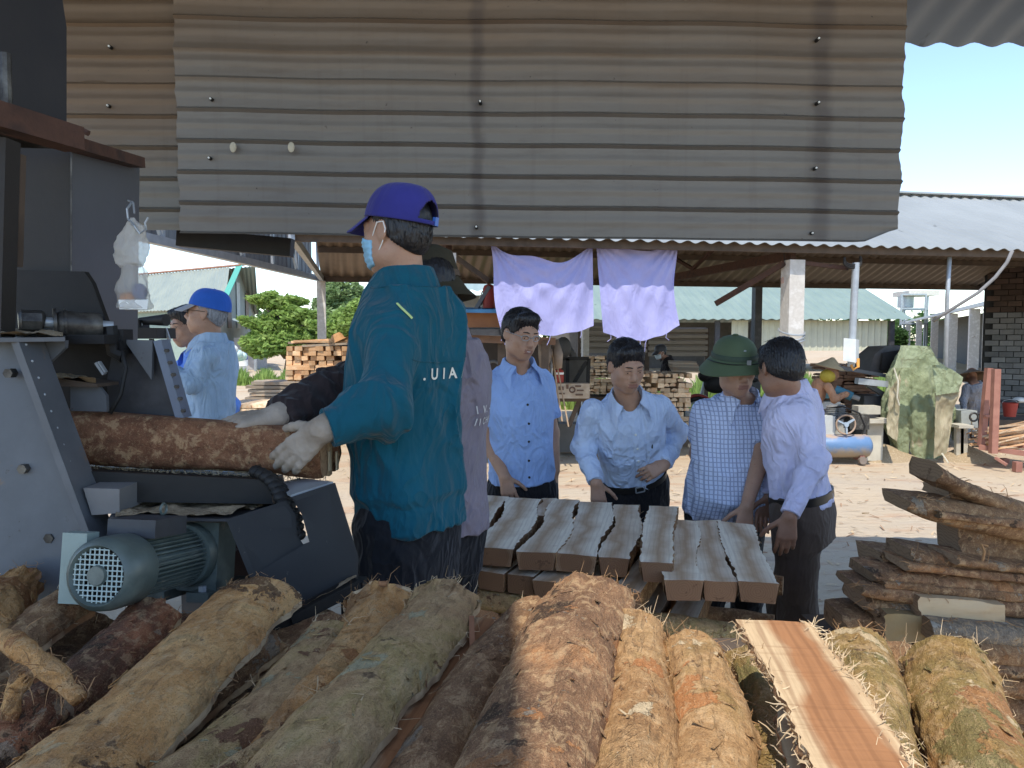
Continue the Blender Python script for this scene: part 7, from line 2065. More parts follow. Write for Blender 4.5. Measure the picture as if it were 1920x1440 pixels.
    # collar: stand plus turned down leaf
    if spec.get('collar', True):
        cm = spec.get('collarmat', spec['shirt'])
        nA = 44; A = []
        open_ = spec.get('open', .32)
        for i in range(nA + 1):
            a = -math.pi + open_ + (2 * math.pi - 2 * open_) * i / nA      # 0 = back of the neck
            cb = -Fw * math.cos(a) + Rr * math.sin(a)
            front = max(0, -math.cos(a))
            c0 = nek + U * .022 + Fw * (.004 + .018 * front)
            tip = max(0, (abs(a) / (math.pi - open_) - .72) / .28)
            r0 = .0655 + .002 * front
            prof = [(r0, -.022), (r0 + .001, .022 - .012 * front), (r0 + .006, .030 - .014 * front), (r0 + .012, .026 - .014 * front), (r0 + .024 + .006 * tip, -.006 - .016 * front), (r0 + .036 + .016 * tip, -.036 - .038 * tip - .014 * front)]
            A.append([c0 + cb * r_ + U * (z_ - .018 * front) + Rr * math.copysign(.018 * tip, math.sin(a)) * (k > 3) for k, (r_, z_) in enumerate(prof)])
        A = np.array(A)
        b = MB(); b.grid(A); B2 = A.copy(); B2[:, :, 2] -= .003; b.grid(B2[:, ::-1])
        b.build('collar', cm, t, smooth=60)
    if spec.get('placket'):
        z0, z1 = spec['placket']
        rowsL, rowsR = [], []
        A = []
        for z_ in np.linspace(z0, z1, 30):
            r_ = [onshirt(x, z_, 1, .0015 if x in (-.016, .016) else .003) for x in (-.016, -.012, .012, .016)]
            if all(q is not None for q in r_): A.append(r_)
        if len(A) > 3: MB().grid(np.array(A)).build('placket', spec['shirt'], shirt, smooth=50)
        for z_ in spec.get('buttons', ()):
            q = onshirt(0, z_, 1, .004)
            if q is not None:
                MB().cyl(q - Fw * .002, q + Fw * .002, .0062, n=10).build('button', spec.get('buttonmat', BLACKM), shirt)
        if 'pocket' in spec:
            x0, x1, za, zb = spec['pocket']; A = []
            for z_ in np.linspace(za, zb, 10):
                r_ = [onshirt(x, z_, 1, .0035) for x in np.linspace(x0, x1, 8)]
                if all(q is not None for q in r_): A.append(r_)
            if len(A) > 3: MB().grid(np.array(A)).build('pocket', spec['shirt'], shirt, smooth=50)
    if spec.get('tuck'):
        # leather belt
        A = []; T = np.array(TORSO) * np.array((1, TSC, TSC, 1))
        zt = spec.get('waist', .14) - .035
        for a in np.linspace(0, 2 * math.pi, 64, endpoint=False):
            d = Rr * math.cos(a) + Fw * math.sin(a)
            w_ = np.interp(zt, T[:, 0], T[:, 1]) + .022 + spec.get('belly', 0) * .2; dp = np.interp(zt, T[:, 0], T[:, 2]) + .022 + spec.get('belly', 0) * .35
            k = (abs(math.cos(a) / w_) ** 2.35 + abs(math.sin(a) / dp) ** 2.35) ** (-1 / 2.35)
            A.append([pel + U * (Ln * zt + dz) + d * (k + e) + Fw * np.interp(zt, T[:, 0], T[:, 3]) for dz, e in ((-.018, -.006), (-.017, .002), (.017, .002), (.018, -.006))])
        bl_ = MB().grid(np.array(A), cu=True).build('belt', mat('black_leather', (.02, .018, .016), rough=.35, bump=.1), t, smooth=50)
        q = pel + U * Ln * zt + Fw * (np.interp(zt, T[:, 0], T[:, 2]) + .027 + spec.get('belly', 0) * .4)
        b = MB()
        for sx2 in (-1, 1):
            b.bar(q + Rr * .022 * sx2 - U * .017, q + Rr * .022 * sx2 + U * .017, .006, .006, up=Fw); b.bar(q - Rr * .022 + U * .017 * sx2, q + Rr * .022 + U * .017 * sx2, .006, .006, up=Fw)
        b.build('buckle', GALV, bl_)
    # gloves
    for q in spec.get('gloves', ''):
        a, e, w_ = arms[q]; Gf = Field(w_ - .26, w_ + .26, .004)
        d = nz(w_ - e)
        Gf.cap(w_ - d * .06, w_ - d * .005, .0365, .034, k=.02, clip=(w_ - d * .055, -d))
        hand_sdf(Gf, w_, *spec['h' + q][:3], sc=hs * 1.0, infl=.0026, **spec['h' + q][3])
        V5, Q5 = Gf.mesh()
        np_mesh('glove', V5, Q5, [GLOVE], t, wr=.0012, wsc=(60, 60, 60), wseed=4)
    return t, dict(U=U, Rr=Rr, Fw=Fw, Ln=Ln, bvh=bvh, onshirt=onshirt, L=Lh, HM=HM, hs=hs, shirt=shirt, arms=arms, nek=nek, pel=pel)
def glovemat():
    N = NT('knitted_glove'); v = N.obj()
    col = N.ramp(N.noise(v, 14, 5), [(.3, (.30, .24, .18)), (.6, (.42, .35, .28))])
    wv = N.n('TexWave'); wv.inputs['Scale'].default_value = 130; wv.inputs['Distortion'].default_value = 1.5; wv.bands_direction = 'X'
    N.l(v, wv.inputs['Vector']); N.bump(N.math('ADD', wv.outputs['Fac'], N.noise(v, 60, 4)), .45, .004)
    return N.done(col, .95, 0, .1)
GLOVE = glovemat()

# ---------------- headgear
def cap_hat(t, K, crown_m, brim_m, tilt=0.0, hole=None, strap=None, drop=0.0, lift=.0):
    L, HM, hs = K['L'], rot(K['HM'], 0, tilt), K['hs']
    hc = L(0, 0, 0)
    L = lambda x, y, z: hc + HM @ (np.array((x, y, z)) * hs)
    nu, nv = 144, 30
    b = MB(); A = np.zeros((nu, nv + 1, 3))
    for i in range(nu):
        a = 2 * math.pi * i / nu        # 0 = front
        for j in range(nv + 1):
            s = j / nv
            rr = math.cos(s * math.pi / 2) ** .62
            zz_ = .030 + lift + .108 * math.sin(s * math.pi / 2) ** 1.0 + drop * 0
            seam = .0012 * abs(math.sin(a * 3)) ** .25
            A[i, j] = L((.0905 + seam) * rr * math.sin(a), -.012 + (.113 + seam) * rr * math.cos(a) - .010 * s, zz_ + .006 * math.cos(a) * (1 - s))
    fc = []
    for i in range(nu):
        for j in range(nv):
            a = 2 * math.pi * (i + .5) / nu; s = (j + .5) / nv
            if hole and abs(a - math.pi) < hole * (1 - (s / .42) ** 2) ** .5 * .9 if s < .42 else False:
                if s > .07: continue
            i2 = (i + 1) % nu
            fc.append((i * (nv + 1) + j, i2 * (nv + 1) + j, i2 * (nv + 1) + j + 1, i * (nv + 1) + j + 1))
    b.add(A.reshape(-1, 3), fc)
    root = b.build('cap', crown_m, t, smooth=180)
    m = root.modifiers.new('solid', 'SOLIDIFY'); m.thickness = .0025; m.offset = -1
    # brim
    A = []
    for a in np.linspace(-.98, .98, 25):
        row = []
        for s in np.linspace(0, 1, 8):
            x = .0905 * math.sin(a) * (1 - .05 * s); y0 = -.012 + .113 * math.cos(a)
            y = y0 + s * (.074 * math.cos(a * .78) ** .5)
            z_ = .030 + lift + .006 - .048 * s * math.cos(a) - .024 * (math.sin(a) ** 2) * (.2 + s)
            row.append(L(x, y, z_))
        A.append(row)
    MB().sheet(np.array(A), HM @ np.array((0, 0, -.003))).build('brim', brim_m, root, smooth=60)
    MB().ell(L(0, -.022, .139 + lift), (.008, .008, .004), 8, M=HM).build('top_button', crown_m, root, smooth=180)
    for a in (math.pi * .38, -math.pi * .38, math.pi * .70, -math.pi * .70, .5, -.5):
        s = .55; rr = math.cos(s * math.pi / 2) ** .62
        p = L(.088 * rr * math.sin(a), -.018 + .110 * rr * math.cos(a), .030 + lift + .108 * math.sin(s * math.pi / 2)); 
        MB().ell(p, .0035, 7, M=HM).build('eyelet', BLACKM, root, smooth=180)
    if strap is not None:
        pts = [L(.0925 * math.sin(a), -.012 + .115 * math.cos(a), .036 + lift) for a in np.linspace(math.pi - .5, math.pi + .5, 10)]
        MB().box(pts[3], (.014, .010, .022), 0, M=HM).build('buckle', strap, root)
    return root
def mask(t, K, m_):
    hc, HM, hs = K['L'](0, 0, 0), K['HM'], K['hs']
    Mf = Field(hc - .15, hc + .15, .004)
    head_sdf(Mf, hc, HM, hs, infl=.0055, ears=False)
    def keep(X, Y, Z):
        q = [((X - hc[0]) * HM[0, i] + (Y - hc[1]) * HM[1, i] + (Z - hc[2]) * HM[2, i]) / hs for i in range(3)]
        return np.maximum(np.maximum(np.abs(q[2] + .060) - .050 + np.clip(.10 - q[1], 0, .1) * .25, -(q[1] - .038)), np.abs(q[0]) - .075)
    Mf.add(keep, hc - .2, hc + .2, k=.003, op='i')
    V, Q = Mf.mesh()
    mk_, _ = np_mesh('face_mask', V, Q, [m_], t, extra=lambda V, n: .0012 * np.sin(((V - hc) @ HM)[:, 2] * 420))
    L = K['L']
    for q in (-1, 1):
        MB().tube([L(.057 * q, .050, -.028), L(.073 * q, .028, -.004), L(.0845 * q, .006, .022), L(.0865 * q, -.018, .022), L(.0865 * q, -.026, .0), L(.080 * q, -.010, -.034), L(.068 * q, .018, -.064), L(.050 * q, .046, -.088)], .0016, 5).build('ear_loop', WASHER, mk_)
    return mk_
def glasses(t, K, m_):
    L, HM = K['L'], K['HM']
    b = MB()
    for q in (-1, 1):
        pts = [L(q * (.031 + .0205 * math.cos(a)), .1035 - .012 * abs(.031 + .0205 * math.cos(a)) / .05, .001 + .0135 * math.sin(a)) for a in np.linspace(0, 2 * math.pi, 21)]
        b.tube(pts, .0016, 6, cap=False)
        b.tube([L(q * .051, .096, .006), L(q * .066, .075, .009), L(q * .0775, .03, .010), L(q * .082, -.012, .010), L(q * .081, -.028, -.005)], .0017, 6)
    b.tube([L(-.011, .107, .004), L(0, .110, .006), L(.011, .107, .004)], .002, 6)
    fr = b.build('glasses', m_, t)
    return fr

# ---------------- the man with glasses
BLUE1 = fabric('sky_blue_shirt', (.28, .41, .70)); BLUE2 = fabric('pale_blue_shirt', (.48, .58, .76)); LILAC = fabric('pale_lilac_shirt', (.56, .55, .73))
DENIM = fabric('washed_denim_shirt', (.34, .46, .60)); BRIGHT = fabric('bright_blue_shirt', (.17, .32, .78))
TEAL = fabric('teal_work_jacket', (.006, .082, .120), fold=.34); GREYL = fabric('grey_lilac_shirt', (.20, .18, .22)); DKBR = fabric('dark_brown_sleeve', (.028, .02, .02))
BLACKT = fabric('black_trousers', (.016, .015, .016)); BROWNT = fabric('dark_brown_trousers', (.085, .062, .048), fold=.15); CHARC = fabric('charcoal_trousers', (.013, .014, .017))
DOWN = np.array((0, 0, -1.0))
p1_, K1 = person('smiling man in sky blue short sleeved shirt and thin glasses touching the planks', dict(
    seed=3, h=.0058, pel=P(978, 912, 3.82), nek=P(972, 690, 3.74), fwd=(.30, -.95, 0), head=P(976, 627, 3.66), HM=rot(frame_from((.52, -.85, -.12)), 0, -.10, -.06), hs=.96,
    er=P(917, 832, 3.76), el=P(1034, 812, 3.9), wl=P(1040, 882, 3.86), wr=P(946, 893, 3.66),
    hl=(DOWN + (0, -.2, 0), np.array((-.8, .3, 0)), np.array((0, -1, 0)), dict(curl=(.35, .4, .3))),
    hr=(np.array((.22, -.05, -.9)), np.array((-.1, .95, -.1)), np.array((.9, .2, 0)), dict(curl=(.15, .18, .15), spread=.14)),
    sr=P(918, 718, 3.74), sl=P(1018, 716, 3.82),
    shirt=BLUE1, trousers=BLACKT, sleeve='short', sleeve_len=.66, hem=.06, waist=.1, hair='short', part=.022, fringe=.062, gaze=(.1, -.45), skin=SKIN,
    placket=(.07, .86), buttons=(.74, .59, .44, .28, .14), pocket=(-.115, -.04, .52, .72), open=.55), P(978, 912, 3.82) * (1, 1, 0))
glasses(p1_, K1, GALV)
MB().tube([K1['L'](-.013, .0985, -.0640), K1['L'](0, .1015, -.0655), K1['L'](.013, .0985, -.0640)], [.0012, .0024, .0012], 6).build('teeth', EYEW, p1_, smooth=180)
# ---------------- the man in the long sleeved pale shirt
p2_, K2 = person('man in a pale blue long sleeved shirt with one hand on his hip', dict(
    seed=5, h=.0058, pel=P(1188, 905, 3.95), nek=P(1176, 748, 3.66), fwd=(.12, -.95, -.3), head=P(1174, 686, 3.56), HM=rot(frame_from((.28, -.93, -.22)), 0, -.10, .04), hs=.96,
    sr=P(1112, 768, 3.68), sl=P(1238, 762, 3.74), er=P(1093, 836, 3.74), wr=P(1118, 905, 3.60), el=P(1268, 812, 3.95), wl=P(1246, 872, 3.74),
    hr=(np.array((.12, -.05, -.95)), np.array((0, .95, -.1)), np.array((.9, .1, 0)), dict(curl=(.2, .25, .2), spread=.12)),
    hl=(np.array((-.85, -.25, -.35)), np.array((.2, .9, -.2)), np.array((-.2, 0, .9)), dict(curl=(.5, .5, .4))),
    shirt=BLUE2, trousers=BLACKT, sleeve='long', hem=.09, tuck=True, waist=.16, hair='short', fringe=.046, gaze=(.0, -.5), skin=SKIN,
    placket=(.16, .86), buttons=(.76, .62, .48, .34), buttonmat=WASHER, pocket=(-.125, -.045, .44, .66), open=.6, cuff=.97), P(1188, 890, 3.95) * (1, 1, 0))
q = K2['onshirt'](-.075, .60, 1, .006)
if q is not None: MB().box(q, (.006, .006, .02)).build('pen_clip', BLACKM, K2['shirt'])
# ---------------- helmeted man
def checkmat():
    N = NT('blue_check_shirt'); v = N.obj(); nz_ = N.noise(v, 5, 3)
    x, y, z = N.sep(v)
    xx = N.math('ADD', x, N.math('MULTIPLY', nz_, .014)); zz_ = N.math('ADD', z, N.math('MULTIPLY', nz_, .016))
    def lines(a, per, w_):
        f = N.math('FRACT', N.math('MULTIPLY', a, 1 / per)); d = N.math('ABSOLUTE', N.math('SUBTRACT', f, .5))
        return N.math('LESS_THAN', d, w_)
    l1, l2 = lines(xx, .017, .13), lines(zz_, .021, .10)
    l3 = lines(N.math('ADD', xx, .006), .034, .05)
    f = N.math('MAXIMUM', N.math('MAXIMUM', l1, l2), l3)
    col = N.mix(N.math('MULTIPLY', f, .55), (.56, .63, .80), (.10, .13, .26))
    N.bump(N.noise(N.obj((1, 1, .55)), 11, 3, .5, .6), .35, .05)
    return N.done(col, .88, 0, .15)
CHECK = checkmat()
p3_, K3 = person('stout man in a green pith helmet and checked short sleeved shirt', dict(
    seed=8, h=.0058, pel=P(1362, 948, 3.72), nek=P(1388, 748, 3.58), fwd=(.10, -.99, 0), head=P(1378, 690, 3.50), HM=rot(frame_from((.14, -.97, -.16)), 0, -.02, .06), hs=1.0, sw=.2,
    sr=P(1320, 770, 3.64), sl=P(1432, 776, 3.56), er=P(1308, 850, 3.78), wr=P(1330, 918, 3.92), el=P(1424, 868, 3.46), wl=P(1400, 948, 3.34),
    hl=(np.array((-.12, -.1, -.95)), np.array((0, .95, -.1)), np.array((-.9, .1, 0)), dict(curl=(.2, .25, .2), spread=.13)),
    belly=.11, tsc=1.2, shirt=CHECK, trousers=BLACKT, sleeve='short', sleeve_len=.66, hem=-.02, waist=.02, loose=.018, hat=True, hair='thin', fringe=.02, gaze=(.2, -.4), skin=SKIN,
    placket=(.02, .86), buttons=(.76, .6, .44), buttonmat=CHECK, pocket=(-.13, -.045, .50, .70), open=.5), P(1362, 948, 3.72) * (1, 1, 0))
HELM = mat('olive_helmet_cloth', (.088, .122, .066), (.075, .105, .056), sc=8, rough=.8, bump=.15, bsc=400, bd=.001)
HELMD = mat('dark_helmet_band', (.05, .075, .05), rough=.7)
hcx, HMx = K3['L'](0, -.01, .045), rot(K3['HM'], 0, .02, -.02)
pr = [(0, .104), (.03, .102), (.06, .092), (.085, .073), (.100, .047), (.105, .015), (.1065, .0)]
hel = MB()
hel.lathe(pr, hcx, 48, .92, 1.1, M=HMx)
he = hel.build('pith_helmet', HELM, p3_, smooth=180)
A = []
for i in range(65):
    a = 2 * math.pi * i / 64; row = []
    for s in np.linspace(0, 1, 7):
        r = .105 + .056 * s; x, y = .94 * r * math.sin(a), 1.1 * r * math.cos(a)
        z_ = .004 - .050 * s ** 1.2 * (1 - .25 * math.cos(2 * a)) - .006 * s
        row.append(hcx + HMx @ np.array((x, y, z_)))
    A.append(row)
MB().sheet(np.array(A), HMx @ np.array((0, 0, -.004))).build('brim', HELM, he, smooth=60)
A = [[hcx + HMx @ np.array((.925 * r * math.sin(a), 1.105 * r * math.cos(a), z_)) for r, z_ in ((.1085, .002), (.109, .004), (.108, .024), (.105, .026))] for a in np.linspace(0, 2 * math.pi, 65)]
MB().grid(np.array(A)).build('band', HELMD, he, smooth=60)
b = MB(); b.tube([hcx + HMx @ np.array((.96 * (.114 + .012 * abs(math.sin(a))) * math.sin(a), 1.12 * (.116 + .01 * abs(math.sin(a))) * math.cos(a), -.002 - .004 * abs(math.cos(a)))) for a in np.linspace(-1.75, 1.75, 30)], .0035, 6, flat=.5); b.build('chin_strap', BLACKM, he)
MB().box(hcx + HMx @ np.array((-.01, .131, .002)), (.018, .006, .022), M=HMx).build('strap_buckle', GALV, he)
MB().lathe([(.0, .003), (.006, .002), (.008, 0), (.005, -.002)], hcx + HMx @ np.array((.0, .106, .048)), 12, M=HMx @ np.array(((1, 0, 0), (0, 0, 1), (0, -1, 0)))).build('vent_eyelet', GALV, he)
MB().ell(hcx + HMx @ np.array((0, 0, .106)), (.014, .014, .006), 10).build('top_button', HELM, he, smooth=180)
# ---------------- the man seen from behind
p4_, K4 = person('man in a pale lilac shirt and brown trousers seen from behind beside the pile', dict(
    seed=11, h=.0058, pel=P(1505, 948, 3.3), nek=P(1482, 735, 3.3), fwd=(-.80, .60, 0), head=P(1463, 693, 3.27), HM=rot(frame_from((-.24, .95, -.2)), 0, -.10, .08), hs=1.02, sw=.175,
    sl=P(1503, 772, 3.18), sr=P(1450, 768, 3.50), el=P(1523, 868, 3.12), wl=P(1480, 968, 3.02), er=P(1446, 870, 3.52), wr=P(1440, 930, 3.45),
    hl=(np.array((-.12, -.05, -.98)), np.array((.25, .95, 0)), np.array((-.9, .2, 0)), dict(curl=(.3, .35, .3), spread=.04)),
    hr=(np.array((-.2, 0, -.98)), np.array((.1, -.95, 0)), np.array((-.9, .2, 0)), dict(curl=(.3, .35, .3), spread=.04)),
    shirt=LILAC, trousers=BROWNT, sleeve='long', hem=.02, tuck=True, waist=.13, hair='full', fringe=.058, face=True, skin=SKIN3, cuff=.97,
    fl=np.array((1.30, 3.22, 0)), fr=np.array((1.22, 3.42, 0)), placket=None, open=.45), P(1505, 948, 3.3) * (1, 1, 0))
# ---------------- worker in teal jacket
p5_, K5 = person('worker in a teal jacket, purple cap and surgical mask pushing the cant', dict(
    seed=14, h=.005, hat=True, tsc=.92, legr=.082, pel=P(766, 960, 2.10), nek=P(762, 536, 2.10), fwd=(-.84, .54, 0), head=P(744, 438, 2.08), HM=rot(frame_from((-.87, .49, .02)), 0, -.04, .02), hs=.90, sw=.165,
    sl=P(738, 622, 1.97), sr=P(800, 622, 2.24), el=P(722, 762, 1.86), wl=P(602, 806, 1.80), er=P(650, 775, 2.25), wr=P(580, 800, 2.1),
    hl=(np.array((-.60, .10, -.52)), np.array((.05, .97, -.05)), np.array((-.5, 0, .8)), dict(curl=(.16, .22, .2), spread=.055, thumb=(.6, .5, .5))),
    hr=(np.array((-.8, 0, -.3)), np.array((0, 0, -.95)), np.array((.2, .9, 0)), dict(curl=(.3, .3, .3))),
    gloves='l', gz=.34, shirt=TEAL, shirt_name='jacket', trousers=CHARC, sleeve='long', sleeve_r=(.074, .066, .050), hem=-.05, band=.014, waist=.05, loose=.030, wrk=.012, wsc=(5.5, 5.5, 3.2),
    hair='full', fringe=.05, skin=SKIN, cuff=.93, open=.35), np.array((P(768, 960, 2.1)[0], 2.1, .34)))
PURP = fabric('purple_cap_cloth', (.034, .034, .19), fold=.1)
cap_hat(p5_, K5, PURP, PURP, tilt=.13, hole=.62, strap=mat('blue_buckle', (.05, .15, .5), bump=0, rough=.3), lift=.006)
mask(p5_, K5, mat('blue_mask', (.28, .52, .68), (.24, .47, .64), bump=.2, bsc=200, rough=.8))
# jacket details: hem band, yoke seam, piping, lettering, collar base
jb = K5
PIPE = mat('lime_piping', (.55, .68, .28), bump=0, rough=.5)
def onj(x, t, off=.004): return jb['onshirt'](x, t, -1, off)
seam = [onj(x, .70 - .03 * math.cos(x * 8), .0015) for x in np.linspace(-.15, .15, 24)]
seam = [q for q in seam if q is not None]
MB().tube(seam, .0016, 5).build('yoke_seam', TEAL, jb['shirt'])
def bodyray(px, py, D0, off=.004):
    o = np.array((0, 0, CAMZ)); d = nz(P(px, py, 1.0) - o)
    r = jb['bvh'].ray_cast(Vector(o), Vector(d))
    return None if r[0] is None else (np.array(r[0]) + np.array(r[1]) * off * (1 if np.dot(np.array(r[1]), d) < 0 else -1), np.array(r[1]))
pts = [bodyray(744 + 27 * s, 571 + 27 * s, 2.0) for s in np.linspace(0, 1, 9)]
pts = [p[0] for p in pts if p is not None]
if len(pts) > 2: MB().tube(pts, .0042, 6, flat=.6).build('reflective_piping', PIPE, jb['shirt'])
hb = [[onj(x, t_, .003) for x in np.linspace(-.155, .155, 30)] for t_ in (-.045, -.043)]
def letters(txt, K, x0, t0, size, m_, side=-1, adv=.62):
    x = x0
    for ch_ in txt:
        if ch_ == ' ': x += size * adv * .55; continue
        cu = bpy.data.curves.new('letter', 'FONT'); cu.body = ch_; cu.size = size; cu.resolution_u = 4; cu.offset = size * .022
        ob = bpy.data.objects.new('letter_source', cu); COL.objects.link(ob)
        dg = bpy.context.evaluated_depsgraph_get(); me = bpy.data.meshes.new_from_object(ob.evaluated_get(dg))
        V = [v.co[:] for v in me.vertices]; Fc = [tuple(p.vertices) for p in me.polygons]
        bpy.data.objects.remove(ob)
        if not V: continue
        W = []
        for v in V:
            q = K['onshirt'](x + v[0], t0 + v[1] / K['Ln'], side, .0035)
            W.append(K['pel'] if q is None else q)
        b = MB(); b.add(W, Fc); b.build('letter', m_, K['shirt'], smooth=0)
        x += max(v[0] for v in V) + size * .16
LET = mat('cream_print', (.74, .72, .62), bump=0, rough=.8)
letters('. U I A I', K5, -.08, .60, .041, LET)
# ---------------- second worker, half hidden behind the first
p6_, K6 = person('worker in a grey lilac shirt and olive hat half hidden behind the teal jacket', dict(
    seed=17, h=.0065, hat=True, pel=P(826, 970, 2.55), nek=P(832, 632, 2.52), fwd=(-.80, .60, 0), head=P(796, 548, 2.48), HM=frame_from((-.86, .5, -.12)), hs=1.0,
    sl=P(790, 690, 2.38), sr=P(860, 690, 2.7), el=P(672, 725, 2.2), wl=P(518, 781, 1.96), er=P(720, 790, 2.7), wr=P(650, 800, 2.5),
    hl=(np.array((-.90, -.38, -.10)), np.array((-.15, .25, -.93)), np.array((-.3, .85, .3)), dict(curl=(.30, .35, .25), spread=.09)),
    hr=(np.array((-.8, 0, -.3)), np.array((0, 0, -.95)), np.array((.2, .9, 0)), dict(curl=(.3, .3, .3))),
    gloves='l', gz=.34, shirt=GREYL, trousers=CHARC, sleeve='short', hem=-.06, waist=.05, loose=.030, hair='short', skin=SKIN3, cuff=.9), np.array((P(826, 970, 2.55)[0], 2.55, .34)))
a, e, w_ = K6['arms']['l']
Ov = Field(np.minimum(a, w_) - .2, np.maximum(a, w_) + .2, .0065)
d = nz(w_ - e); end = e + (w_ - e) * .93
Ov.cap(a + (e - a) * .25, e, .076, .068, k=.04); Ov.cap(e, w_, .068, .050, k=.03, clip=(end, d))
for kq in range(5):
    m_ = e + (w_ - e) * (-.3 + .2 * kq); Ov.ell(m_ + np.array((0, 0, .012)), (.066 - .003 * kq, .07, .03), frame_from(np.cross(d, (.3, 1, .2)), d), k=.02)
V_, Q_ = Ov.mesh()
np_mesh('oversleeve', V_, Q_, [DKBR], p6_, wr=.011, wseed=3, wsc=(9, 9, 9))
OLV = mat('olive_hat_cloth', (.045, .038, .022), (.035, .03, .018), rough=.9, bump=.3)
c = P(802, 520, 2.50)
hb_ = MB().lathe([(0, .10), (.05, .098), (.088, .075), (.100, .02), (.102, -.01), (.125, -.05), (.15, -.075), (.152, -.078), (.12, -.05), (.1, -.01)], c, 28, M=K6['HM'] @ np.eye(3)).build('bucket_hat', OLV, p6_, smooth=180)
MB().lathe([(.101, .012), (.104, .012), (.106, -.008), (.102, -.008)], c, 28, M=K6['HM']).build('hat_band', DARKW, hb_)
def letters_side(txt, K, x0, t0, size): letters(txt, K, x0, t0, size, mat('pale_grey_print', (.62, .62, .62), bump=0, rough=.8))
letters_side('\\ V. -', K6, .02, .60, .036); letters_side('/I CHI', K6, .02, .535, .032)
# ---------------- the two men on the left beyond the machine
p7_, K7 = person('grey haired man in a blue cap, glasses and washed denim shirt', dict(
    seed=21, h=.008, hat=True, pel=P(392, 868, 4.4), nek=P(398, 640, 4.4), fwd=(-.96, .10, 0), head=P(388, 588, 4.38), HM=rot(frame_from((-.985, -.12, .10)), 0, .02, 0), hs=1.0,
    sl=P(392, 668, 4.24), sr=P(385, 668, 4.58), el=P(352, 718, 4.18), wl=P(312, 690, 4.2), er=P(350, 715, 4.6), wr=P(315, 690, 4.45),
    shirt=DENIM, trousers=BLACKT, sleeve='long', hem=-.08, waist=.03, loose=.026, hair='short', hairmat=HAIRG, fringe=.05, skin=SKIN, open=.35), P(392, 868, 4.4) * (1, 1, 0))
cap_hat(p7_, K7, fabric('royal_blue_cap', (.03, .12, .50), fold=.1), mat('grey_cap_brim', (.36, .36, .37)), tilt=.05, lift=.004)
glasses(p7_, K7, BLACKM)
p8_, K8 = person('black haired man in a bright blue shirt standing behind the man in the blue cap', dict(
    seed=23, h=.008, pel=P(420, 860, 4.85), nek=P(372, 662, 4.8), fwd=(-.75, -.65, 0), head=P(352, 612, 4.72), HM=rot(frame_from((-.62, -.78, -.10)), 0, -.04, .04), hs=1.0,
    sl=P(405, 690, 4.75), sr=P(345, 690, 4.95), el=P(432, 760, 4.7), wl=P(420, 800, 4.6), er=P(335, 740, 4.9), wr=P(340, 790, 4.7),
    shirt=BRIGHT, trousers=BLACKT, sleeve='long', hem=-.05, waist=.03, loose=.03, hair='short', fringe=.05, skin=SKIN, gaze=(0, -.1)), P(420, 860, 4.85) * (1, 1, 0))
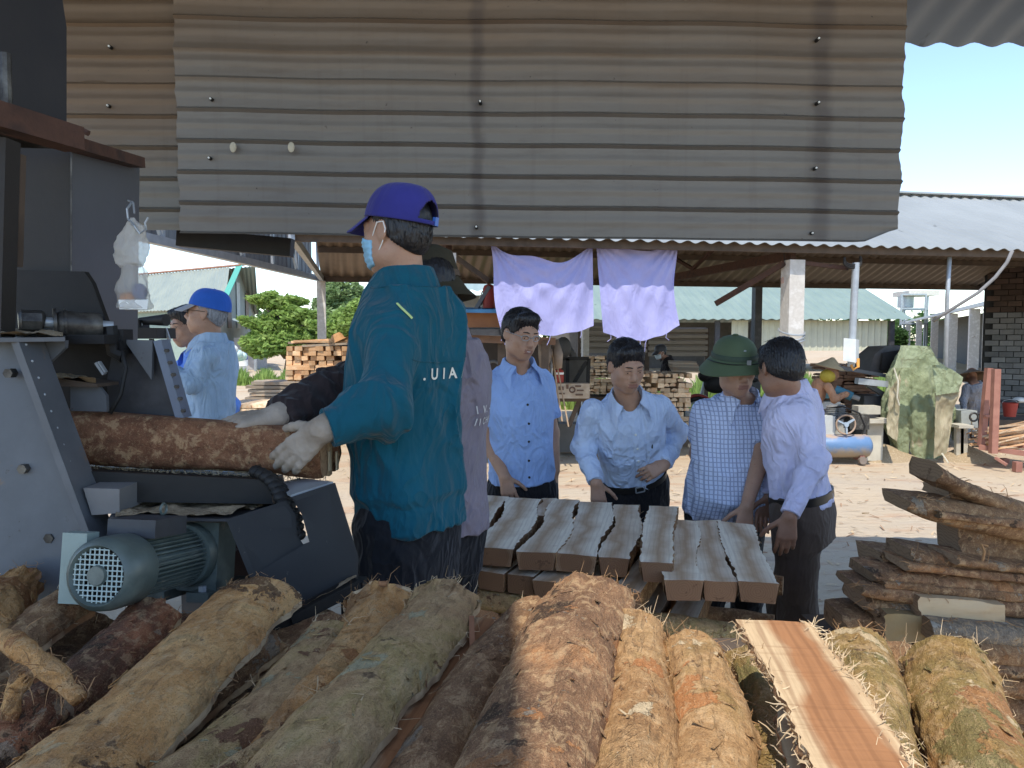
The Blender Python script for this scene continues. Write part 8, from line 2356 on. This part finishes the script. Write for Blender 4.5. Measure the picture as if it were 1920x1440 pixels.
# ---------------- far workers
def straw(name, c, M, r, hgt, m_, t):
    return MB().lathe([(0, hgt), (.02, hgt * .97), (r * .5, hgt * .5), (r, 0), (r * .98, -.006), (r * .5, hgt * .5 - .01)], c, 28, M=M).build(name, m_, t, smooth=60)
STRAW = mat('pale_straw', (.50, .40, .24), (.42, .32, .18), sc=30, stretch=(1, 1, 6), rough=.8, bump=.3)
p9_, K9 = person('worker in an orange shirt, yellow scarf and conical straw hat', dict(
    seed=25, h=.012, pel=P(1512, 775, 11.2), nek=P(1544, 712, 11.1), fwd=(.85, -.3, -.4), head=P(1560, 698, 11.0), HM=rot(frame_from((.85, -.35, -.35)), 0, 0, 0), sl=P(1536, 722, 11.3), sr=P(1552, 725, 10.9), er=P(1566, 748, 10.85), wr=P(1590, 738, 10.9), el=P(1560, 740, 11.3), wl=P(1585, 736, 11.2),
    shirt=fabric('peach_orange_shirt', (.50, .26, .15)), trousers=CHARC, sleeve='long', hem=0, hair=None, skin=SKIN3, face=False, collar=False), P(1512, 800, 11.2) * (1, 1, 0))
straw('conical_hat', P(1557, 689, 11.0), rot(frame_from((.9, -.3, -.1)), 0, -.12, 0), .21, .15, STRAW, p9_)
MB().ell(P(1552, 705, 11.0), (.11, .11, .1), 12).build('scarf', mat('yellow_scarf', (.55, .42, .06), (.45, .34, .05), bump=.3), p9_, smooth=180)
p10_, K10 = person('worker in dark clothes, dark cap and pale mask behind the middle board stack', dict(
    seed=27, h=.012, hat=True, pel=P(1256, 775, 13.6), nek=P(1252, 672, 13.5), fwd=(-.9, -.25, -.1), head=P(1238, 661, 13.45), HM=rot(frame_from((-.9, -.38, -.2)), 0, 0, 0), sl=P(1262, 688, 13.3), sr=P(1246, 686, 13.7), el=P(1258, 712, 13.2), wl=P(1236, 716, 13.2), er=P(1240, 712, 13.7), wr=P(1225, 714, 13.5),
    shirt=fabric('near_black_jacket', (.02, .017, .018)), trousers=CHARC, sleeve='long', hem=-.05, hair='full', skin=SKIN3, face=False), P(1256, 775, 13.6) * (1, 1, 0))
cap_hat(p10_, K10, STEEL_D, STEEL_D)
mask(p10_, K10, mat('pale_mask', (.62, .70, .72), bump=0))
p11_, K11 = person('worker in a grey shirt and wide brown hat bending away beyond the steel rack', dict(
    seed=29, h=.012, pel=P(1834, 770, 11.6), nek=P(1826, 718, 11.5), fwd=(.1, .95, -.2), head=P(1822, 705, 11.7), HM=frame_from((.1, .9, -.5)), sl=P(1812, 726, 11.5), sr=P(1842, 726, 11.5), el=P(1806, 750, 11.5), wl=P(1808, 775, 11.3), er=P(1850, 752, 11.5), wr=P(1846, 776, 11.4),
    shirt=fabric('mid_grey_shirt', (.22, .22, .23)), trousers=CHARC, sleeve='long', hem=0, hair=None, skin=SKIN3, face=False, collar=False), P(1834, 790, 11.6) * (1, 1, 0))
straw('wide_hat', P(1824, 706, 11.55), rot(frame_from((.1, .95, -.2)), 0, -.15, 0), .26, .12, mat('brown_straw', (.16, .11, .07), (.12, .08, .05)), p11_)
